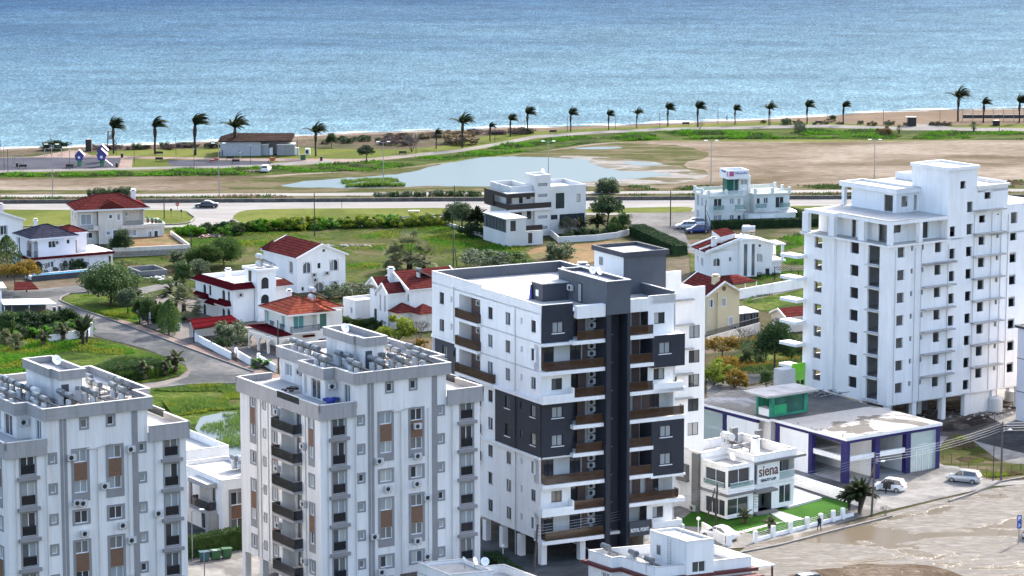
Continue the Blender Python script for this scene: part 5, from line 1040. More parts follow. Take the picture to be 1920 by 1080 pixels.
def villa7():
    fr = Frame(v7(530,950),0,32,122); WP = 'white_plaster'; r = thing('villa','white villa with stepped red gables and slim arched windows behind the middle tower','house',fr.P(4,4))
    F = Fac(r,fr.pl(0),0,5.7,0,5.3,WP); F.p(v7(455,722),.5,2.6,arch=True,mull=0,pane='glass_grey'); F.p(v7(497,735),.5,2.6,arch=True,mull=0,pane='glass_grey'); F.p(v7(412,632),.8,1.1,pane='glass_grey'); F.p(v7(412,840),.9,2.1,name='door',fr='frame_black',mull=0,pane='glass'); F.done()
    bx(r,fr,0,3.2,0,5.7,0,5.3,WP,skip=(3,)); gable(r,fr,0,3.6,0,3.0,5.3,1.2,'red_tiles','a',.3); gable(r,fr,0.02,3.4,3.0,6.2,5.9,1.1,'red_tiles','a',.3)
    f2 = Frame(v7(530,950),0,32,122); f2.O = fr.P(3.0,-1.4); F = Fac(r,f2.pl(0),0,9,0,5.8,WP); F.p(v7(712,680),.7,1.3); F.done(); bx(r,f2,0,9.5,0,9,0,5.8,WP,skip=(3,)); gable(r,f2,0,9.5,0,9,5.8,2.1,'red_tiles','a',.35)
    chimney(r,fr,2.6,3.6,5.8,8.3,.8)
    for k,(p,w) in enumerate((((690,760),2.3),((885,770),2.2))):
        c = G(*v7(*p),3.4); m = M(); q = [fr.R*(-w) + fr.L*-1.4,fr.R*w + fr.L*-1.4,fr.R*w + fr.L*1.6,fr.R*-w + fr.L*1.6]; base = Vector((c.x,c.y,2.7)); ap = base + Vector((0,0,1.2)) + fr.L*1.2
        for i in range(4): m.face([base + q[i],base + q[(i + 1) % 4],ap],'red_tiles')
        m.build('bay_roof',r); m = M(); m.prism([((base + v*.85).x,(base + v*.85).y) for v in q],0,2.68,'cream_plaster'); m.build('bay',r)
    c = fr.P(6.2,1.2); heater((c.x,c.y,6.7),math.radians(-58),0,'solar water heater with slanted panels on the red gabled villa roof','solar water heaters on villas',1.1)
    s = Frame(v7(240,880),0,32,122); t = thing('annex','low flat-roofed white outbuilding between the villas behind the middle tower','outbuilding',s.P(2,2)); F = Fac(t,s.pr(0),-.2,4.6,0,2.7,WP); F.done(); F = Fac(t,s.pl(-.2),0,4,0,2.7,WP); F.p(v7(190,795),.6,.9,mull=0); F.done(); bx(t,s,-.2,4.6,0,4,0,2.7,WP,top='roof_screed',skip=(0,3)); parapet(t,rect(s,-.2,4.6,0,4),2.702,2.95,WP,.2)
villa7()
def villa8():
    fr = Frame(v8(650,775),0,25,115); WP = 'soft_white'; DK = 'dark_wood'; r = thing('modern_villa','modern black and white flat-roofed villa facing the pond with a glazed front room','house',fr.P(8,14)); K = dict(fr='frame_black',pane='glass')
    # lower garage and glazed room
    bx(r,fr,.15,7.5,.3,9.8,0,2.6,WP,skip=(0,3),top='roof_screed'); F = Fac(r,fr.pr(0),0,4.0,0,2.6,WP); F.done(); F = Fac(r,fr.pr(.3),4.0,7.5,0,2.6,WP); F.p(v8(880,690),.85,1.9,name='door',mull=0,**K); F.done(); F = Fac(r,fr.pl(0),0,9.8,0,2.6,WP); F.done()
    F = Fac(r,fr.pl(0.05),0,9.6,2.602,5.0,'slate_paint'); [F.w(.9 + 1.45*i,3.8,1.25,2.1,fr='frame_black',pane='glass_grey',mull=1) for i in range(6)]; F.done()
    F = Fac(r,fr.pr(.05),.05,4.0,2.602,5.0,WP); F.p(v8(718,575),1.1,1.9,name='door',mull=0,**K); F.done(); bx(r,fr,.06,4.0,.1,9.6,2.61,5.0,WP,skip=(0,3),top=None); bx(r,fr,-.2,4.2,-.2,9.8,5.01,5.15,WP,'glazed_room_roof')
    railing(r,fr.pr(.25),4.05,7.4,2.61,3.6,0,DK,DK)
    # main block: measured one floor up
    g = Frame(v8(650,775),0,25,115); g.O = fr.P(1.0,10.6)
    F = Fac(r,g.pr(0),4.9,9.6,.0,5.0,WP); F.p(v8(750,485),2.2,1.5,pane='glass',fr='frame_black'); F.p(v8(868,470),.9,1.6,**K); F.done(); bx(r,g,4.9,20.2,0,9,0,8.3,WP,skip=(0,))
    F = Fac(r,g.pr(-.02),4.9,9.6,5.25,8.3,WP)
    for p in ((688,328),(792,322),(862,300)): F.p(v8(*p),.75 if p[0] < 850 else .9,1.5 if p[0] < 850 else .8,mull=0,**K)
    F.done(); bx(r,g,3.6,12.5,-1.4,-.03,4.85,5.24,WP,'balcony_slab'); railing(r,g.pr(-1.35),3.6,12.5,5.24,6.25,0,DK,DK); railing(r,g.pl(3.65),-1.35,8,5.24,6.25,0,DK,DK)
    m = M(); m.fbox(g,3.4,9.0,-1.6,-1.4,7.5,8.25,DK); m.fbox(g,3.4,3.6,-1.4,8.5,7.5,8.25,DK); m.fbox(g,3.4,3.8,-1.6,-1.2,5.3,7.5,DK); m.fbox(g,3.4,3.7,4.5,8.5,5.3,7.5,DK); m.build('pergola_frame',r); m = M(); m.fbox(g,3.35,9.0,-1.65,-.03,8.26,8.36,WP); m.build('pergola_roof',r)
    m = M(); m.ring(rect(g,4.9,9.3,0,9),8.305,9.3,.2,WP,None); m.build('parapet',r); m = M(); m.prism(rect(g,5.0,9.2,0.1,8.9),8.302,8.4,'roof_screed'); m.build('roof_slab',r)
    # stair tower
    F = Fac(r,g.pr(-.8),9.4,12.6,0,11.0,WP)
    for i in range(5): F.w(11.0,1.5 + 2.0*i,1.9,.55,fr='frame_black',mull=0,pane='glass_curtain')
    F.done(); bx(r,g,9.4,12.6,-.8,3.4,0,11.0,WP,'stair_tower',skip=(0,)); m = M(); m.ring(rect(g,9.4,12.6,-.8,3.4),11.003,11.3,.3,WP,None); m.build('tower_parapet',r)
    F = Fac(r,g.pr(-.1),12.6,20.2,0,8.3,WP); F.w(14.9,6.2,1.8,2.9,fr='frame_black',pane='glass',name='window'); F.w(18.7,6.5,.8,1.5,fr='frame_black',mull=0); F.w(17.4,2.6,5.2,2.1,fr='frame_black',pane='glass',mull=3); F.w(13.7,3.2,1.4,.9,fr='frame_black',pane='glass'); F.done()
    m = M(); m.ring(rect(g,12.6,20.2,-.1,9),8.305,9.0,.2,WP,None); m.build('parapet',r)
    c = g.P(11.9,1.0,11.0); dish(c,'satellite dish and mast on the modern villa stair tower',2.3,.45)
    w = thing('boundary_wall','white curved boundary wall in front of the modern villa garden','wall',G(1130,450)); m = M(); Q = [G(*v8(*p)) for p in ((1065,665),(1150,735),(1500,715),(1700,690),(1840,655))]
    for a,b in zip(Q,Q[1:]): d = (b - a).normalized(); n = Vector((-d.y,d.x,0))*.2; m.hexa([v + Vector((0,0,z)) for z in (0,1.1) for v in (a,b,b + n,a + n)],WP)
    m.build('wall',w)
    w = thing('field_wall','low white wall running from the modern villa along the green field','wall',G(700,420)); m = M(); Q = [G(*v8(*p)) for p in ((-10,545),(190,605),(440,690),(640,775))]
    for a,b in zip(Q,Q[1:]): d = (b - a).normalized(); n = Vector((-d.y,d.x,0))*.2; m.hexa([v + Vector((0,0,z)) for z in (0,.7) for v in (a,b,b + n,a + n)],WP)
    m.build('wall',w)
villa8()
def villa9():
    fr = Frame(v9(320,1040),0,18,108); WP = 'pale_green_plaster'; r = thing('office_villa','pale two-storey office villa with a white sign box on its rooftop tower','office building',fr.P(8,4)); pr = fr.pr(0)
    F = Fac(r,pr,0,7.0,0,5.6,WP); F.p(v9(465,690),1.6,2.1,pane='glass',name='balcony_door'); F.p(v9(685,645),.9,1.1); F.p(v9(797,650),.7,1.2,mull=0); F.p(v9(462,940),1.7,2.0); F.p(v9(685,900),.9,1.1); F.p(v9(800,905),.7,1.1,mull=0); F.done()
    F = Fac(r,pr,9.4,16.4,2.3,5.6,WP); F.p(v9(1098,640),.7,1.1,mull=0); F.p(v9(1212,632),.9,1.1); F.p(v9(1428,660),1.7,2.1,pane='glass',name='balcony_door'); F.done()
    F = Fac(r,fr.pr(2.4),7.0,9.4,0,9.0,WP); F.w(8.1,7.8,1.3,1.0); F.w(7.5,4.3,.6,.9,mull=0); F.done(); bx(r,fr,7.0,9.4,2.4,5.5,0,9.0,WP,'stair_tower',skip=(0,))
    F = Fac(r,fr.pl(0),0,7.2,0,5.6,WP); F.w(1.4,4.3,.9,1.2); F.w(3.4,4.3,.9,1.6); F.w(5.6,4.3,1.0,2.0); F.w(1.4,1.5,.9,1.2); F.w(5.6,1.5,1.0,2.0); F.done()
    bx(r,fr,0,7.0,0,7.2,0,5.6,WP,skip=(0,3)); bx(r,fr,9.4,16.4,0,7.2,0,5.6,WP,skip=(0,)); bx(r,fr,7.0,9.4,5.6,7.2,0,5.6,WP)
    bx(r,fr,7.2,15.5,-2.2,-.0,0,2.3,WP,'ground_floor_annex',top='concrete'); m = M()
    m.pbox(fr.pr(-2.2),8.0,9.6,.1,2.0,.01,.05,'frame_white'); m.build('door',r); m = M(); m.pbox(fr.pr(-2.2),10.0,12.4,.05,2.1,.01,.05,'white_plaster'); m.build('garage_door',r)
    for a0,a1 in ((0,7),(9.4,16.4)):
        m = M(); m.prism(rect(fr,a0 - .3,a1 + .3,-.3,7.5),5.603,5.85,WP,top='roof_screed'); m.build('roof_slab',r)
        for a,b in ((a0,0),(a1,0),((a0 + a1)/2,0),(a0,7.2),(a1,7.2),(a0,3.6),(a1,3.6)): post(r,fr,a,b,5.85,6.9,.45,WP,'parapet_post')
        for pl,s0,s1 in ((fr.pr(0),a0 + .2,a1 - .2),(fr.pl(a0),.2,7),(Plane(fr.P(a0,7.2),fr.R,fr.pr(0).n),.2,a1 - a0 - .2)): railing(r,pl,s0,s1,5.85,6.6,.0,'clear_glass','frame_white')
    for a,z in ((.9,3.1),(5.3,3.1),(9.5,3.1),(14.3,3.1)): m = M(); m.pbox(pr,a,a + 1.9,z - .2,z,.005,.8,WP); o = m.build('balcony',r); railing(o,pr,a,a + 1.9,z,z + .9,.78,'green_glass','metal_grey',sides=.7)
    m = M(); m.fbox(fr,4.6,6.6,2.4,4.6,5.86,8.6,'green_glassy'); m.build('green_glazed_kiosk',r)
    m = M(); m.ring(rect(fr,4.4,8.6,1.2,5.6),8.62,10.3,.15,'frame_white',None); o = m.build('sign_box',r); m = M(); m.fbox(fr,4.6,8.4,1.4,5.4,8.63,8.75,'frame_black'); m.build('sign_floor',o); ps = fr.pr(1.2); m = M(); m.pbox(ps,4.6,5.5,9.2,10.1,.01,.04,'pink_logo'); m.build('logo',o)
    text_mesh('sign_lettering','NKyanBel',.62,ps,7.0,9.75,.03,'sign_blue',o); pl2 = fr.pl(4.4); text_mesh('sign_lettering','NKyanBel',.5,Plane(fr.P(4.4,5.6),-fr.L,pl2.n),2.0,9.9,.03,'sign_blue',o); m = M(); m.pbox(pl2,1.5,1.9,9.1,10,.01,.04,'pink_logo'); m.build('logo',o)
    m = M(); [m.tube(fr.P(a,1.3,5.9),fr.P(a,1.3,8.6),.06,mt='metal_grey') for a in (5.6,8.4)]; m.build('sign_pole',r)
    t = thing('garden_kiosk','small hut with a white peaked roof at the right end of the office villa','hut',G(1462,420)); c = G(*v9(1540,990)); c += Vector((0,1.2,0)); m = M(); m.box(c,2.8,2.4,2.2,WP,.3); m.build('wall',t); m = M(); ap = c + Vector((0,0,3.1)); q = [c + Vector((x*1.9,y*1.6,2.2)) for x,y in ((-1,-1),(1,-1),(1,1),(-1,1))]; [m.face([q[i],q[(i + 1) % 4],ap],'frame_white') for i in range(4)]; m.build('roof',t)
    m = M(); c2 = c + Vector((-.9,-1.32,0)); m.box(c2,.6,.1,1.8,'frame_black',.3); m.build('door',t)
mat('green_glassy',(.01,.10,.08),.15,0)
villa9()
def villa10():
    fr = Frame(v10(220,500),0,12,108); WP = 'white_plaster'; r = thing('villa','white villa with red sloping roofs, twin vertical stair windows and arched windows','house',fr.P(6,4)); kw = dict(arch=True,sur='frame_white',sw=.08)
    fr = Frame(v10(220,510),0,8,108)
    F = Fac(r,fr.pr(0),0,5.2,-1,4.6,WP); F.p(v10(300,385),1.2,1.4,**kw); F.p(v10(418,268),.5,.5,mull=0); F.p(v10(418,358),.5,.8,mull=0,arch=True); F.done()
    F = Fac(r,fr.pl(0),0,6,-1,4.0,WP); F.p(v10(172,382),1.1,1.4,**kw); F.w(4.6,2.2,.5,1.3,mull=0); F.done(); bx(r,fr,0,5.2,0,6,-1,4.0,WP,skip=(0,3))
    m = M(); q = [fr.P(-.6,-.5,4.0),fr.P(5.3,-.5,6.2),fr.P(5.3,6.6,6.2),fr.P(-.6,6.6,4.0)]; m.face([v + Vector((0,0,.16)) for v in q],'red_tiles'); m.hexa([*[v - Vector((0,0,.12)) for v in q],*[v + Vector((0,0,.15)) for v in q]],WP)
    for b in (-.55,2.3,6.5): m.hexa([fr.P(-.6,b,4.1),fr.P(5.3,b,6.3),fr.P(5.3,b + .2,6.3),fr.P(-.6,b + .2,4.1),fr.P(-.6,b,4.4),fr.P(5.3,b,6.6),fr.P(5.3,b + .2,6.6),fr.P(-.6,b + .2,4.4)],WP)
    m.build('roof',r); m = M(); m.face([fr.P(0,0,4.0),fr.P(5.2,0,4.6),fr.P(5.2,0,6.1),fr.P(0,0,4.15)],WP); m.build('gable_wall',r); chimney(r,fr,1.6,1.6,4.6,6.2,.7)
    bx(r,fr,5.25,8.0,-1.2,5.6,-1,6.3,WP,'stair_block'); m = M(); p = fr.pr(-1.2); m.pbox(p,5.75,6.3,.2,5.6,.01,.06,'glass_grey'); m.build('stair_window',r); m = M(); m.pbox(p,7.05,7.6,.2,5.6,.01,.06,'glass_grey'); m.build('stair_window',r); m = M(); m.pbox(p,6.31,7.04,-.5,5.9,.01,.2,WP); m.build('pilaster',r); bx(r,fr,5.4,8.2,-1.5,1.5,6.31,6.6,WP,'roof_ledge')
    m = M(); q = [fr.P(2.6,1.2,6.4),fr.P(5.2,1.2,7.0),fr.P(5.2,5.2,7.4),fr.P(2.6,5.2,7.0)]; m.face([v + Vector((0,0,.16)) for v in q],'red_tiles'); m.hexa([*[v - Vector((0,0,.6)) for v in q],*[v + Vector((0,0,.15)) for v in q]],WP); m.build('upper_roof',r); bx(r,fr,2.8,5.1,1.6,5.1,5.0,6.3,WP)
    F = Fac(r,fr.pr(.2),8.0,11.2,-1,5.4,WP); F.p(v10(672,345),1.3,1.4,**kw); F.p(v10(672,500),1.3,1.2,**kw); F.p(v10(680,238),.5,.5,mull=0); F.p(v10(747,485),.8,1.9,name='door',mull=0); F.done(); bx(r,fr,8.0,11.2,.2,6,-1,5.4,WP,skip=(0,)); m = M(); q = [fr.P(8.02,-.2,6.2),fr.P(11.6,-.2,5.3),fr.P(11.6,6.4,5.3),fr.P(8.02,6.4,6.2)]; m.hexa([*q,*[v + Vector((0,0,.22)) for v in q]],WP); m.build('white_roof',r); m = M(); m.face([fr.P(8.0,.2,5.4),fr.P(11.2,.2,5.4),fr.P(8.0,.2,6.2)],WP); m.build('gable_wall',r)
    bx(r,fr,11.2,13.2,1.2,5,-1,2.2,WP,'side_wing'); F = Fac(r,fr.pr(1.19),11.25,13.2,-1,2.2,WP); F.p(v10(820,480),1.0,1.5,**kw); F.done(); bx(r,fr,11.22,13.8,.7,5.3,2.2,2.5,WP,'balcony_slab'); bx(r,fr,11.25,13.8,.8,5.2,5.0,5.25,WP,'porch_roof'); post(r,fr,13.4,1.2,2.5,5.0,.4); post(r,fr,13.4,4.8,2.5,5,.4); rail(r,fr.pr(.9),11.4,13.2,2.5)
    for i,(a,b) in enumerate(((6.3,-.4),(7.4,-.2),(6.9,.8))): c = fr.P(a,b,6.6); t = thing('water_tank',['white rooftop water tank, left of three on the twin-window villa','white rooftop water tank, right of three on the twin-window villa','white rooftop water tank, rear of three on the twin-window villa'][i],'water tank',c); m = M(); m.tube(c + Vector((-.6,0,1.5)),c + Vector((.6,0,1.5)),.5,n=14,mt='white_tank'); m.build('tank',t); m = M(); [m.tube(c + Vector((x,y,0)),c + Vector((x,y,1.2)),.03,mt='metal_grey') for x in (-.5,.5) for y in (-.3,.3)]; [m.tube(c + Vector((-.5,y,.6)),c + Vector((.5,y,.6)),.03,mt='metal_grey') for y in (-.3,.3)]; m.build('stand',t)
    t = thing('tiled_carport','open carport with a hipped red tiled roof in front of the white villa','carport',G(1370,530)); P = [G(*v10(215,515),2.6),G(*v10(450,575),2.4),G(*v10(650,545),2.4),G(*v10(480,490),2.6)]; ap = [G(*v10(410,495),3.5),G(*v10(415,487),3.5)]; m = M(); A = ap[0]; [m.face([P[i],P[(i + 1) % 4],A],'red_tiles') for i in range(4)]; m.prism([(v.x,v.y) for v in P],2.2,2.38,'dark_wood'); m.build('roof',t)
    for v in (P[1],P[2],P[1].lerp(P[2],.5)): m = M(); m.tube((v.x,v.y + .3,0),(v.x,v.y + .3,2.2),.1,mt='frame_white'); m.build('post',t)
    w = thing('boundary_wall','long pale boundary wall between the white villa and the green plot','wall',G(1450,560)); m = M(); a,b = G(*v10(490,715)),G(*v10(1100,605)); d = (b - a).normalized(); n = Vector((-d.y,d.x,0))*.25; m.hexa([v + Vector((0,0,z)) for z in (0,1.7) for v in (a,b,b + n,a + n)],WP); m.build('wall',w)
    t = thing('pergola','bare vine pergola on posts right of the white villa','pergola',G(1490,525)); f3 = Frame(v10(870,580),0,15,100); m = M(); [m.fbox(f3,a,a + .08,0,5,2.2,2.3,'dark_wood') for a in [i*.5 for i in range(12)]]; [m.fbox(f3,0,6,b,b + .1,2.1,2.19,'dark_wood') for b in (0,2.5,4.9)]; m.build('beams',t); [post(t,f3,a,b,0,2.1,.12,'dark_wood','post') for a in (.1,3,5.9) for b in (.1,4.9)]
villa10()
def villa11():
    fr = Frame(v10(230,1030),0,31,112); WP = 'yellow_plaster'; r = thing('villa','yellow gabled villa with a red tiled roof and a lean-to of dark glass','house',fr.P(3,5)); tr = dict(sur='frame_white',sw=.13,mull=1)
    F = Fac(r,fr.pr(0),-.3,5.6,0,6.3,WP); F.p(v10(250,748),.7,1.2,**tr); F.p(v10(360,735),.75,1.2,**tr); F.p(v10(423,902),.7,1.2,**tr); F.done(); ac_unit(r,fr.pr(0),4.6,.8); F.root = r
    m = M(); m.pbox(fr.pr(0),1.4,2.0,0,6.5,.005,.35,WP); m.build('chimney_breast',r); bx(r,fr,-.3,5.6,0,9,0,6.3,WP,skip=(0,)); gable(r,fr,-.3,5.6,0,9,6.3,1.7,'red_tiles','b',.45,wall=WP); chimney(r,fr,2.0,1.6,7.0,8.6,1.0,WP); m = M(); p = fr.pr(-.02); m.face([p.P(2.7 + .38*math.cos(i*math.pi/8),7.0 + .38*math.sin(i*math.pi/8)) for i in range(16)],'wood_panel'); m.build('round_vent',r)
    F = Fac(r,fr.pr(.6),5.7,9.5,0,2.6,'frame_black'); [F.w(6.4 + 1.25*i,1.35,1.1,2.3,fr='frame_black',pane='glass_grey') for i in range(3)]; F.done(); bx(r,fr,5.65,9.7,.8,6,2.61,2.75,'frame_white','lean_to_roof'); 
    f4 = Frame(v10(20,430),5,31,112); m = M(); q = [fr.P(-4,5,5.2),fr.P(1,5,5.2),fr.P(1,10,5.2),fr.P(-4,10,5.2)]; ap = fr.P(-1.5,7.5,6.8); bx(r,fr,-3.7,-.35,5.3,9.7,0,5.2,'cream_plaster'); [m.face([q[i],q[(i + 1) % 4],ap],'red_tiles') for i in range(4)]; m.build('side_roof',r)
    w = thing('boundary_wall','beige boundary wall with an iron railing in front of the yellow villa','wall',G(1380,620)); m = M(); a,b = G(1325,652),G(1425,624); d = (b - a).normalized(); n = Vector((-d.y,d.x,0))*.2; m.hexa([v + Vector((0,0,z)) for z in (0,1.6) for v in (a,b,b + n,a + n)],'cream_plaster'); m.build('wall',w); rail(w,Plane(a,d,Vector((d.y,-d.x,0))),0,(b - a).length,1.6,.8,-.1)
    s = Frame(v10(910,1010),0,31,112); t = thing('garden_shed','cream shed with a red tiled roof beside the unfinished tower','shed',s.P(2,2)); bx(t,s,0,6,0,5.0,0,2.4,'cream_plaster'); gable(t,s,0,6,0,5,2.4,.9,'red_tiles','a',.25,wall='cream_plaster'); m = M(); m.pbox(s.pl(0),1.2,3.6,.1,1.9,.01,.05,'grey_panel'); m.build('shutter',t); rail(t,s.pl(-.8),.5,4,0,.9)
villa11()
# ---------------- foreground right: showroom, salon, low houses ----------------
def showroom():
    fr = Frame(z2(890,640),0,35.5,124.5); IB = 'indigo_paint'; WP = 'white_plaster'; r = thing('showroom','unfinished single-storey showroom with indigo concrete frame and a stained flat roof','commercial building',fr.P(8,10)); ZT = 5.75
    mat_roof = ground('stained_roof',[(.34,.31,.275),(.80,.77,.72),(.66,.64,.60)],.13,1.2,rough=.9,bump=.05,fine=.12,th=(.45,.465,.7)); ground('damp_roof',[(.16,.165,.17),(.24,.24,.24),(.60,.62,.66)],.11,.8,rough=.6,bump=.05,fine=.3,th=(.46,.58,.68))
    W_,D1 = 15.2,13.2
    m = M(); m.prism(rect(fr,-.3,W_ + .1,-.3,12.3),ZT - .35,ZT,WP,top='stained_roof'); m.build('roof_slab',r)
    m = M(); m.prism(FP(fr,[(-.3,12.32),(W_ + .1,12.32),(W_ + .1,15),(W_ + 1,24),(6,31),(-1.5,27),(-1.0,13.5),(-.3,13.5)]),ZT - .35,ZT - .01,WP,top='damp_roof'); m.build('rear_roof_slab',r)
    pr,pl = fr.pr(0),fr.pl(0)
    for a,w in ((0,1.0),(5.0,.75),(10.0,.75),(14.9,.6)): m = M(); m.pbox(pr,a - (.0 if a == 0 else w/2),a + (w if a == 0 else w/2)*(.55 if a == 0 else 1),0,ZT - .36,-.7,.02,IB); m.build('column',r)
    for b in (6.7,13.0): m = M(); m.fbox(fr,-.02,.6,b - .35,b + .35,0,ZT - .36,IB); m.build('column',r)
    m = M(); m.fbox(fr,-.03,.55,.6,1.0,0,ZT - .36,IB); m.build('column',r)
    m = M(); m.pbox(pr,-.05,15.25,ZT - .75,ZT - .36,-.3,.05,IB); m.build('roof_beam',r); m = M(); m.fbox(fr,-.06,.3,.06,13.4,ZT - .75,ZT - .36,IB); m.build('roof_beam',r)
    m = M(); m.pbox(pr,.6,14.6,2.7,3.3,-.5,-.15,WP); m.build('middle_beam',r); m = M(); m.fbox(fr,.15,.5,1.0,6.3,2.7,3.3,WP); m.build('middle_beam',r)
    bx(r,fr,.1,.3,7.05,12.6,0,ZT - .76,WP,'side_wall'); bx(r,fr,5.05,5.25,.8,12,0,ZT - .36,WP,'partition'); bx(r,fr,9.95,10.15,.8,12,0,ZT - .36,WP,'partition'); bx(r,fr,.3,15,12.1,12.3,0,ZT - .36,'grey_plaster','rear_wall'); bx(r,fr,.6,5.0,6.5,12,2.9,3.1,'concrete','mezzanine'); bx(r,fr,5.3,14.9,5.5,12,2.9,3.1,'concrete','mezzanine'); bx(r,fr,.2,15.0,.2,12.2,.08,.11,'concrete','floor')
    m = M(); m.pbox(pr,10.4,14.6,.1,ZT - .8,-.12,-.08,'clear_glass'); m.build('glass_front',r)
    for a in (11.4,12.4,13.4): m = M(); m.pbox(pr,a,a + .07,.1,2.7,-.16,-.05,'frame_white'); m.build('mullion',r)
    m = M(); m.fbox(fr,14.9,14.95,.5,6,.1,ZT - .8,'clear_glass'); m.build('side_glass',r); m = M(); m.fbox(fr,14.7,15.2,12.0,12.6,0,ZT - .36,IB); m.build('column',r)
    for i,b in enumerate((.6,4.6,8.9,12.6)): m = M(); c = fr.P(-.1,b,ZT); m.tube(c,c + Vector((-.1,.1,.35)),.03,n=4); m.tube(c + Vector((0,.2,0)),c + Vector((.15,.3,.3)),.03,n=4); m.build('rebar',r)
    # left part: second bay with indigo beam and glass
    f2 = Frame(z2(890,640),0,35.5,124.5); f2.O = fr.P(-1.2,15.4); m = M(); m.fbox(f2,0,.35,0,12.0,ZT - .75,ZT - .36,IB); m.build('roof_beam',r)
    m = M(); m.fbox(f2,0,.6,6.2,6.9,0,ZT - .76,IB); m.build('column',r); m = M(); m.fbox(f2,.35,6,6.95,7.1,0,ZT - .4,'clear_glass'); m.build('glass_wall',r); m = M(); m.fbox(f2,.1,.15,7,12,0.1,ZT - .8,'clear_glass'); m.build('glass_wall',r); bx(r,f2,.1,.3,0,6.15,0,ZT - .8,WP,'side_wall'); bx(r,f2,.3,6,11.8,12,0,ZT - .4,WP,'rear_wall'); bx(r,f2,.35,.8,7,12,2.6,3.0,WP,'middle_beam')
    # green stair head on the roof
    g = Frame(z2(890,640),0,35.5,124.5); g.O = fr.P(.0,14.2); q = thing('stair_head','green painted stair head with a concrete canopy on the showroom roof','stair head',g.P(2,2,ZT)); GP = 'green_paint'
    bx(q,g,.1,1.4,.2,3.0,ZT - 3,ZT + .9,WP,'pier'); F = Fac(q,g.pr(.1),.0,6.0,ZT,ZT + 2.6,GP,.25); F.hole(.6,5.4,ZT + .3,ZT + 2.3,.12,'green_paint'); F.done(); m = M(); m.pbox(g.pr(.23),.6,5.4,ZT + .3,ZT + 2.3,0,.02,'dark_green'); m.pbox(g.pr(.205),.6,2.6,ZT + .3,ZT + 1.4,0.0,.02,'mid_green'); m.build('panel',q)
    m = M(); m.fbox(g,0,.35,.12,.45,ZT - 0,ZT + 2.6,GP); m.build('column',q); m = M(); m.fbox(g,0,.35,2.6,2.95,ZT - 0,ZT + 2.6,GP); m.build('column',q); m = M(); m.fbox(g,.4,5.9,2.7,2.9,ZT,ZT + 2.6,GP); m.build('back_wall',q); m = M(); m.fbox(g,-1.2,7.2,-.6,4.2,ZT + 2.61,ZT + 2.85,'concrete'); m.build('canopy',q)
    c = G(*sh(630,640),ZT + .4); t = thing('lime_wall','bright lime green wall with two dark openings beside a pale block on the showroom roof','wall',(c.x,c.y,ZT)); h = Frame(sh(685,650),ZT + .3,33,124); m = M(); m.fbox(h,-2.1,-.05,0,1.8,ZT,ZT + 2.5,'coping'); m.build('pale_block',t); m = M(); m.fbox(h,0,2.0,.5,.8,ZT,ZT + 3.0,'lime_paint'); m.build('wall',t); m = M(); p = h.pr(.5); [m.pbox(p,s,s + .45,ZT + .2,ZT + .8,.01,.05,'frame_black') for s in (.6,1.3)]; m.build('opening',t)
    t = thing('rubble_heap','heap of dark scrap timber on the rear of the showroom roof','scrap heap',fr.P(9,16,ZT)); m = M(); c = G(*k2(190,805),ZT)
    for i in range(60): a = random.uniform(0,6.3); p = c + Vector((random.gauss(0,1.5),random.gauss(0,.9),random.uniform(.05,.5))); d = Vector((math.cos(a),math.sin(a),random.uniform(-.1,.3)))*random.uniform(.5,1.4); m.tube(p,p + d,.05,.04,4,random.choice(['dark_wood','metal_grey','concrete','metal_black']))
    m.build('scrap',t)
mat('dark_green',(.02,.13,.09),.7,.3,.8); mat('mid_green',(.02,.36,.13),.7,.15,.8)
k2 = Z(1500,540,4)
showroom()
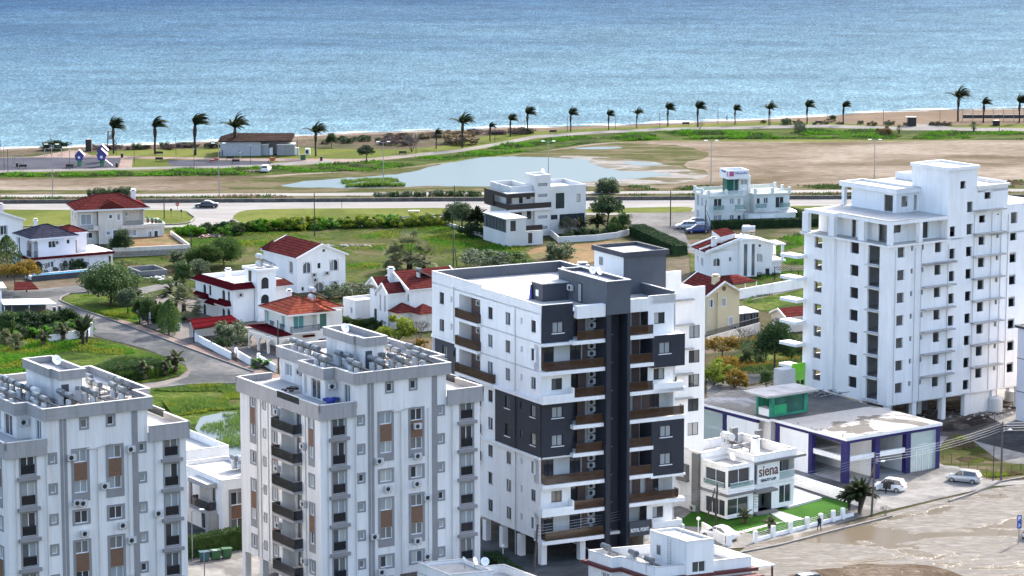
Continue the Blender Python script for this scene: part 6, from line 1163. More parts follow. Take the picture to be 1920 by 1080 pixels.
def salon():
    fr = Frame(si(535,815),0,39,124); WP = 'white_plaster'; GR = 'slate_grey'; mat('slate_grey',(.17,.17,.165),.8,.1,.5); r = thing('beauty_salon','white two-storey beauty salon with big windows and a large name board','shop building',fr.P(6,5)); pr,pl = fr.pr(0),fr.pl(0)
    F = Fac(r,pl,0,5.0,.3,2.9,WP); F.p(si(432,685),3.7,1.9,fr='frame_white',pane='glass',mull=2); F.done(); F = Fac(r,pr,0,4.0,.3,2.9,WP); F.p(si(622,685),3.3,1.9,pane='glass',mull=1); F.done()
    m = M(); m.fbox(fr,-.25,4.5,-.25,5.2,2.9,3.15,GR); m.build('ledge',r)
    F = Fac(r,pl,0,5.0,3.15,6.35,WP); F.p(si(435,455),3.8,2.0,pane='glass',mull=1); F.done(); F = Fac(r,pr,0,4.1,3.15,6.35,WP); F.p(si(630,455),3.4,2.0,pane='glass',mull=1); F.done()
    railing(r,pl,.6,4.4,3.75,4.4,.1,'green_glass','frame_white'); railing(r,pr,.35,3.9,3.75,4.4,.1,'green_glass','frame_white')
    bx(r,fr,0,4.1,0,5.0,.3,5.9,WP,skip=(0,3),top='roof_screed'); m = M(); m.ring(rect(fr,0.02,4.1,0.02,5.0),5.95,6.33,.25,WP,'coping'); m.build('parapet',r)
    # right part
    F = Fac(r,fr.pr(.5),4.1,10.9,.3,3.6,WP); F.hole(5.2,7.3,.3,2.5,1.3,GR); F.p(si(1002,585),1.9,2.1,pane='glass'); F.done(); m = M(); m.fbox(fr,4.0,7.4,-.6,.49,2.7,2.95,GR); m.build('porch_roof',r); m = M(); m.fbox(fr,4.3,7.6,-.4,.48,0.1,.35,GR); m.build('step',r); m = M(); p = fr.pr(1.75); m.pbox(p,5.8,6.8,.35,2.4,.0,.05,'glass_grey'); m.build('door',r)
    m = M(); [m.pbox(fr.pr(.5),4.3,4.3 + w,z,z + .06,.01,.06,'concrete') for z,w in ((.9,.8),(1.2,.6),(1.5,.8),(1.8,.6),(2.1,.8))]; m.build('relief',r,label='thin raised bars beside the entrance')
    F = Fac(r,fr.pr(1.6),4.1,10.9,3.6,6.3,GR); F.w(9.2,4.8,1.7,1.9,pane='glass',name='window'); F.done(); m = M(); m.fbox(fr,4.1,10.9,.3,1.59,3.45,3.62,WP); m.build('balcony',r); railing(r,fr.pr(.35),8.4,10.8,3.62,4.6,0,'clear_glass','frame_white')
    m = M(); m.pbox(fr.pr(.3),4.8,8.3,3.6,6.1,-.12,.06,'frame_white'); o = m.build('name_board',r,label='white board with the name in brown letters'); m = M(); m.pbox(fr.pr(.3),4.6,4.79,3.6,6.0,-.1,.05,GR); m.build('louvre',r)
    pb = fr.pr(.24); text_mesh('sign_lettering','siena',1.75,pb,6.55,5.0,.02,'sign_brown',o,bold=.025,ax=.88); text_mesh('sign_lettering','BEAUTY LAB',.42,pb,6.55,3.95,.02,'frame_black',o,bold=.02)
    bx(r,fr,4.1,10.9,.5,10.2,.3,6.0,WP,skip=(0,),top='roof_screed'); bx(r,fr,.1,4.05,5.1,10.2,.3,6.0,WP,top='roof_screed'); m = M(); m.ring(FP(fr,[(4.1,.1),(10.9,.1),(10.9,10.2),(0.1,10.2),(0.1,5.1),(4.1,5.1)]),6.02,7.0,.25,WP,'coping'); m.build('parapet',r); m = M(); m.fbox(fr,4.2,12.2,-.2,1.55,6.03,6.3,GR); m.build('eaves',r)
    m = M(); m.fbox(fr,-.4,0.08,5.2,6.3,0,7.0,GR); m.build('grey_pier',r); F = Fac(r,fr.pl(.05),6.3,10.2,0,6.0,WP); F.p(si(172,405),1.3,1.3,pane='glass'); F.w(8.3,1.5,1.8,2.2,pane='glass'); F.done(); m = M(); q = fr.pl(.05); a,z = q.px(si(172,405)); m.pbox(q,a - 1.3,a - .8,z - 1,z + 1,.01,.5,GR); m.pbox(q,a + .8,a + 1.3,z - 1,z + 1,.01,.5,GR); m.pbox(q,a - .79,a + .79,z + .7,z + 1,.01,.5,GR); m.pbox(q,a - .79,a + .79,z - 1,z - .7,.01,.5,GR); m.build('window_surround',r)
    ac_unit(r,fr.pl(-.4),5.75,.6); chimney(r,fr,7.5,3.8,6.0,7.9,.8); m = M(); m.fbox(fr,9.9,10.9,6.4,6.8,6.0,8.1,GR); m.build('grey_fin',r); m = M(); m.fbox(fr,8.3,9.3,9.2,9.6,6.0,8.1,GR); m.build('grey_fin',r); m = M(); m.fbox(fr,5,10.5,8.0,8.3,6.01,6.4,'coping'); m.build('roof_kerb',r)
    c = fr.P(5.2,6.2,6.05); heater((c.x,c.y,6.05),math.radians(-58),1,'tall solar water heater on the salon roof','solar water heaters on villas',1.5); dish(fr.P(2.6,2.4,5.95),'satellite dish on the front roof of the salon',2.2,.5)
    # terrace, path slabs, fence
    m = M(); m.prism([(p.x,p.y) for p in (G(*si(940,690)),G(*si(1030,715)),G(*si(1300,640)),G(*si(1080,560)))],.08,.35,'coping'); o = m.build('terrace'); o['kind'] = 'structure'
    A,B,D = G(*si(870,745)),G(*si(960,735)),G(*si(1170,800)); e = G(*si(1010,830)); t = thing('stepping_path','path of pale slabs across the salon lawn','path',A); m = M()
    for i in range(9):
        f0,f1 = i/9,(i + .62)/9; p = [A.lerp(e,f0),B.lerp(D,f0),B.lerp(D,f1),A.lerp(e,f1)]; m.prism([(v.x,v.y) for v in p],.08,.13,'coping')
    o = m.build('slabs',t); t2 = thing('stepping_path','narrow path of pale slabs leading to the salon gate','path',G(*si(640,900))); m = M(); A,B,D,e = G(*si(600,905)),G(*si(620,925)),G(*si(1010,815)),G(*si(880,835))
    for i in range(11): f0,f1 = i/11,(i + .6)/11; p = [A.lerp(e,f0),B.lerp(D,f0),B.lerp(D,f1),A.lerp(e,f1)]; m.prism([(v.x,v.y) for v in p],.08,.13,'coping')
    m.build('slabs',t2)
    w = thing('street_fence','low white street fence with square pillars and horizontal bars before the salon','fence',G(*si(1000,900))); Q = [G(*si(*p)) for p in ((760,985),(905,940),(1045,905),(1180,870),(1290,840),(1390,815),(1470,795),(1560,770))]
    for i,(a,b) in enumerate(zip(Q,Q[1:])):
        d = (b - a).normalized(); n = Vector((-d.y,d.x,0))*.2; m = M(); m.hexa([v + Vector((0,0,z)) for z in (0,.45) for v in (a,b,b + n,a + n)],WP); m.build('base_wall',w); m = M(); m.box(a,.4,.4,1.35,WP,.6); m.build('pillar',w); m = M(); [m.tube(a + Vector((0,.1,z)),b + Vector((0,.1,z)),.03,n=4,mt='metal_grey') for z in (.65,.85,1.05)]; m.build('bars',w)
    w = thing('side_wall','white side wall between the salon garden and the showroom','wall',G(*si(1300,560))); m = M(); a,b = G(*si(1070,520)),G(*si(1620,700)); d = (b - a).normalized(); n = Vector((-d.y,d.x,0))*.25; m.hexa([v + Vector((0,0,z)) for z in (0,1.4) for v in (a,b,b + n,a + n)],WP); m.build('wall',w)
    w = thing('driveway_wall','low white wall and gate posts beside the parked white saloon car','wall',G(*si(500,980))); m = M(); a,b = G(*si(325,900)),G(*si(500,1005)); d = (b - a).normalized(); n = Vector((-d.y,d.x,0))*.2; m.hexa([v + Vector((0,0,z)) for z in (0,1.2) for v in (a,b,b + n,a + n)],WP); m.build('wall',w); m = M(); m.box(G(*si(547,1010)),.5,.5,1.3,WP,.5); m.build('pillar',w)
salon()
def low_house():   # bottom centre-right, roof with heaters
    H0 = 4.4; fr = Frame(bh(735,545),H0,24,126); WP = 'white_plaster'; r = thing('low_house','low white house with a brown-red eave band and stair box at the bottom edge','house',fr.P(4,3)); RB = 'eave_red'; mat('eave_red',(.13,.03,.03),.7,.15,1)
    P = FP(fr,[(0,0),(11.1,0),(11.1,8.5),(-1.1,9.5),(-1.1,5.5),(0,5.5)])
    m = M(); m.prism(P,0,3.0,WP,top=False,skip=(0,5,3)); m.build('wall',r); F = Fac(r,fr.pr(0),0,11.1,0,3.0,WP); F.w(9,1.6,2.4,1.6,pane='glass'); F.done(); F = Fac(r,fr.pl(0),0,5.5,0,3.0,WP); F.done(); F = Fac(r,fr.pl(-1.1),5.5,9.5,0,3.0,WP); F.w(6.6,1.9,1.4,1.4); F.done()
    m = M(); m.prism(inset(P,-.45),3.0,3.35,RB,top=RB); m.build('eave_band',r); m = M(); m.prism(P,3.352,3.5,WP,top='roof_screed'); m.build('roof_slab',r); m = M(); m.ring(P,3.502,4.4,.2,WP,'coping'); m.build('parapet',r)
    b = bx(r,fr,3.3,6.4,-.4,5.6,3.36,6.55,WP,'stair_box',skip=(0,)); F = Fac(r,fr.pr(-.4),3.3,6.4,3.36,6.55,WP,name='stair_box_wall'); F.w(4.7,4.1,1.5,1.15,pane='glass'); F.done(); m = M(); m.prism(rect(fr,3.29,6.41,-.41,5.61),6.552,6.7,WP,top='roof_screed'); m.ring(rect(fr,3.29,6.41,-.41,5.61),6.705,6.85,.25,WP,'coping'); m.build('stair_box_roof',r)
    q = fr.pl(3.3); m = M(); m.pbox(q,3.6,4.6,3.6,5.8,.01,.05,'frame_white'); m.pbox(q,3.8,4.4,4.6,5.6,.055,.07,'glass_grey'); m.build('door',r); m = M(); [m.tube(q.P(s,3.6,.15),q.P(s,6.7,.15),.03,n=4,mt='metal_grey') for s in (2.0,2.5)]; [m.tube(q.P(2.0,3.8 + .3*i,.15),q.P(2.5,3.8 + .3*i,.15),.02,n=4,mt='metal_grey') for i in range(9)]; m.build('ladder',r)
    bx(r,fr,6.4,11.4,-1.6,-.46,2.5,2.8,RB,'porch_roof'); bx(r,fr,11.12,14.0,.2,7,3.1,3.25,'frame_white','canopy'); post(r,fr,13.8,.4,0,3.1,.15,RB); post(r,fr,13.8,6.7,0,3.1,.15,RB); post(r,fr,11.2,-1.4,0,2.5,.15,RB)
    for i,(p,lab) in enumerate((((335,375),'solar water heater by the left roof corner of the low white house'),((560,425),'solar water heater, middle of three on the low white house'),((690,480),'solar water heater nearest the stair box of the low white house'))): c = G(*bh(*p),4.9); heater((c.x,c.y,3.5),math.radians(-58),0,lab,'solar water heaters on the low white house',1.05)
    t = thing('awning','blue awning under the eaves of the low white house','awning',fr.P(0,-1,0)); m = M(); a,b_,c_,d = fr.P(-2.2,2.6,2.6),fr.P(-2.2,-2.8,2.6),fr.P(2.2,-2.8,2.6),fr.P(0,0.5,3.0); m.face([a,b_,c_,d],'blue_tarp'); m.build('cloth',t); m = M(); [m.tube((v.x,v.y,0),v,.05,mt='metal_grey') for v in (a,b_,c_)]; m.build('poles',t)
    dish(G(*bh(940,320),6.7),'thin antenna dish on the stair box of the low white house',1.2,.35)
low_house()
def misc_houses():
    WP = 'white_plaster'
    fr = Frame((866,1095),4.2,20,124); r = thing('small_house','roof of a small white house in front of the middle towers, at the bottom edge','house',fr.P(2,3)); P = rect(fr,-1.3,8.0,0,6.0)
    bx(r,fr,-1.3,8,0,6,0,3.4,WP,top='roof_screed'); m = M(); m.ring(P,3.402,4.2,.2,WP,'coping'); m.build('parapet',r); bx(r,fr,-1.25,3.4,.1,5.8,3.41,4.9,WP,'roof_room',top='roof_screed'); m = M(); m.ring(rect(fr,-1.3,3.45,.05,5.9),4.902,5.2,.2,WP,'coping'); m.build('room_parapet',r)
    for i in range(3): c = fr.P(2.0 + i*.8,3.0 - i*.5,4.9); t = dish(c,['leftmost of three dishes on the small roof at the bottom edge','middle of three dishes on the small roof at the bottom edge','rightmost of three dishes on the small roof at the bottom edge'][i],1 + i,.45)
    # grey and white pair of houses between the two towers
    fr = Frame(lh(290,815),0,32,122); r = thing('terraced_house','two-storey white and grey house between the two foreground towers','house',fr.P(4,5)); pr,pl = fr.pr(0),fr.pl(0)
    F = Fac(r,pr,0,6.3,0,6.1,WP); a = pr.px(lh(392,540))[0]; F.w(a,4.3,1.6,1.5); F.w(a,1.3,1.6,1.4); m = F.ex; m.pbox(pr,a - 1.1,a - .81,.2,5.4,.005,.05,'grey_panel'); m.pbox(pr,a + .81,a + 1.1,.2,5.4,.005,.05,'grey_panel'); m.pbox(pr,a - .8,a + .8,5.06,5.4,.005,.05,'grey_panel'); F.done(); m = M(); m.pbox(pr,a - .8,a + .8,2.02,3.53,.005,.05,'wood_panel'); m.build('timber_panel',r)
    F = Fac(r,pl,0,8,0,6.1,WP); F.hole(1.6,5.6,2.9,5.4,1.3); F.w(4.6,1.2,1.5,2.2,fr='frame_black'); F.done(); F = Fac(r,fr.pl(1.29),1.6,5.6,2.9,5.4,WP,name='recess_wall'); F.w(2.7,4.05,1.3,2.1); F.w(4.6,4.05,1.3,2.1); F.done()
    bx(r,fr,0,6.3,0,11,0,6.1,WP,top='roof_screed',skip=(0,3)); bx(r,fr,.02,.3,8,11,0,6.05,WP); m = M(); m.ring(rect(fr,0,6.3,0,11),6.102,6.5,.2,WP,'coping'); m.build('parapet',r); bx(r,fr,-1.3,0,1.2,6.0,5.5,6.0,'grey_plaster','balcony_roof',top='roof_screed'); bx(r,fr,-1.2,0,1.3,5.9,2.5,2.9,'grey_plaster','balcony'); railing(r,fr.pl(-1.1),1.4,5.8,2.9,3.85,0,sides=1.0); bx(r,fr,-1.2,-.01,.9,1.9,0,2.5,'grey_plaster','pier'); bx(r,fr,-1.2,-.9,5.6,6.0,2.9,5.5,'grey_plaster','pier')
    for i,p in enumerate(((370,250),(440,290),(415,255))): c = G(*lh(*p),7.6); heater((c.x,c.y,6.15),math.radians(-58),1 if i == 2 else 0,['left solar water heater on the house between the towers','right solar water heater on the house between the towers','rear solar water heater on the house between the towers'][i],'solar water heaters on the house between the towers')
    r = thing('rear_house','flat-roofed white house behind the one between the two towers, beside the pond','house',fr.P(8,24)); bx(r,fr,3,11.2,20.5,31,0,4.6,WP,top='roof_screed'); m = M(); m.ring(rect(fr,3,11.2,20.5,31),4.602,5.4,.2,WP,'coping'); m.build('parapet',r); bx(r,fr,5,12.3,18,20.45,0,3.6,'grey_plaster','front_wing',top='roof_screed'); m = M(); m.pbox(fr.pr(18),9.6,11.2,2.4,3.2,.01,.05,'glass'); m.build('window',r)
    r = thing('left_wing_house','grey rendered house wall behind the leftmost tower','house',fr.P(-6,6)); bx(r,fr,-9,-3.4,6,12,0,5.4,'grey_plaster',top='roof_screed'); m = M(); m.ring(rect(fr,-9,-3.4,6,12),5.402,5.8,.2,'grey_plaster','coping'); m.build('parapet',r)
    # right edge
    fr = Frame((1908,789),0,33,124); fr.O = fr.O - fr.L*8.6; r = thing('edge_building','lilac-white rendered block cut by the right edge of the photo','apartment building',fr.P(6,5)); bx(r,fr,0,14,0,9,0,12.6,'lilac_white',top='roof_screed'); m = M(); m.ring(rect(fr,-.35,14,-.35,9.3),12.4,12.75,.4,'anthracite',None); m.build('dark_cornice',r); bx(r,fr,0.05,5,.1,5,12.62,14,'lilac_white','roof_room'); 
    for z in (3.9,8.3): m = M(); m.pbox(fr.pl(0),0,9,z,z + .12,.005,.06,'grey_panel'); m.build('string_course',r)
    m = M(); m.pbox(fr.pr(0),0,14,8.3,8.42,.005,.06,'grey_panel'); m.build('string_course',r)
    # left edge villa and its white awning
    fr = Frame((30,604),0,14,105); r = thing('garden_house','house at the left edge with a flat white awning over its terrace','house',fr.P(0,3)); bx(r,fr,-7,-2.0,1.0,7,0,5.0,WP); bx(r,fr,-7.2,-1.2,.8,7,5.0,5.3,'grey_plaster','roof',top='roof_screed'); m = M(); q = [fr.P(-2,-1.0,2.9),fr.P(6.2,-1.0,2.7),fr.P(5.4,3.0,2.9),fr.P(-2,3.0,3.1)]; m.hexa([*q,*[v + Vector((0,0,.12)) for v in q]],'frame_white'); m.build('awning',r)
    for a,b in ((-1.8,-.8),(5.8,-.8),(5,2.7),(2,-.8)): post(r,fr,a,b,0,2.75,.12,'frame_white')
    bx(r,fr,-1.9,5,2.9,3.0,0,2.6,'glass_grey','glass_wall'); m = M(); q = [G(165/6 + 12,567,3.2),G(62,563,2.6),G(52,553,3.4)]; fr2 = Frame((44,572),0,14,105); m.face([fr2.P(-1.5,0,2.4),fr2.P(2.6,0,2.4),fr2.P(1.6,2.5,3.4),fr2.P(-1,2.5,3.4)],'red_tiles'); m.build('porch_roof',r)
    w = thing('garden_wall','white garden wall with a gate post at the corner of the left street','wall',G(150,640)); m = M(); Q = [G(92,645),G(172,630)]; a,b = Q; d = (b - a).normalized(); n = Vector((-d.y,d.x,0))*.2; m.hexa([v + Vector((0,0,z)) for z in (0,1.3) for v in (a,b,b + n,a + n)],WP); m.build('wall',w); m = M(); m.box(G(172,632),.4,.4,2.2,WP,.3); m.build('pillar',w)
    for i,(x,y,lab) in enumerate(((103,605,'left dark slatted gate pillar by the left street'),(113,603,'right dark slatted gate pillar by the left street'))): t = thing('gate_pillar',lab,'pillar',G(x,y)); m = M(); m.box(G(x,y),.55,.5,2.5,'grey_panel'); m.build('pillar',t); m = M(); c = G(x,y); m.box((c.x,c.y - .26,.3),.3,.06,2.0,'frame_black'); m.build('slats',t)
    # white walls along the pavement
    segs = [((253,578),(280,590)),((280,590),(338,612)),((368,633),(433,667)),((443,662),(470,678)),((485,672),(515,690))]
    labs = ['white pavement wall behind the cypress row, upper end','white pavement wall behind the cypress row','white pavement wall before the ivory villa, left of its gate','short white pavement wall between the two gates','white pavement wall nearest the middle tower']
    for (p,q),lab in zip(segs,labs):
        t = thing('pavement_wall',lab,'wall',G(*p)); a,b = G(p[0],p[1] + 8),G(q[0],q[1] + 8); d = (b - a).normalized(); n = Vector((-d.y,d.x,0))*.2; m = M(); m.hexa([v + Vector((0,0,z)) for z in (0,1.1) for v in (a,b,b + n,a + n)],WP); m.build('wall',t); m = M(); m.box(a,.4,.4,1.4,WP,.5); m.build('pillar',t)
    for i,(p,q) in enumerate((((434,675),(444,680)),((470,688),(486,695)))): a,b = G(*p),G(*q); d = (b - a).normalized(); t = thing('iron_gate',['narrow dark iron gate in the white pavement wall','wide dark iron gate before the arcaded porch'][i],'gate',a); railing(t,Plane(a,d,Vector((d.y,-d.x,0))),0,(b - a).length,.1,1.3,0,'metal_black','metal_black',bars=True)
misc_houses()
def beach_buildings():
    cf = Z(390,230,8.348)
    a,b = G(*cf(195,520)),G(*cf(1270,530)); r = thing('beach_cafe','low beach cafe with a brown thatched roof and grey container walls','cafe',a); TR = 'thatch'
    fr = Frame(cf(195,525),0,3,93)
    bx(r,fr,0,9.0,0,9,0,3.3,'container_grey'); m = M(); q = [fr.P(-.5,-.5,3.4),fr.P(16,-.5,3.5),fr.P(16.5,9.5,3.7),fr.P(-.3,9.5,3.4)]; rd = [fr.P(2.5,4.5,4.7),fr.P(16.2,4.5,4.6)]
    m.face([q[0],q[1],rd[1],rd[0]],TR); m.face([q[1],q[2],rd[1]],TR); m.face([q[2],q[3],rd[0],rd[1]],TR); m.face([q[3],q[0],rd[0]],TR); m.prism([(v.x,v.y) for v in q],3.2,3.38,'dark_wood'); m.build('thatched_roof',r)
    for x in (9.5,12,15.5): post(r,fr,x,8.5,0,3.2,.25,'dark_wood')
    bx(r,fr,9.1,15.5,3,8.5,0,3.0,'grey_plaster')
    for i,(x0,x1,lab) in enumerate(((500,950,'long ribbed white container kiosk before the thatched cafe'),(1080,1360,'short grey container kiosk right of the long white one'))):
        f = Frame(cf(x0,515),0,3,93); w = (cf(x1,0)[0] - cf(x0,0)[0])/FPX*690*1.0; t = thing('container_kiosk',lab,'kiosk',f.P(0,0)); bx(t,f,0,w,0,2.6,0,2.4,'container_grey' if i == 0 else 'grey_plaster'); m = M(); m.prism(rect(f,-.1,w + .1,-.1,2.7),2.402,2.6,'frame_white'); m.build('roof',t); m = M(); [m.pbox(f.pr(0),.1 + .35*k,.14 + .35*k,.1,2.1,.005,.03,'grey_panel') for k in range(int(w/.35))]; m.build('ribs',t,label='thin vertical ribs of the front panel'); m = M(); m.fbox(f,w + .15,w + .9,.2,1.2,0.02,1.7,'frame_white'); m.build('side_cabinet',t)
    t = thing('generator','white generator box with a grille right of the cafe kiosks','generator',G(*cf(1560,500))); c = G(*cf(1560,500)); m = M(); m.box(c,1.1,1.0,1.4,'frame_white'); m.build('housing',t); m = M(); m.box(c + Vector((-.1,-.52,.3)),.6,.04,.8,'frame_black'); m.build('grille',t)
    t = thing('waste_bin','dark green bin beside the cafe kiosks','bin',G(*cf(1490,580))); c = G(*cf(1490,585)); m = M(); m.box(c,1.1,.8,1.1,'bin_green'); m.build('body',t); m = M(); m.box(c + Vector((0,0,1.1)),1.2,.9,.12,'metal_black'); m.build('lid',t)
    pg = Z(0,240,5.818)
    t = thing('dark_kiosk','tall dark slatted kiosk at the beach edge left of the lifeguard tower','kiosk',G(*pg(970,250))); c = G(*pg(970,252)); m = M(); m.box(c,1.3,1.3,2.6,'dark_wood'); m.build('body',t); m = M(); m.box(c + Vector((0,0,2.6)),1.5,1.5,.12,'frame_black'); m.build('roof',t)
    b2 = Z(1640,140,6.857); c = G(*b2(475,660)); t = thing('dark_kiosk','square dark wooden kiosk on the right-hand stretch of the promenade','kiosk',c); m = M(); m.box(c,2.0,2.0,2.1,'dark_wood'); m.build('body',t); m = M(); m.box(c + Vector((-.2,0,2.1)),2.6,2.1,.15,'frame_black'); m.build('roof',t)
    c = G(*b2(1560,655)); t = thing('dark_kiosk','low dark hut beneath the shade frame at the right edge','kiosk',c); m = M(); m.box(c,1.5,1.4,1.2,'dark_wood'); m.build('body',t); m = M(); m.box(c + Vector((0,0,1.2)),1.7,1.6,.12,'frame_black'); m.build('roof',t)
    t = thing('shade_structure','long dark netted fence with angled steel posts on the right-hand beach','shade structure',G(*b2(1500,600))); a,e = G(*b2(1130,600)),G(*b2(2050,600))
    for i in range(8): p = a.lerp(e,i/7); m = M(); m.tube(p,p + Vector((0,0,2.9)),.09,mt='metal_grey'); m.tube(p + Vector((0,0,2.9)),p + Vector((-.7,0,3.4)),.07,mt='metal_grey'); m.build('post',t)
    d = (e - a).normalized(); m = M(); m.hexa([v + Vector((0,0,z)) for z in (.75,1.6) for v in (a,e,e + Vector((0,.4,0)),a + Vector((0,.4,0)))],'metal_black'); m.build('rolled_net',t); m = M(); [m.tube(a + Vector((0,0,z)),e + Vector((0,0,z)),.03,n=4,mt='metal_grey') for z in (2.2,2.9,3.3)]; m.build('wires',t)
    # lifeguard chair
    c = G(*pg(1210,240)); t = thing('lifeguard_tower','open wooden lifeguard tower at the water edge beside the first palm','lifeguard tower',c)
    for x,y in ((-.7,-.6),(.7,-.6),(-.7,.6),(.7,.6)): m = M(); m.tube(c + Vector((x*1.2,y*1.2,0)),c + Vector((x*.75,y,4.4)),.07,mt='dark_wood'); m.build('leg',t)
    m = M(); m.box(c + Vector((0,0,2.5)),1.4,1.3,.12,'dark_wood'); m.build('platform',t); m = M(); m.box(c + Vector((0,0,4.3)),1.5,1.4,.1,'dark_wood'); m.build('roof',t); m = M(); m.box(c + Vector((0,-.6,2.62)),1.3,.05,.8,'metal_grey'); m.build('seat_panel',t); m = M(); m.tube(c + Vector((.8,-.5,2.5)),c + Vector((2.4,-1.2,0)),.06,mt='dark_wood'); m.build('ladder',t)
    # playhouses
    def playhouse(p,lab,s=1.0,slide=False):
        c = G(*p); t = thing('playhouse',lab,'playground house',c); m = M(); [m.tube(c + Vector((x,y,0)),c + Vector((x,y,1.3*s)),.18,mt='green_post') for x in (-.25,.25) for y in (-.3,.3)]; m.build('leg',t)
        m = M(); P = [(-.7,1.3),(.7,1.3),(.95,2.4),(0,3.5),(-.95,2.4)]; f = [c + Vector((x*s,-.6*s,z*s)) for x,z in P]; g = [c + Vector((x*s,.6*s,z*s)) for x,z in P]; m.face(f,'lilac_paint'); m.face(g[::-1],'lilac_paint'); [m.face([f[i],g[i],g[(i + 1) % 5],f[(i + 1) % 5]],'lilac_paint') for i in range(5)]; o = m.build('cabin',t)
        m = M(); a = c + Vector((0,0,3.55*s)); m.hexa([a + Vector(v)*s for v in ((0,-.8,0),(1.15,-.8,-1.2),(1.15,.8,-1.2),(0,.8,0),(0,-.8,.12),(1.25,-.8,-1.15),(1.25,.8,-1.15),(0,.8,.12))],'pink_roof'); m.build('roof',t); m = M(); m.box(c + Vector((0,-.62*s,1.7*s)),.5*s,.04,.5*s,'frame_white'); m.build('window',o)
        if slide: m = M(); m.hexa([c + Vector(v) for v in ((.8,-.5,1.3),(2.3,-.5,.1),(2.3,.2,.1),(.8,.2,1.3),(.8,-.5,1.5),(2.3,-.5,.3),(2.3,.2,.3),(.8,.2,1.5))],'pink_roof'); m.build('slide',t)
    mat('green_post',(.03,.20,.08),.6,0); mat('pink_roof',(.45,.36,.50),.6,0)
    playhouse(pg(868,415),'purple playhouse on green legs, the left and separate one'); playhouse(pg(1112,418),'purple playhouse with a slide, nearest of the right-hand pair',1.08,True); playhouse(pg(1118,372),'purple playhouse behind the one with the slide',1.1)
    for i,(x,y,w,h,lab) in enumerate(((580,320,2.6,1.5,'grey metal swing frame on the upper side of the playground'),(190,410,1.6,1.7,'narrow grey swing frame at the left of the playground'))):
        c = G(*pg(x,y)); t = thing('swing_frame',lab,'swing',c); m = M(); w *= 1.0
        for s in (-1,1): [m.tube(c + Vector((s*w/2*1.5,yy,0)),c + Vector((s*w/2*1.4,0,h*1.3)),.05,mt='metal_grey') for yy in (-.6,.6)]
        m.tube(c + Vector((-w/2*1.4,0,h*1.3)),c + Vector((w/2*1.4,0,h*1.3)),.05,mt='metal_grey'); m.build('frame',t)
        for s in (-.5,.5): m = M(); m.box(c + Vector((s*w,0,.4)),.5,.2,.05,'rubber'); [m.tube(c + Vector((s*w + e,0,.4)),c + Vector((s*w + e,0,h*1.3)),.015,n=4) for e in (-.2,.2)]; m.build('swing_seat',t)
    for i,(p,mt,lab) in enumerate((((1010,620),'orange_plastic','orange and red climbing toy right of the play area'),((130,600),'red_paint','small red rocking toy at the left of the play area'),((60,625),'red_paint','low red toy on the path side of the play area'))):
        c = G(*cf(*p)); t = thing('play_equipment',lab,'playground toy',c); m = M(); m.box(c + Vector((0,0,.3)),1.1 if i == 0 else .7,.5,.8 if i == 0 else .4,mt); m.build('body',t); m = M(); [m.tube(c + Vector((s*(1.0 if i == 0 else .3),0,0)),c + Vector((s*.4,0,1.3 if i == 0 else .5)),.05) for s in (-1,1)]; m.build('frame',t)
    def bench(p,lab):
        c = G(*p); t = thing('park_bench',lab,'bench',c); m = M(); m.box(c + Vector((0,0,.42)),1.7,.45,.07,'dark_wood'); m.build('seat',t); m = M(); m.box(c + Vector((0,.25,.5)),1.7,.06,.4,'dark_wood'); m.build('backrest',t); [bx_leg(t,c + Vector((s,0,0))) for s in (-.7,.7)]
    def bx_leg(t,c): m = M(); m.box(c,.08,.45,.42,'metal_black'); m.build('leg',t)
    for p,lab in ((cf(345,590),'dark bench on the lawn side of the play area'),(cf(435,640),'dark bench on the path side of the play area'),(pg(1735,300),'dark bench on the lawn between the second and third palms'),(pg(760,442),'dark bench below the purple playhouses'),(pg(250,445),'dark bench at the left of the playground'),(pg(1735,365),'dark bench at the left end of the small play area'),((755,291),'dark bench beside the path above the lagoon'),((1037,251),'dark bench where the path meets the beach lawn'),((1286,236),'dark bench on the lawn above the dry field'),((1535,234),'dark bench on the lawn near the bushes')): bench(p,lab)
    for p,lab in ((pg(188,428),'black litter bin on the playground'),(pg(1275,430),'dark red litter bin by the red path'),(cf(1775,600),'brown litter bin by the path right of the cafe'),(pg(1332,325),'dark litter bin at the top of the red path')): c = G(*p); t = thing('litter_bin',lab,'bin',c); m = M(); m.tube(c,c + Vector((0,0,.9)),.28,.3,8,'dark_wood'); m.build('body',t); m = M(); m.tube(c + Vector((0,0,.9)),c + Vector((0,0,.98)),.33,n=8); m.build('rim',t)
mat('orange_plastic',(.55,.12,.03),.5,.3,3)
beach_buildings()
mat('stone_dark',(.13,.115,.10),.95,.3,.8)
# the retaining wall between the carriageways
w = thing('retaining_wall','long dark stone retaining wall between the two carriageways','wall',G(960,374)); m = M()
for i in range(24):
    x0,x1 = -300 + i*110,-300 + (i + 1)*110; f = lambda x: 382 - (x/1920)*10.5
    a,b = G(x0,f(x0)),G(x1,f(x1)); m.hexa([v + Vector((0,0,z)) for z in (0,.75) for v in (a,b,b + Vector((0,.5,0)),a + Vector((0,.5,0)))],'stone_dark')
m.build('wall',w)
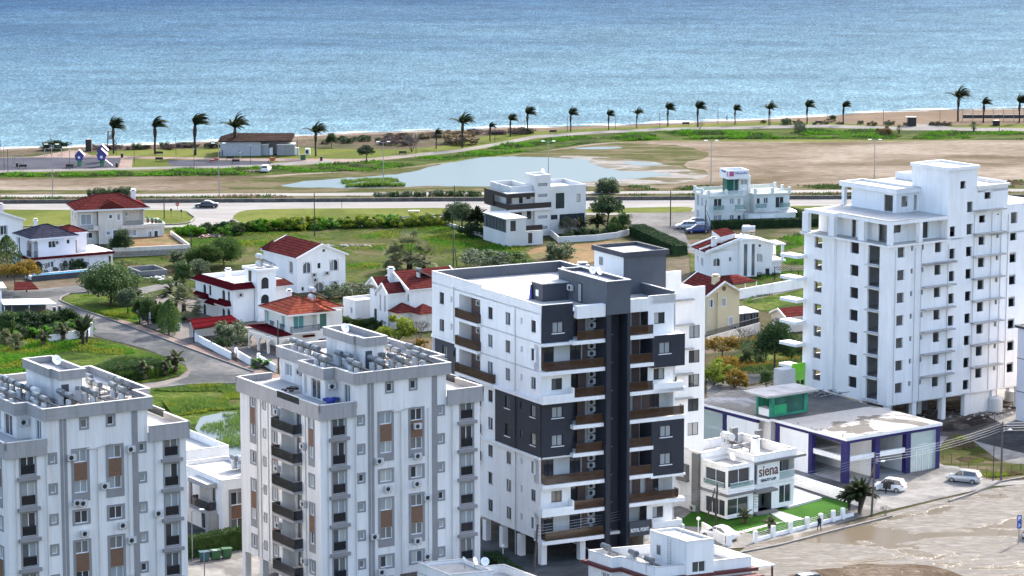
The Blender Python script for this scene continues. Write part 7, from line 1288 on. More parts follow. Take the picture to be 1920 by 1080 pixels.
# ---------------- vegetation ----------------
def leafmat(name,c1,c2,c3=None):
    m = bpy.data.materials.new(name); m.use_nodes = True; n = m.node_tree.nodes; l = m.node_tree.links; MT[name] = m; b = n['Principled BSDF']; b.inputs['Roughness'].default_value = .7; b.inputs['Specular IOR Level'].default_value = .15
    g = n.new('ShaderNodeNewGeometry'); t = n.new('ShaderNodeTexNoise'); t.inputs['Scale'].default_value = .9; t.inputs['Detail'].default_value = 6; t.inputs['Roughness'].default_value = .8; l.new(g.outputs['Position'],t.inputs[0])
    r = n.new('ShaderNodeValToRGB'); e = r.color_ramp.elements; e[0].position = .35; e[0].color = (*c1,1); e[1].position = .65; e[1].color = (*c2,1)
    if c3: q = e.new(.78); q.color = (*c3,1)
    l.new(t.outputs['Fac'],r.inputs[0]); l.new(r.outputs[0],b.inputs['Base Color'])
    try:
        tr = n.new('ShaderNodeBsdfTranslucent'); l.new(r.outputs[0],tr.inputs[0]); mx = n.new('ShaderNodeMixShader'); mx.inputs[0].default_value = .35; out = n['Material Output']; l.new(b.outputs[0],mx.inputs[1]); l.new(tr.outputs[0],mx.inputs[2]); l.new(mx.outputs[0],out.inputs[0])
    except Exception: pass
leafmat('leaf_dark',(0.016,0.034,0.016),(0.043,0.081,0.028)); leafmat('leaf_mid',(0.028,0.062,0.019),(0.078,0.132,0.034)); leafmat('leaf_grey',(0.046,0.070,0.039),(0.109,0.147,0.078)); leafmat('leaf_yellow',(0.093,0.139,0.019),(0.232,0.279,0.031)); leafmat('leaf_autumn',(0.124,0.093,0.019),(0.279,0.186,0.039)); leafmat('leaf_dry',(0.109,0.085,0.046),(0.202,0.155,0.093)); leafmat('leaf_bright',(0.046,0.139,0.012),(0.109,0.264,0.019)); leafmat('leaf_purple',(0.070,0.046,0.046),(0.124,0.093,0.085)); leafmat('frond',(.018,.028,.012),(.045,.060,.022),(.08,.09,.04)); leafmat('frond_pale',(0.078,0.093,0.046),(0.202,0.217,0.109)); leafmat('reed',(0.062,0.124,0.023),(0.155,0.232,0.046)); leafmat('dry_reed',(0.217,0.155,0.085),(0.341,0.264,0.155))
mat('bark',(.055,.040,.03),.9,.3,3); mat('palm_trunk',(.05,.035,.028),.95,.35,4); mat('pale_bark',(.14,.12,.10),.9,.3,3)
def leafcloud(m,c,R,n,ls,mt,rnd,flat=.0,hollow=.35):
    """leaf-sized quads through a lumpy volume"""
    c = Vector(c); lumps = []
    for i in range(max(5,int(n/90))):
        th,ph = rnd.uniform(0,6.283),math.acos(rnd.uniform(-.7,1)); r = rnd.uniform(.45,.9)
        lumps.append((Vector((math.cos(th)*math.sin(ph)*R[0]*r,math.sin(th)*math.sin(ph)*R[1]*r,math.cos(ph)*R[2]*r)),rnd.uniform(.22,.42)))
    mi = m.mi(mt); av = sum(R)/3
    for i in range(n):
        L,lr = rnd.choice(lumps); d = Vector((rnd.gauss(0,1),rnd.gauss(0,1),rnd.gauss(0,1))).normalized()*(rnd.uniform(hollow,1) ** .5)*lr
        p = c + L + Vector((d.x*R[0],d.y*R[1],d.z*R[2])); 
        if p.z < .05: p.z = rnd.uniform(.05,.3)
        u = Vector((rnd.gauss(0,1),rnd.gauss(0,1),rnd.gauss(0,.7))).normalized(); w = u.orthogonal().normalized(); s = ls*rnd.uniform(.6,1.3); i0 = len(m.v)
        m.v += [p - u*s,p + w*s*.55,p + u*s,p - w*s*.55]; m.f.append((i0,i0 + 1,i0 + 2,i0 + 3)); m.m.append(mi)
def trunk(m,h,r,rnd,n=5,spread=1.5,mt='bark',low=0.0):
    top = Vector((rnd.uniform(-.2,.2),rnd.uniform(-.2,.2),h*.6)); m.tube((0,0,0),top,r,r*.7,7,mt)
    for i in range(n):
        a = 6.283*i/n + rnd.uniform(-.4,.4); b = top + Vector((math.cos(a)*spread*.5,math.sin(a)*spread*.5,h*.22)); m.tube(top*(1 - low*rnd.random()*.5),b,r*.5,r*.3,5,mt); m.tube(b,b + Vector((math.cos(a)*spread*.5,math.sin(a)*spread*.5,h*.25)),r*.3,r*.12,4,mt)
def proto_tree(name,seed,h,R,n,ls,mt,zc=None,tr=.16,spread=None,bark='bark',gap=None):
    rnd = random.Random(seed); t = thing(name,'tree','tree',(0,0,0)); zc = zc if zc is not None else h - R[2]*.9
    m = M(); trunk(m,zc + R[2]*.2,tr,rnd,6,spread or R[0]*.8,bark); m.build('trunk',t); m = M(); leafcloud(m,(0,0,zc),R,n,ls,mt,rnd); m.build('crown',t); return t
PT = {}
def put(kind,px,lab,cat='tree',h=None,rz=None,group=None,sx=1,z=0):
    """stand a copy of a prototype at the pixel of its foot; h scales its height in metres"""
    if kind not in PT: PT[kind] = [PROTO[kind](),False]
    t,used = PT[kind]; loc = G(*px) if len(px) == 2 else Vector(px); loc.z = z; s = (h/PH[kind]) if h else 1; rz = random.uniform(0,6.28) if rz is None else rz
    if not used:
        PT[kind][1] = True; t.location = loc; t.rotation_euler = (0,0,rz); t.scale = (s*sx,s*sx,s); o = t; o['label'] = lab
        if group: o['group'] = group
    else: o = dup(t,loc,rz,(s*sx,s*sx,s),lab,group)
    o['category'] = cat; return o
def palm(seed,wind,trunk_h=5.6,fr_len=2.6,nf=30,mt='frond',fat=1.0,name='palm_tree',wcal=1.0):
    rnd = random.Random(seed); t = thing(name,'palm','palm tree',(0,0,0)); m = M(); x = 0; p = Vector((0,0,0)); k = 7
    for i in range(k):
        q = Vector((.05*math.sin(i + seed),0,trunk_h*(i + 1)/k)); r = (.20 + (.13 if k - 4 < i < k - 1 else 0))*fat*wcal; m.tube(p,q,(.22 if i == 0 else r0),r,8,'palm_trunk'); r0 = r; p = q
    m.build('trunk',t); m = M(); mi = m.mi(mt)
    for i in range(nf):
        a = 6.283*i/nf + rnd.uniform(-.2,.2); el = rnd.uniform(.35,1.5); d = Vector((math.cos(a)*math.cos(el),math.sin(a)*math.cos(el),math.sin(el))); q = p.copy(); L = fr_len*rnd.uniform(.75,1.05); N = 9; pts = [q.copy()]
        for j in range(N):
            d = (d + Vector((wind*.12,0,-.04 - .024*j))).normalized(); q = q + d*L/N; pts.append(q.copy())
        for j in range(1,N + 1):
            ax = (pts[j] - pts[j - 1]).normalized(); side = ax.cross(Vector((0,0,1))); side = side.normalized() if side.length > .1 else Vector((0,1,0)); ll = .62*(1 - abs(j/N - .45)*1.1)*fat
            for sg in (-1,1):
                for e in (0,.5):
                    b = pts[j - 1].lerp(pts[j],e); tip = b + (side*sg*.75 + ax*.55 + Vector((wind*.12,0,-.42)))*ll; i0 = len(m.v); m.v += [b - ax*.05,b + ax*.27,tip]; m.f.append((i0,i0 + 1,i0 + 2)); m.m.append(mi)
        for j in range(1,N): m.tube(pts[j - 1],pts[j],.025,.02,3,mt,False)
    m.build('fronds',t)
    if wcal > .9 and seed % 2: m = M(); rnd2 = random.Random(seed); [m.tube(p + Vector((math.cos(a)*.1,math.sin(a)*.1,-.1)),p + Vector((math.cos(a)*.42,math.sin(a)*.42,-1.1)),.07,.03,4,'dry_reed') for a in [i*.52 for i in range(12)]]; m.build('dead_fronds',t)
    return t
def fanpalm(seed,h=1.6,nl=44,R=1.5,mt='frond_pale',trunk_r=.28):
    rnd = random.Random(seed); t = thing('fan_palm','fan palm','palm tree',(0,0,0)); m = M(); m.tube((0,0,0),(0,0,h),trunk_r*1.3,trunk_r,8,'palm_trunk'); m.build('trunk',t); m = M(); mi = m.mi(mt); c = Vector((0,0,h))
    for i in range(nl):
        a,el = rnd.uniform(0,6.283),rnd.uniform(-.7,1.4); d = Vector((math.cos(a)*math.cos(el),math.sin(a)*math.cos(el),math.sin(el))); b = c + d*R*rnd.uniform(.45,.7); m.tube(c,b,.02,.02,3,mt,False); u = d.cross(Vector((0,0,1))); u = u.normalized() if u.length > .1 else Vector((1,0,0)); w = u.cross(d)
        for k in range(-4,5):
            an = k*.3; tip = b + (d*math.cos(an) + u*math.sin(an))*R*.5 + Vector((0,0,-.18*abs(k)*.4)); sd = (u*math.cos(an) - d*math.sin(an))*.07*R/1.5; i0 = len(m.v); m.v += [b,b.lerp(tip,.5) + sd,tip,b.lerp(tip,.5) - sd]; m.f.append((i0,i0 + 1,i0 + 2,i0 + 3)); m.m.append(mi)
    m.build('leaves',t); return t
def shrub(seed,R,n,ls,mt,name='shrub'):
    rnd = random.Random(seed); t = thing(name,'shrub','shrub',(0,0,0)); m = M(); [m.tube((0,0,0),(math.cos(a)*R[0]*.5,math.sin(a)*R[1]*.5,R[2]*.9),.05,.02,4,'bark') for a in [i*1.26 for i in range(5)]]; m.build('stems',t); m = M(); leafcloud(m,(0,0,R[2]*.75),R,n,ls,mt,rnd,hollow=.1); m.build('leaves',t); return t
def cypress(seed,h=5,r=.7,mt='leaf_dark'):
    rnd = random.Random(seed); t = thing('cypress','cypress','tree',(0,0,0)); m = M(); m.tube((0,0,0),(0,0,h*.9),.12,.03,6,'bark'); m.build('trunk',t); m = M(); mi = m.mi(mt)
    for i in range(1500):
        z = rnd.random() ** .8; rr = r*(math.sin(math.pi*min(1,z*.8 + .2)) ** .7)*rnd.uniform(.5,1.1); a = rnd.uniform(0,6.283); p = Vector((math.cos(a)*rr,math.sin(a)*rr,.25 + z*(h - .3))); u = Vector((rnd.gauss(0,.5),rnd.gauss(0,.5),1)).normalized(); w = u.orthogonal().normalized(); s = .16; i0 = len(m.v); m.v += [p - u*s,p + w*s*.5,p + u*s,p - w*s*.5]; m.f.append((i0,i0 + 1,i0 + 2,i0 + 3)); m.m.append(mi)
    m.build('crown',t); return t
def bare(seed,h=2.6,R=1.6,mt='pale_bark'):
    rnd = random.Random(seed); t = thing('bare_shrub','bare shrub','shrub',(0,0,0)); m = M()
    def br(p,d,L,r,k):
        q = p + d*L; m.tube(p,q,r,r*.6,4,mt,False)
        if k:
            for _ in range(3): br(q,(d + Vector((rnd.gauss(0,.5),rnd.gauss(0,.5),rnd.gauss(.05,.3)))).normalized(),L*.68,r*.6,k - 1)
    for i in range(5): a = i*1.26; br(Vector((0,0,0)),Vector((math.cos(a)*.5,math.sin(a)*.5,1)).normalized(),h*.38,.06,4)
    m.build('branches',t); return t
PROTO = {
 'palm0': lambda: palm(1,1.2,5.3,3.3,36),'palm1': lambda: palm(2,1.6,5.1,3.1,30),'palm2': lambda: palm(3,.8,5.5,3.6,38),'palm3': lambda: palm(4,2.0,4.8,3.0,28),
 'date': lambda: palm(8,.2,2.2,2.6,46,'frond',1.2),'youngpalm': lambda: palm(9,.3,1.3,1.3,24,'frond_pale',1.0,wcal=1.3),'fan': lambda: fanpalm(5),'bigfan': lambda: fanpalm(6,2.0,46,2.6),
 'round': lambda: proto_tree('broadleaf_tree',11,6,(2.7,2.7,2.5),5200,.17,'leaf_dark'),'olive': lambda: proto_tree('olive_tree',12,5,(2.3,2.3,1.9),3800,.16,'leaf_grey'),'mid': lambda: proto_tree('broadleaf_tree',13,5.5,(2.0,2.0,2.2),3600,.17,'leaf_mid'),'autumn': lambda: proto_tree('acacia_tree',14,5,(3.2,3.0,1.3),2600,.17,'leaf_autumn',tr=.12),'pine': lambda: proto_tree('umbrella_pine',15,5,(2.4,2.4,1.5),4600,.15,'leaf_dark'),'wide': lambda: proto_tree('pepper_tree',16,6.5,(4.6,4.2,2.9),9500,.19,'leaf_mid',zc=3.3),
 'shrub': lambda: shrub(21,(1.6,1.6,1.1),1500,.14,'leaf_mid'),'gshrub': lambda: shrub(22,(1.7,1.6,1.2),1600,.13,'leaf_grey'),'yshrub': lambda: shrub(23,(1.8,1.5,1.0),1500,.13,'leaf_yellow'),'dshrub': lambda: shrub(24,(1.9,1.9,1.25),1900,.14,'leaf_dark'),'dry': lambda: shrub(25,(2.2,1.6,1.0),1700,.14,'leaf_dry'),'purple': lambda: shrub(26,(2.0,1.5,.8),1500,.13,'leaf_purple'),'bright': lambda: shrub(27,(1.4,1.4,.8),1200,.13,'leaf_bright'),'oshrub': lambda: shrub(28,(1.6,1.5,1.2),1300,.13,'leaf_autumn'),
 'cypress': lambda: cypress(31),'conifer': lambda: cypress(32,5,1.7,'leaf_mid'),'bare': lambda: bare(41),'banana': lambda: banana(51)}
def banana(seed):
    rnd = random.Random(seed); t = thing('banana_plant','banana plant','plant',(0,0,0)); m = M(); [m.tube((x,y,0),(x*1.3,y*1.3,1.3),.14,.08,6,'palm_trunk') for x,y in ((0,0),(.4,.2),(-.3,.3))]; m.build('stem',t); m = M(); mi = m.mi('frond')
    for i in range(22):
        a,el = rnd.uniform(0,6.283),rnd.uniform(.4,1.3); d = Vector((math.cos(a)*math.cos(el),math.sin(a)*math.cos(el),math.sin(el))); p = Vector((0,0,1.0)); pts = [p.copy()]
        for j in range(5): d = (d + Vector((0,0,-.13))).normalized(); p = p + d*.42; pts.append(p.copy())
        u = d.cross(Vector((0,0,1))); u = u.normalized() if u.length > .1 else Vector((1,0,0)); W_ = (.04,.2,.26,.24,.16,.02)
        for j in range(5): i0 = len(m.v); m.v += [pts[j] - u*W_[j],pts[j] + u*W_[j],pts[j + 1] + u*W_[j + 1],pts[j + 1] - u*W_[j + 1]]; m.f.append((i0,i0 + 1,i0 + 2,i0 + 3)); m.m.append(mi)
    m.build('leaves',t); return t
PH = dict(palm0=7.7,palm1=7.2,palm2=8.2,palm3=6.9,date=4.2,youngpalm=2.4,fan=2.8,bigfan=4.1,round=5.6,olive=4.8,mid=5.4,autumn=4.8,pine=4.9,wide=6.0,shrub=1.9,gshrub=2.0,yshrub=1.75,dshrub=2.1,dry=1.75,purple=1.4,bright=1.4,oshrub=2.1,cypress=5,conifer=5,bare=2.4,banana=2.8)
ORD = ['leftmost','second from the left','third from the left','fourth from the left','fifth from the left']
pl_ = [(213,288,217,0),(291,289,214,3),(366,291,209,1),(441,291,212,2),(592,293,226,2),(818,279,238,3),(867,277,208,2),(919,265,226,3),(957,256,211,0),(989,249,197,0),(1070,247,200,0),(1141,244,204,0),(1194,240,200,2),(1252,237,190,0),(1308,238,187,0),(1378,234,194,0),(1442,235,189,2),(1513,233,185,0),(1581,233,187,1),(1796,228,160,2),(1844,230,179,3),(1911,230,175,0)]
near = ['by the lifeguard tower','between the playground and the cafe','just left of the beach cafe','in front of the beach cafe','right of the beach cafe','bent low beside the dry bush','the tallest above the lagoon','short and bent over the lamp post','above the bend of the path','at the shore just before the path bench','on the lawn right of the path bench','in the middle of the shore row','small and upright in the middle of the row','left of the beach walker','just left of the beach walker','small, right of the beach walker','left of the shore bushes','above the shore bushes','alone before the dark kiosk','tallest, left of the netted fence','low, in front of the netted fence','cut by the right edge']
for (x,yb,yt,k),nn in zip(pl_,near):
    loc = G(x,yb); s = FPX/(loc.y*ct + H*st); hh = (yb - yt)/s/ct*.97; put('palm%d' % k,(x,yb),'windswept palm ' + nn,'palm tree',hh,random.uniform(-.35,.35),'windswept palms along the shore')
V = [('round',622,276,2.9,'dark round bush on the shore right of the cafe','shrub',1.0),('pine',686,307,3.9,'dark round tree beside the path above the lagoon'),('dry',866,270,2.6,'straw coloured bush behind the tallest lagoon palm','shrub',1.6),('purple',742,271,2.2,'grey purple bush on the shore scrub','shrub',1.5),('bare',772,285,4.2,'thin bare tree on the lawn above the lagoon'),('dshrub',110,281,2.0,'dark sloping bush on the shore left of the kiosk','shrub',1.6),('gshrub',95,281,2.2,'grey green bush on the shore behind the swings','shrub',1.4),
 ('gshrub',1500,248,2.4,'leaning dark shrub below the shore path','shrub',.8),('dry',1658,253,2.2,'rounded dry brown bush beside the path near the dark kiosk','shrub',1.0),('gshrub',1476,234,1.6,'small grey green bush among the shore palms','shrub'),('dshrub',1560,228,1.5,'small dark bush on the sand edge','shrub'),('bare',1312,243,1.8,'sapling beside the path left of the bushes'),('fan',1686,250,1.9,'young sapling palm by the dark kiosk','palm tree',.8),('fan',1826,247,2.4,'small palm before the netted fence','palm tree',.8),
 ('pine',1138,432,6.2,'dense dark pine right of the modern villa'),('mid',1170,440,4.0,'dark bushy tree at the corner of the modern villa garden'),('conifer',1152,442,3.6,'pointed dark conifer in the modern villa garden'),('date',1120,438,3.6,'short thick palm in the modern villa garden','palm tree'),('date',1088,440,3.2,'spreading palm before the modern villa windows','palm tree'),('olive',1062,440,3.0,'grey green shrub in the modern villa garden'),('bare',1070,443,3.2,'bare twiggy shrub in the modern villa garden'),
 ('olive',866,437,5.2,'tall yellowish tree left of the modern villa'),('date',893,440,5.0,'palm with stiff fronds left of the modern villa','palm tree'),('round',848,430,4.2,'dark leafy tree at the end of the field hedge'),('dshrub',880,445,2.6,'dark shrub under the trees left of the modern villa','shrub',1.3),
 ('gshrub',905,503,3.2,'wide grey green bush behind the anthracite parapet','shrub',1.7),('shrub',962,498,2.6,'bush at the foot of the field wall','shrub',1.4),('gshrub',1050,486,3.0,'grey green bush on the orange dirt lot','shrub',1.3),('bigfan',768,508,6.3,'large fan palm clump behind the red gabled villa','palm tree',.95),('bigfan',742,509,4.6,'lower left part of the fan palm clump','palm tree',.9),('bigfan',795,509,4.6,'lower right part of the fan palm clump','palm tree',.9),
 ('date',524,530,4.6,'palm beside the arched gable villa','palm tree'),('dshrub',600,528,2.0,'dark shrubs under the arched gable villa','shrub',1.6),('gshrub',640,560,2.4,'grey shrub behind the ivory villa','shrub',1.5),('gshrub',678,555,2.2,'grey shrub left of the stepped gable villa','shrub',1.4),('shrub',662,620,2.4,'shrub in front of the low annex','shrub',1.3),('yshrub',745,640,3.8,'pale yellowish tree before the bay roofs','tree',.9),('bare',785,640,3.2,'bare shrub beside the middle tower parapet','shrub'),('dshrub',700,622,2.0,'dark shrub by the villa door','shrub'),('oshrub',790,655,1.8,'reddish shrub behind the roof heaters','shrub'),
 ('wide',208,570,6.4,'large spreading dark tree at the bend of the left street'),('round',230,480,4.2,'leafy tree at the foot of the beige garden wall'),('gshrub',222,478,3.0,'flowering pale shrub by the beige garden wall','shrub'),('wide',385,505,4.4,'broad bushy tree right of the beige garden wall'),('wide',420,498,4.8,'broad dark tree behind the stair tower villa'),('gshrub',350,500,3.0,'grey bush right of the building site','shrub',1.3),('mid',345,548,5.0,'dark tree left of the stair tower villa'),('olive',372,540,4.4,'grey green tree behind the stair tower villa'),
 ('conifer',14,520,7.2,'tall dark conifer at the left edge'),('autumn',50,548,5.2,'yellow brown acacia beside the slate roofed villa'),('autumn',28,543,4.2,'lower yellow brown tree at the left edge'),('gshrub',85,512,2.6,'grey shrub by the pool','shrub'),('gshrub',125,510,2.4,'second grey shrub by the pool','shrub'),('dshrub',150,510,1.9,'dark shrub at the end of the pool','shrub'),
 ('mid',14,640,4.4,'bright leafy tree in the garden at the left edge'),('banana',155,645,4.4,'ragged banana plant by the left street','plant'),('bright',60,612,1.8,'green shrub by the slatted gate pillars','shrub'),('oshrub',80,603,2.0,'red leaved shrub by the slatted gate pillars','shrub'),('oshrub',118,605,2.0,'red leaved shrub right of the gate pillars','shrub'),('fan',12,652,2.6,'pale fan palm at the left edge','palm tree'),('fan',32,660,2.8,'pale fan palm below the hedge','palm tree'),('youngpalm',82,650,2.6,'small palm below the hedge','palm tree'),('youngpalm',118,640,3.0,'small palm by the white garden wall','palm tree'),('fan',152,635,1.8,'fan palm by the gate post','palm tree'),
 ('youngpalm',329,697,3.2,'young palm alone on the street corner','palm tree'),('youngpalm',312,704,2.2,'stunted young palm on the street corner','palm tree'),('youngpalm',270,712,2.8,'young palm at the end of the reed bed','palm tree'),('youngpalm',222,715,2.6,'young palm within the reed bed','palm tree'),
 ('olive',240,592,4.0,'yellowish tree on the roadside grass triangle'),('mid',262,606,3.8,'leafy tree at the upper end of the cypress row'),('mid',278,610,4.2,'leafy tree in the cypress row'),('conifer',317,628,5.4,'full green conifer on the pavement'),('mid',300,616,3.8,'bushy tree between the cypresses'),('bigfan',345,600,5.0,'fan palm beside the stair tower villa','palm tree'),('date',330,585,4.6,'palm behind the cypress row','palm tree'),('dshrub',235,572,3.0,'dry brown shrub by the utility pole','shrub'),('gshrub',433,640,3.0,'white flowering shrub in the villa garden','shrub',1.3),('dshrub',415,655,1.6,'low shrub by the garden wall','shrub'),('bright',490,690,1.5,'bright green shrub at the pavement end','shrub'),('gshrub',455,648,1.6,'grey shrub in the villa garden','shrub'),
 ('round',1452,700,6.6,'dense dark tree between the yellow villa and unfinished tower'),('autumn',1352,690,4.6,'yellowing tree behind the white wing'),('oshrub',1365,705,3.2,'orange green shrub behind the white wing','shrub'),('oshrub',1378,728,3.0,'round leafy shrub on the back lane'),('yshrub',1338,722,3.6,'yellow green shrub beside the white wing'),('bare',1400,660,3.6,'bare grey shrub behind the dense dark tree','shrub'),('gshrub',1410,680,2.6,'grey bush in the rear garden','shrub'),('mid',1437,735,3.0,'small leafy tree left of the lime wall'),('gshrub',1500,660,2.2,'grey bush left of the unfinished tower','shrub'),
 ('date',1612,962,4.0,'spiky palm clump at the end of the salon fence','palm tree'),('date',1592,958,2.9,'lower spiky palm at the end of the salon fence','palm tree'),('youngpalm',1397,982,1.8,'small palm in the salon lawn','palm tree'),('youngpalm',1444,996,1.8,'small palm by the salon fence','palm tree'),('bare',1660,968,1.2,'small weed clump at the forecourt corner','plant'),('olive',357,868,3.0,'tree top behind the leftmost tower')]
for v in V: k,x,y,h,lab = v[:5]; put(k,(x,y),lab,v[5] if len(v) > 5 else 'tree',h,sx=v[6] if len(v) > 6 else 1)
def G_row(kind,p,q,n,hs,lab,group,cat='shrub',sx=1,jit=.5):
    for i in range(n):
        t = (i + .5)/n; a = G(*p).lerp(G(*q),t) + Vector((random.uniform(-jit,jit),random.uniform(-jit,jit),0)); put(kind if isinstance(kind,str) else random.choice(kind),(a.x,a.y,0),lab,cat,random.uniform(*hs),group=group,sx=sx)
G_row('cypress',(268,602),(330,622),9,(3.0,4.2),'slim cypress in the row along the pavement wall','cypresses along the pavement wall','tree',.8)
G_row(['gshrub','gshrub','shrub'],(700,371),(905,368),20,(1.0,1.5),'oleander bush in the hedge along the far carriageway','oleander bushes along the far carriageway','shrub',.9)
G_row('gshrub',(165,370),(245,369),5,(1.6,2.2),'oleander bush behind the cream villa roof','oleander bushes behind the cream villa'); G_row('gshrub',(1125,362),(1150,362),3,(2.5,3.4),'roadside bush behind the dark pine','roadside bushes behind the dark pine')
G_row(['yshrub','yshrub','bright','shrub'],(425,434),(840,422),46,(1.5,2.5),'yellow flowering shrub in the long field hedge','yellow flowering shrubs in the field hedge','shrub',1.0,1.2)
G_row(['bright','dshrub'],(335,440),(440,440),12,(1.3,2.2),'green shrub at the left end of the field hedge','green shrubs at the left end of the field','shrub',1.0,1.0)
G_row(['dshrub','shrub','mid'],(10,622),(150,612),16,(2.2,3.2),'ivy covered hedge bush of the left-edge garden','hedge bushes of the left-edge garden','shrub',1.0,.6)
G_row(['dshrub','bright'],(0,640),(160,622),14,(1.4,2.2),'low garden bush below the left-edge hedge','low bushes below the left-edge hedge','shrub',1.0,.6)
G_row(['purple','dry','dshrub','gshrub'],(610,268),(1000,248),30,(.9,1.6),'low scrub bush on the beach strip above the lagoon','scrub bushes on the beach strip','shrub',1.4,2.5); G_row(['purple','dshrub','gshrub'],(190,280),(415,276),18,(.8,1.4),'low scrub bush behind the beach lawn','scrub bushes behind the beach lawn','shrub',1.4,1.5)
G_row(['dshrub','dry','gshrub'],(1430,232),(1800,236),14,(.6,1.2),'low tuft on the sand edge at the right','tufts on the right-hand sand edge','shrub',1.3,2)
G_row(['dshrub','gshrub','shrub'],(1062,446),(1165,440),12,(1.0,1.8),'garden shrub behind the white curved wall','garden shrubs of the modern villa','shrub',1.0,.8)
def hedge(name,lab,p,q,w,h,mt,dens=230):
    a,b = G(*p),G(*q); d = b - a; L = d.length; d.normalize(); n = Vector((-d.y,d.x,0)); t = thing(name,lab,'hedge',a); m = M(); mi = m.mi(mt)
    m.hexa([v + Vector((0,0,z)) for z in (0,h*.88) for v in (a + n*.12,b + n*.12,b + n*(w - .12),a + n*(w - .12))],mt)
    for i in range(int(L*dens)):
        s,u = random.uniform(0,L),random.uniform(0,w); z = random.choice([h*random.uniform(.85,1.05),random.uniform(.05,h)]); 
        if z < h*.85: u = random.choice([random.uniform(-.05,.15),w - .1])
        c = a + d*s + n*u + Vector((0,0,z)); e = Vector((random.gauss(0,1),random.gauss(0,1),random.gauss(0,.7))).normalized(); f = e.orthogonal().normalized(); k = random.uniform(.09,.18); i0 = len(m.v); m.v += [c - e*k,c + f*k*.6,c + e*k,c - f*k*.6]; m.f.append((i0,i0 + 1,i0 + 2,i0 + 3)); m.m.append(mi)
    m.build('foliage',t)
hedge('hedge','dark clipped hedge in front of the office villa',(1335,431),(1545,424),1.3,1.6,'leaf_dark'); hedge('hedge','long clipped hedge leading up to the side street',(1290,478),(1208,440),3.0,2.0,'leaf_dark',330); hedge('hedge','clipped hedge right of the office villa hut',(1478,404),(1530,420),1.2,1.5,'leaf_dark'); hedge('hedge','clipped hedge behind the green waste bins',(345,1052),(482,1026),1.2,2.4,'leaf_mid'); hedge('reed_hedge','tall dark green reed-like hedge on the street corner lot',(188,724),(306,705),3.2,2.3,'leaf_mid',500); hedge('hedge','dark rounded hedge below the anthracite block',(905,1062),(960,1100),1.6,1.6,'leaf_dark',260)
def tufts(name,poly,n,hmin,hmax,mt,lab=None,wdt=.05,z=0.06):
    P = [G(*p) for p in poly]; xs = [p.x for p in P]; ys = [p.y for p in P]; m = M(); mi = [m.mi(q) for q in (mt if isinstance(mt,(list,tuple)) else [mt])]; k = 0; tries = 0
    def inside(x,y):
        c = False; j = len(P) - 1
        for i in range(len(P)):
            if (P[i].y > y) != (P[j].y > y) and x < (P[j].x - P[i].x)*(y - P[i].y)/(P[j].y - P[i].y) + P[i].x: c = not c
            j = i
        return c
    while k < n and tries < n*8:
        tries += 1; x,y = random.uniform(min(xs),max(xs)),random.uniform(min(ys),max(ys))
        dn = noise.noise(Vector((x*.12,y*.12,3.3))); 
        if dn < -.12 or not inside(x,y): continue
        k += 1; h = random.uniform(hmin,hmax)*(.6 + max(0,dn)*1.6); c = Vector((x,y,z - .05)); q = mi[0] if len(mi) == 1 or noise.noise(Vector((x*.2,y*.2,9))) > -.05 else mi[1]
        for j in range(3):
            a = random.uniform(0,6.28); o = Vector((math.cos(a),math.sin(a),0)); t = c + o*h*random.uniform(.2,.7) + Vector((0,0,h)); s = Vector((-o.y,o.x,0))*wdt*(1 + h); i0 = len(m.v); m.v += [c - s,c + s,t]; m.f.append((i0,i0 + 1,i0 + 2)); m.m.append(q)
    o = m.build(name); o['kind'] = 'stuff'; return o
tufts('tall_grass',[(0,655),(60,640),(172,640),(237,652),(312,676),(340,692),(300,706),(180,725),(0,740)],9000,.25,.6,['leaf_bright','leaf_yellow'],wdt=.07)
tufts('reed_bed',[(170,705),(200,690),(285,684),(305,690),(300,706),(250,716),(190,722)],9000,1.2,2.1,['leaf_mid','reed'],wdt=.04)
tufts('wet_grass',[(288,732),(362,727),(455,726),(470,768),(390,772),(365,792),(340,800)],7000,.3,.8,['reed','leaf_yellow'])
tufts('pond_reeds',[(375,805),(395,780),(470,775),(480,870),(400,850)],1100,.4,1.1,'reed',wdt=.03)
tufts('field_grass_tufts',[(345,440),(560,436),(840,420),(985,465),(1000,500),(820,530),(640,525),(560,470),(350,480)],16000,.12,.4,['leaf_yellow','leaf_bright'])
tufts('bank_grass_tufts',[(0,326),(300,322),(560,311),(690,303),(860,288),(1000,263),(1240,246),(1540,242),(1920,248),(1920,262),(1500,260),(1240,262),(1110,268),(960,288),(860,300),(700,320),(470,329),(0,333)],16000,.25,.7,['leaf_bright','leaf_mid'],wdt=.09)
tufts('marsh_reeds',[(640,342),(700,334),(745,338),(760,350),(650,352)],1800,.4,1.0,'reed',wdt=.07)
tufts('roadside_tufts',[(122,565),(162,553),(255,572),(258,600),(200,592)],3000,.15,.45,['leaf_yellow','leaf_bright'])
tufts('back_lot_tufts',[(1300,470),(1500,442),(1550,540),(1400,570),(1440,500)],6000,.2,.6,['leaf_bright','leaf_mid'])
tufts('garden_tufts',[(1340,660),(1500,600),(1515,720),(1400,725),(1340,720)],4500,.2,.7,['leaf_mid','leaf_autumn'])
tufts('lot_weeds',[(1765,850),(1800,820),(1900,880),(1920,890),(1860,898),(1780,872)],1800,.15,.5,['leaf_dry','leaf_yellow'])
tufts('verge_weeds',[(0,371),(900,366),(1920,360),(1920,367),(900,374),(0,380)],6000,.15,.5,['leaf_mid','leaf_dry'],wdt=.08)
tufts('verge_weeds',[(1100,350),(1500,348),(1920,340),(1920,352),(1300,357),(1100,358)],4000,.1,.5,['leaf_mid','leaf_dry'],wdt=.08)
tufts('villa_weeds',[(215,490),(340,478),(350,530),(300,535),(230,510)],2500,.15,.5,['leaf_mid','leaf_dry'])
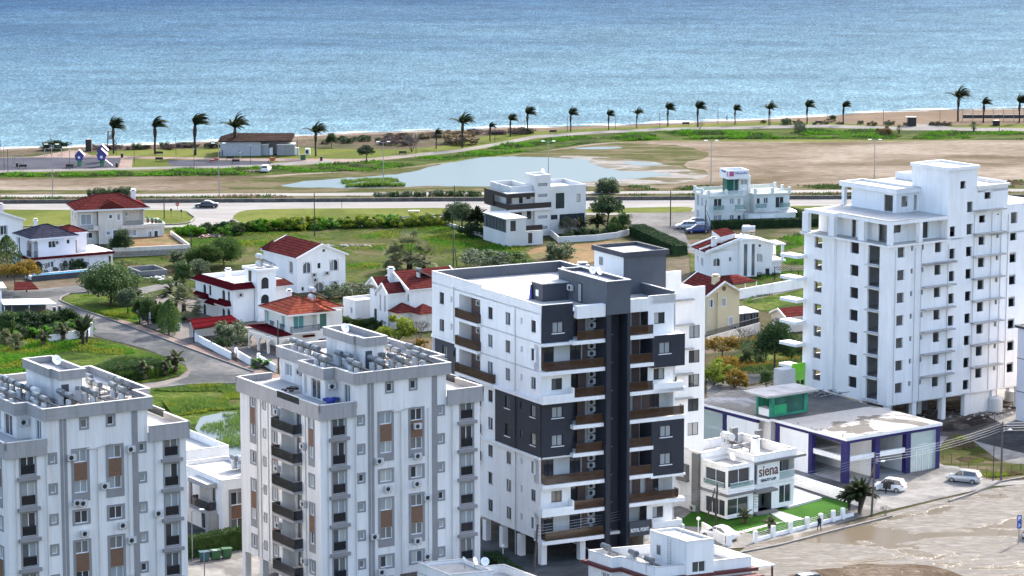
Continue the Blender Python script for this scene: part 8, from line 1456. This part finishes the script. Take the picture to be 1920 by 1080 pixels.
# ---------------- vehicles ----------------
def car_paint(name,col,metal=.0): m = mat(name,col,.3,0,metal=metal,coat=.5); return m
car_paint('paint_white',(.70,.70,.70)); car_paint('paint_silver',(.42,.43,.44),.3); car_paint('paint_black',(.010,.014,.022)); car_paint('paint_blue',(.015,.03,.14)); mat('tail_red',(.35,.01,.01),.3,0); mat('plate',(.6,.6,.55),.5,0)
def car(px,head,paint,lab,L=4.0,W_=1.7,Hh=1.5,kind='hatch',door_open=False):
    loc = G(*px); t = thing('parked_car',lab,'car',loc); u = Vector((math.cos(head),math.sin(head),0)); w = Vector((-u.y,u.x,0)); P = lambda x,y,z: loc + u*x + w*y + Vector((0,0,z))
    h = L/2
    if kind == 'hatch': prof = [(-h,.45,.75),(-h + .05,.3,1.0),(-h + .3,.25,1.02),(-.3,.22,.98),(h*.42,.22,.95),(h - .35,.25,.82),(h - .05,.3,.68),(h,.4,.6)]; gh = [(-h + .12,1.0,1.02),(-h + .45,.97,Hh - .06),(-.2,.97,Hh),(h*.18,.97,Hh - .04),(h*.55,.95,.96)]
    else: prof = [(-h,.5,.85),(-h + .06,.32,.98),(-h + .5,.25,1.0),(-.3,.22,.95),(h*.35,.22,.93),(h - .4,.25,.82),(h - .05,.3,.68),(h,.42,.6)]; gh = [(-h*.62,.97,.99),(-h*.3,.97,Hh - .05),(.0,.97,Hh),(h*.15,.97,Hh - .03),(h*.5,.95,.94)]
    m = M(); mi = m.mi(paint); secs = []
    for i,(x,zb,zt) in enumerate(prof):
        k = .86 if i in (0,len(prof) - 1) else (.95 if i in (1,len(prof) - 2) else 1.0); y = W_/2*k
        ring = [(-y*.92,zb),(y*.92,zb),(y,zb + (zt - zb)*.35),(y*.98,zb + (zt - zb)*.75),(y*.86,zt),(-y*.86,zt),(-y*.98,zb + (zt - zb)*.75),(-y,zb + (zt - zb)*.35)]
        i0 = len(m.v); m.v += [P(x,a,b) for a,b in ring]; secs.append(i0)
    for a,b in zip(secs,secs[1:]):
        for j in range(8): m.f.append((a + j,b + j,b + (j + 1) % 8,a + (j + 1) % 8)); m.m.append(mi)
    m.f.append(tuple(secs[0] + j for j in range(8))); m.m.append(mi); m.f.append(tuple(secs[-1] + 7 - j for j in range(8))); m.m.append(mi); o = m.build('body',t,True)
    try:
        b = o.modifiers.new('b','BEVEL'); b.width = .04; b.segments = 2
    except Exception: pass
    g = M(); gi = g.mi('glass'); se = []
    for x,zb,zt in gh: yb,yt = W_/2*.88,W_/2*.70; i0 = len(g.v); g.v += [P(x,-yb,zb),P(x,yb,zb),P(x,yt,zt),P(x,-yt,zt)]; se.append(i0)
    for a,b in zip(se,se[1:]):
        for j in range(4): g.f.append((a + j,b + j,b + (j + 1) % 4,a + (j + 1) % 4)); g.m.append(gi)
    g.build('windows',t)
    r = M(); rr = [(gh[1][0] + .02,gh[1][2]),(gh[2][0],gh[2][2]),(gh[3][0] + .08,gh[3][2])]; y = W_/2*.72
    for (x0,z0),(x1,z1) in zip(rr,rr[1:]): r.hexa([P(x0,-y,z0 - .02),P(x1,-y,z1 - .02),P(x1,y,z1 - .02),P(x0,y,z0 - .02),P(x0,-y,z0 + .04),P(x1,-y,z1 + .04),P(x1,y,z1 + .04),P(x0,y,z0 + .04)],paint)
    for s in (-1,1):
        for x0,z0,x1,z1 in ((gh[0][0],gh[0][1],gh[1][0],gh[1][2]),(gh[4][0],gh[4][1],gh[3][0],gh[3][2]),(0,.98,-.02,Hh)): r.tube(P(x0,s*W_/2*.885,z0),P(x1,s*W_/2*.71,z1),.045,n=4,mt=paint)
    r.build('roof',t)
    for x in (-h + .75,h - .75):
        for s in (-1,1):
            k = M(); k.tube(P(x,s*(W_/2 - .2),.32),P(x,s*(W_/2 + .01),.32),.32,n=16,mt='rubber'); wh = k.build('wheel',t); k = M(); k.tube(P(x,s*(W_/2 + .011),.32),P(x,s*(W_/2 + .03),.32),.2,n=10,mt='metal_grey'); k.build('rim',wh)
    for s in (-1,1):
        k = M(); k.hexa([P(a,b,c) for c in (.62,.78) for a,b in ((h - .22,s*.5),(h - .06,s*.5),(h - .16,s*.75),(h - .3,s*.75))],'lamp_glass'); k.build('headlight',t)
        k = M(); k.hexa([P(a,b,c) for c in (.72,.95) for a,b in ((-h + .1,s*.55),(-h - .015,s*.55),(-h + .04,s*.78),(-h + .16,s*.78))],'tail_red'); k.build('tail_light',t)
        k = M(); k.hexa([P(a,b,c) for c in (.98,1.12) for a,b in ((h*.4,s*W_*.49),(h*.4 + .12,s*W_*.49),(h*.4 + .12,s*W_*.58),(h*.4,s*W_*.58))],paint); k.build('wing_mirror',t)
    k = M(); k.hexa([P(a,b,c) for c in (.5,.62) for a,b in ((-h - .02,-.26),(-h + .02,-.26),(-h + .02,.26),(-h - .02,.26))],'plate'); k.build('number_plate',t)
    if door_open:
        k = M(); a = P(.55,W_/2,.35); b = a + (w*.9 + u*.35); k.hexa([v + Vector((0,0,z)) for z in (0,.62) for v in (a,b,b + u*.07,a + u*.07)],paint); k.build('door',t); k = M(); k.hexa([P(a_,b_,c) for c in (.4,1.35) for a_,b_ in ((-.5,W_*.47),(.5,W_*.47),(.5,W_*.5 + .015),(-.5,W_*.5 + .015))],'frame_black'); k.build('doorway',t)
    return t
R_ = math.radians
car((388,389.5),R_(176),'paint_black','dark blue-black car crossing the junction on the coastal road',4.6,1.8,1.42,'sedan')
car((499,322),R_(82),'paint_white','small white car parked on the dry field below the cafe',4.0)
car((1808,904),R_(152),'paint_silver','silver hatchback parked on the forecourt right of the showroom',4.1,1.72,1.52)
car((1668,920),R_(150),'paint_white','white hatchback with an open door in front of the showroom',3.9,1.7,1.55,door_open=True)
car((1350,1010),R_(140),'paint_white','white saloon parked in the driveway beside the salon lawn',4.4,1.78,1.45,'sedan')
car((1287,429),R_(185),'paint_silver','pale car parked left beside the office villa',4.2); car((1308,436),R_(190),'paint_blue','dark blue car parked beside the office villa',4.3)
car((1302,424),R_(185),'paint_white','white van-like car parked closest to the office villa wall',4.2,1.8,1.6)
car((1525,1101),R_(20),'paint_black','dark car whose roof just shows at the bottom edge of the muddy road',4.2); car((1934,1005),R_(75),'paint_white','pale car nose at the right edge beside the parking sign',4.2)
# ---------------- people ----------------
def person(loc,lab,face,mats,stride=.28,lean=0.0,hgt=1.68):
    t = thing('person',lab,'person',loc); s = hgt/1.7; me = bpy.data.meshes.new('body'); c,sn = math.cos(face),math.sin(face)
    V_ = [(0,0,.92),(0,0,1.12),(0,0,1.36),(0,0,1.46),(0,.02,1.60),(-.10,0,.86),(-.11,stride*.5,.48),(-.11,stride,.06),(-.11,stride + .14,.03),(.10,0,.86),(.11,-stride*.3,.48),(.11,-stride,.08),(.11,-stride + .14,.04),(-.19,0,1.38),(-.24,-.08,1.12),(-.22,.02,.90),(-.22,.06,.80),(.19,0,1.38),(.24,.08,1.12),(.2,.2,.95),(.2,.25,.87)]
    E_ = [(0,1),(1,2),(2,3),(3,4),(0,5),(5,6),(6,7),(7,8),(0,9),(9,10),(10,11),(11,12),(2,13),(13,14),(14,15),(15,16),(2,17),(17,18),(18,19),(19,20)]
    Rd = [.15,.14,.15,.06,.09,.10,.07,.05,.045,.10,.07,.05,.045,.07,.05,.038,.035,.07,.05,.038,.035]
    me.from_pydata([(x*c*s - y*sn*s,x*sn*s + y*c*s,z*s) for x,y,z in V_],E_,[]); me.update(); o = bpy.data.objects.new('body',me); C.objects.link(o); o.parent = t; me.materials.append(MT[mats[0]])
    o.modifiers.new('skin','SKIN')
    if not me.skin_vertices:
        import bmesh
        bm = bmesh.new(); bm.from_mesh(me); bm.verts.layers.skin.verify(); bm.to_mesh(me); bm.free()
    for i,(d,r) in enumerate(zip(me.skin_vertices[0].data,Rd)): d.radius = (r*s,r*s); d.use_root = i == 0
    o.modifiers.new('sub','SUBSURF').levels = 1; o.modifiers[-1].render_levels = 1
    h = Vector(loc) + Vector((0,0,1.60*s)); m = M(); m.ball(h + Vector((-sn*.04,c*.04,-.01)),.1,'skin',8,6,(.9,.95,1.15)); m.build('face',t,True); m = M(); m.ball(h + Vector((sn*.02,-c*.02,.03)),.118,mats[1],8,6,(1,1,1.1)); m.build('hair',t,True); return t
person(G(1536,995),'person in a long black coat walking along the puddled street by the salon fence',R_(200),('cloth_black','cloth_black'))
person(G(1661,926),'person in dark clothes standing at the open car door',R_(120),('cloth_black','cloth_black'),stride=.08)
person(G(1363,228),'distant person in dark clothes on the shore lawn beside a small palm',R_(90),('cloth_blue','cloth_black'),stride=.15)
person(G(417,295),'person in a dark blue top standing at the left end of the cafe',R_(250),('cloth_blue','cloth_black'),stride=.1); person(G(450,297),'person in pale clothes walking before the container kiosk',R_(0),('metal_grey','cloth_black'),stride=.2)
# ---------------- street furniture ----------------
def cyl(name,root,p,q,r0,r1=None,mt='metal_grey',n=6): m = M(); m.tube(p,q,r0,r1,n,mt); return m.build(name,root)
def tall_lamp(px,ytop,lab):
    b = G(*px); h = (px[1] - ytop)/(FPX/(b.y*ct + H*st)*ct); t = thing('street_lamp',lab,'street lamp',b,'tall street lamps along the coastal road'); cyl('pole',t,b,b + Vector((0,0,h)),.11,.06,'metal_grey')
    for s in (-1,1): cyl('arm',t,b + Vector((0,0,h - .2)),b + Vector((s*.9,0,h + .1)),.05,.04); m = M(); m.box(b + Vector((s*1.1,0,h + .02)),.7,.3,.14,'lamp_glass'); m.build('lamp_head',t)
for p,yt,l in (((99,371),272,'tall street lamp at the far left in front of the playground'),((411,369),270,'tall street lamp in front of the cafe'),((719,346),267,'tall street lamp standing in the lagoon reeds'),((1028,352),266,'tall street lamp behind the modern villa'),((1333,347),265,'tall street lamp behind the office villa'),((1639,342),263,'tall street lamp behind the unfinished tower')): tall_lamp(p,yt,l)
for i,(x,yb,yt) in enumerate(((2,300,262),(8,318,275),(15,322,280),(95,290,252),(131,318,282),(218,291,258),(252,312,268),(330,291,258),(364,312,280),(470,309,273),(558,292,258),(780,288,250),(928,266,236),(984,256,225),(1064,247,220),(1154,242,218),(1237,239,212),(1346,234,204),(1445,236,210),(1552,232,205),(1656,235,206),(1762,234,206),(1874,246,215))):
    b = G(x,yb); h = (yb - yt)/(FPX/(b.y*ct + H*st)*ct); t = thing('lamp_post',['slim dark lamp post on the playground side, ','slim dark lamp post of the promenade row, '][x > 300] + (['at the left edge','at the left edge by the swing','left of the black litter bin','behind the dark sloping bush','below the swing frame','right of the lifeguard tower','beside the red path','between the first two palms','before the small play area','before the container kiosks','right of the generator','behind the tallest palm','under the bent palm','before the small bush','right of the path bench','at the next palm pair','right of the small palm','near the beach walker','among the small palms','by the sand edge','left of the dark kiosk','right of the dark kiosk','before the netted fence'][i]),'lamp post',b,'slim promenade lamp posts'); cyl('pole',t,b,b + Vector((0,0,h)),.06,.045,'metal_black'); m = M(); m.ball(b + Vector((0,0,h)),.14,'metal_grey',6,4); m.build('lamp_head',t)
def upole(px,ytop,lab,lean=0,mt='dark_wood',cross=True,lamp=False,r=.14):
    b = G(*px); h = (px[1] - ytop)/(FPX/(b.y*ct + H*st)*ct); top = b + Vector((lean,0,h)); t = thing('utility_pole',lab,'utility pole',b); cyl('pole',t,b,top,r,r*.7,mt)
    if cross:
        m = M(); [m.tube(top + Vector((0,0,-.15 - .35*i)),top + Vector((.25,-.1,-.1 - .35*i)),.05,n=5,mt='metal_grey') for i in range(4)]; m.build('insulators',t)
    if lamp: cyl('arm',t,top + Vector((0,0,-.9)),top + Vector((.7,-.5,-.8)),.03); m = M(); m.ball(top + Vector((.8,-.55,-.85)),.2,'lamp_glass',8,5,(1.3,.8,.6)); m.build('lamp_head',t)
    return top
T1 = upole((1877,904),790,'weathered utility pole on the verge right of the silver car',lamp=True,mt='pale_bark'); T2 = upole((1634,968),848,'grey wooden utility pole at the end of the salon fence',.3,lamp=True,mt='pale_bark'); T3 = upole((1340,1006),905,'leaning double utility pole before the salon',.25,mt='dark_wood')
upole((1862,903),770,'thin black lamp pole beside the right-hand utility pole',0,'metal_black',False,r=.06); upole((1612,965),868,'slanted stay pole crossing the utility pole at the salon fence',1.6,'pale_bark',False,r=.12); upole((1318,1000),915,'slanted stay pole beside the driveway',1.3,'dark_wood',False,r=.12)
T4 = upole((1001,1072),982,'leaning utility pole at the corner of the anthracite block',.4,'pale_bark')
for p,yt,l,mt in (((590,443),362,'tall dark utility pole by the field hedge','metal_black'),((308,410),367,'dark pole beside the cream villa terrace','metal_black'),((359,478),437,'dark pole at the corner of the beige garden wall','metal_black'),((850,500),432,'pale wooden double pole in the green field','pale_bark'),((852,400),348,'dark pole above the field hedge','metal_black'),((1257,424),358,'dark pole on the pavement of the side street','metal_black'),((1322,440),385,'dark pole in front of the office villa','metal_black'),((258,566),510,'dark pole by the building site','metal_black'),((38,515),445,'dark pole in front of the slate-roofed villa','metal_black'),((522,700),600,'dark pole rising behind the middle tower terrace','metal_black'),((23,604),558,'thin pole at the white awning','metal_grey'),((1378,985 - 220),740,'short pole on the back lane','metal_black')): upole(p,yt,l,0,mt,mt == 'pale_bark',r=.12)
upole((857,503),462,'shorter pale prop against the double pole',-.4,'pale_bark',False,r=.1); upole((1340,436),395,'slanted stay of the pole before the office villa',-1.6,'metal_black',False,r=.08)
def arm_lamp(px,h,lab): b = G(*px); t = thing('street_lamp',lab,'street lamp',b); cyl('pole',t,b,b + Vector((0,0,h)),.07,.05); cyl('arm',t,b + Vector((0,0,h)),b + Vector((.9,-.1,h + .25)),.04); m = M(); m.box(b + Vector((1.1,-.1,h + .2)),.5,.2,.1,'lamp_glass'); m.build('lamp_head',t)
arm_lamp((384,1115),4.5,'grey street lamp before the green waste bins'); arm_lamp((361,1054),5.6,'thin grey lamp beside the leftmost tower'); 
b = G(943,1062); t = thing('garden_lamp','short white lamp by the piloti of the anthracite block','garden lamp',b); cyl('pole',t,b,b + Vector((0,0,2.2)),.05,.05,'frame_white'); m = M(); m.ball(b + Vector((0,0,2.25)),.18,'lamp_glass',8,5); m.build('lamp_head',t)
b = G(1309,1012); t = thing('garden_lamp','white ball lamp between the salon lawn and the driveway','garden lamp',b); cyl('pole',t,b,b + Vector((0,0,2.3)),.05,.05,'frame_white'); m = M(); m.ball(b + Vector((0,0,2.4)),.22,'lamp_glass',8,5); m.build('lamp_head',t)
def wires(name,lab,a,b,n,sag=.5,gap=.3):
    t = thing(name,lab,'cable',a)
    for k in range(n):
        m = M(); prev = None
        for i in range(9): f = i/8; p = a.lerp(b,f) + Vector((0,0,-sag*4*f*(1 - f) - .15 - gap*k)); (m.tube(prev,p,.015,n=3,mt='metal_grey',cap=False) if prev else None); prev = p
        m.build('wire',t)
wires('overhead_cables','overhead cables between the right-hand pole and the salon fence pole',T1,T2,4,.5); wires('overhead_cables','overhead cables from the salon fence pole to the leaning double pole',T2,T3,4,.6); wires('overhead_cables','overhead cables crossing in front of the anthracite block',T3,T4,4,.5); wires('overhead_cables','overhead cables running out of the photo at the right',T1,T1 + Vector((14,4,0)),4,.2); wires('overhead_cables','overhead cables behind the white wing over the back lane',G(1325,740,9),G(1510,690,9.5),5,.4)
# bins, tank, signs
for i,(x,mt,lab) in enumerate(((383,'bin_teal','blue-green wheeled waste bin, left of three by the hedge'),(404,'bin_green','green wheeled waste bin, middle of three by the hedge'),(425,'bin_green','green wheeled waste bin, right of three by the hedge'))):
    b = G(x,1053 - i*3); t = thing('waste_bin',lab,'bin',b); a = R_(20); m = M(); q = []
    for z,k in ((.18,.85),(1.05,1.0)):
        for sx,sy in ((-1,-1),(1,-1),(1,1),(-1,1)): X,Y = sx*.52*k,sy*.4*k; q.append(b + Vector((X*math.cos(a) - Y*math.sin(a),X*math.sin(a) + Y*math.cos(a),z)))
    m.hexa(q,mt); m.build('body',t); m = M(); m.box(b + Vector((0,0,1.06)),1.14,.9,.1,mt,a); m.build('lid',t); [cyl('wheel',t,b + Vector((s*.4 - .05,-.3,.1)),b + Vector((s*.4 + .05,-.3,.1)),.1,mt='rubber',n=8) for s in (-1,1)]
b = G(1866,772); t = thing('water_barrel','large white cylindrical water tank standing by the unfinished tower','water tank',b); m = M(); m.tube(b,b + Vector((0,0,1.9)),.95,.95,20,'white_tank'); [m.tube(b + Vector((0,0,z)),b + Vector((0,0,z + .06)),.98,n=20,mt='white_tank') for z in (.4,.9,1.4)]; m.build('tank',t); m = M(); m.tube(b + Vector((0,0,1.9)),b + Vector((0,0,2.05)),.93,.5,20,'white_tank'); m.tube(b + Vector((0,0,2.05)),b + Vector((0,0,2.15)),.3,n=12,mt='white_tank'); m.build('lid',t)
b = G(1893,752); t = thing('white_tank','smaller white tank behind the unfinished tower columns','water tank',b); m = M(); m.tube(b,b + Vector((0,0,1.4)),.7,.7,14,'white_tank'); m.build('tank',t); m = M(); m.tube(b + Vector((0,0,1.4)),b + Vector((0,0,1.55)),.65,.3,14,'white_tank'); m.build('lid',t)
ps = Z(1740,740,3.178); b = G(1910,1020); t = thing('parking_sign','blue parking sign with a white P and arrow at the right edge','road sign',b); cyl('pole',t,b,b + Vector((0,0,3.3)),.05); pl = Plane(b + Vector((-.25,0,0)),Vector((1,0,0)),Vector((0,-1,0))); m = M(); m.pbox(pl,0,.5,1.75,3.3,.06,.1,'sign_blue'); o = m.build('sign_panel',t); text_mesh('letter','P',.6,pl,.25,2.9,.11,'frame_white',o,bold=.03); seg_text('arrow',[((-.5,1),(.5,0),(-.5,-1)),((.5,0),(-.6,0))],pl,.25,2.15,.2,.22,.12,'frame_white',o,.035)
b = G(333,408); t = thing('stop_sign','red octagonal road sign on the traffic island','road sign',b); cyl('pole',t,b,b + Vector((0,0,2.6)),.05); m = M(); c = b + Vector((0,-.06,2.6)); m.face([c + Vector((.38*math.cos(R_(22.5 + 45*i)),0,.38*math.sin(R_(22.5 + 45*i)))) for i in range(8)],'red_paint'); o = m.build('sign_panel',t); m = M(); c = c + Vector((0,-.01,0)); m.box(c + Vector((0,0,-.06)),.5,.005,.1,'frame_white'); m.build('white_bar',o)
for p,l in (((321,408),'small dark sign post left of the red sign'),((340,410),'short dark sign post right of the red sign'),((641,391),'small dark marker post beside the coastal road')): b = G(*p); t = thing('sign_post',l,'road sign',b); cyl('pole',t,b,b + Vector((0,0,1.5)),.04,mt='metal_black'); m = M(); m.box(b + Vector((0,0,1.3)),.35,.05,.45,'metal_black'); m.build('panel',t)
def bx_leg2(t,c): m = M(); m.box(c,.2,.6,.35,'concrete'); m.build('leg',t)
b = G(776,399); t = thing('park_bench','white bench-like slab on the long traffic island','bench',b); m = M(); m.box(b + Vector((0,0,.35)),2.2,.7,.12,'frame_white'); m.build('seat',t); [bx_leg2(t,b + Vector((s,0,0))) for s in (-.8,.8)]
# building site, rubble, vents
c = G(283,512); t = thing('building_site','low dark foundation walls of a small building site behind the street tree','foundation',c); f = Frame((262,520),0,25,118); m = M(); m.ring(rect(f,0,5,0,6),0,1.0,.3,'dark_concrete',None); m.build('wall',t); m = M(); m.fbox(f,.4,4.6,.4,5.6,.07,.12,'dark_concrete'); m.build('floor',t)
def stones(name,lab,c,n,rx,ry,s,mts,cat='rubble'):
    t = thing(name,lab,cat,c); m = M()
    for i in range(n): r = random.uniform(.4,1)*s; p = Vector(c) + Vector((random.gauss(0,rx),random.gauss(0,ry),r*.3)); m.ball(p,r,random.choice(mts),5,3,(random.uniform(.7,1.4),random.uniform(.7,1.3),random.uniform(.4,.8)))
    m.build('stones',t)
stones('rubble_heap','pale rubble and plaster bags beside the building site',G(292,522),30,1.6,1.2,.35,['coping','concrete','white_plaster']); stones('rubble_heap','broken timber and rubble by the roadside grass',G(270,556),50,2.5,2.2,.25,['dark_wood','concrete','dark_concrete']); stones('earth_heap','red-brown heap of earth at the left end of the field hedge',G(398,444),60,1.6,1.2,.55,['red_earth'] if 'red_earth' in MT else ['wood_panel','dark_wood'],'heap'); stones('earth_heap','dark heap of earth beside the small white car on the dry field',G(475,322),30,.9,.6,.35,['dark_wood'],'heap')
stones('stone_row','row of dark stones in the green field behind the arched gable villa',G(650,462),70,4.0,.5,.4,['dark_concrete','concrete','stone_dark'],'stones'); stones('rubble_heap','scattered stones and debris by the unfinished tower',G(1840,772),90,4.0,1.6,.28,['concrete','dark_concrete','coping','wood_panel']); stones('rubble_heap','brown and white rubble right of the showroom',G(1800,780),80,3.5,1.2,.22,['concrete','dark_wood','coping']); stones('mud_clods','stones and clods on the soil patch of the muddy road',G(1650,1072),80,4,1.2,.14,['dark_wood','concrete','wood_panel'],'stones')
stones('roof_furniture','brown garden furniture heaped on the terrace of the middle tower',frB.P(-1.9,9.8,21.3),12,.5,.5,.4,['wood_panel','dark_wood'],'furniture'); stones('tarpaulin','blue tarpaulin bundle on the front terrace of the middle tower',frB.P(-1.2,2.6,21.2),9,.35,.45,.55,['blue_tarp'],'tarpaulin')
t = thing('lot_fence','line of thin fence posts along the dry lot by the right-hand pole','fence',G(1800,890)); [cyl('post',t,G(x,y),G(x,y) + Vector((0,0,1.3)),.04,mt='pale_bark') for x,y in ((1768,862),(1784,870),(1800,878),(1816,885),(1832,892),(1850,898),(1896,892),(1914,888))]
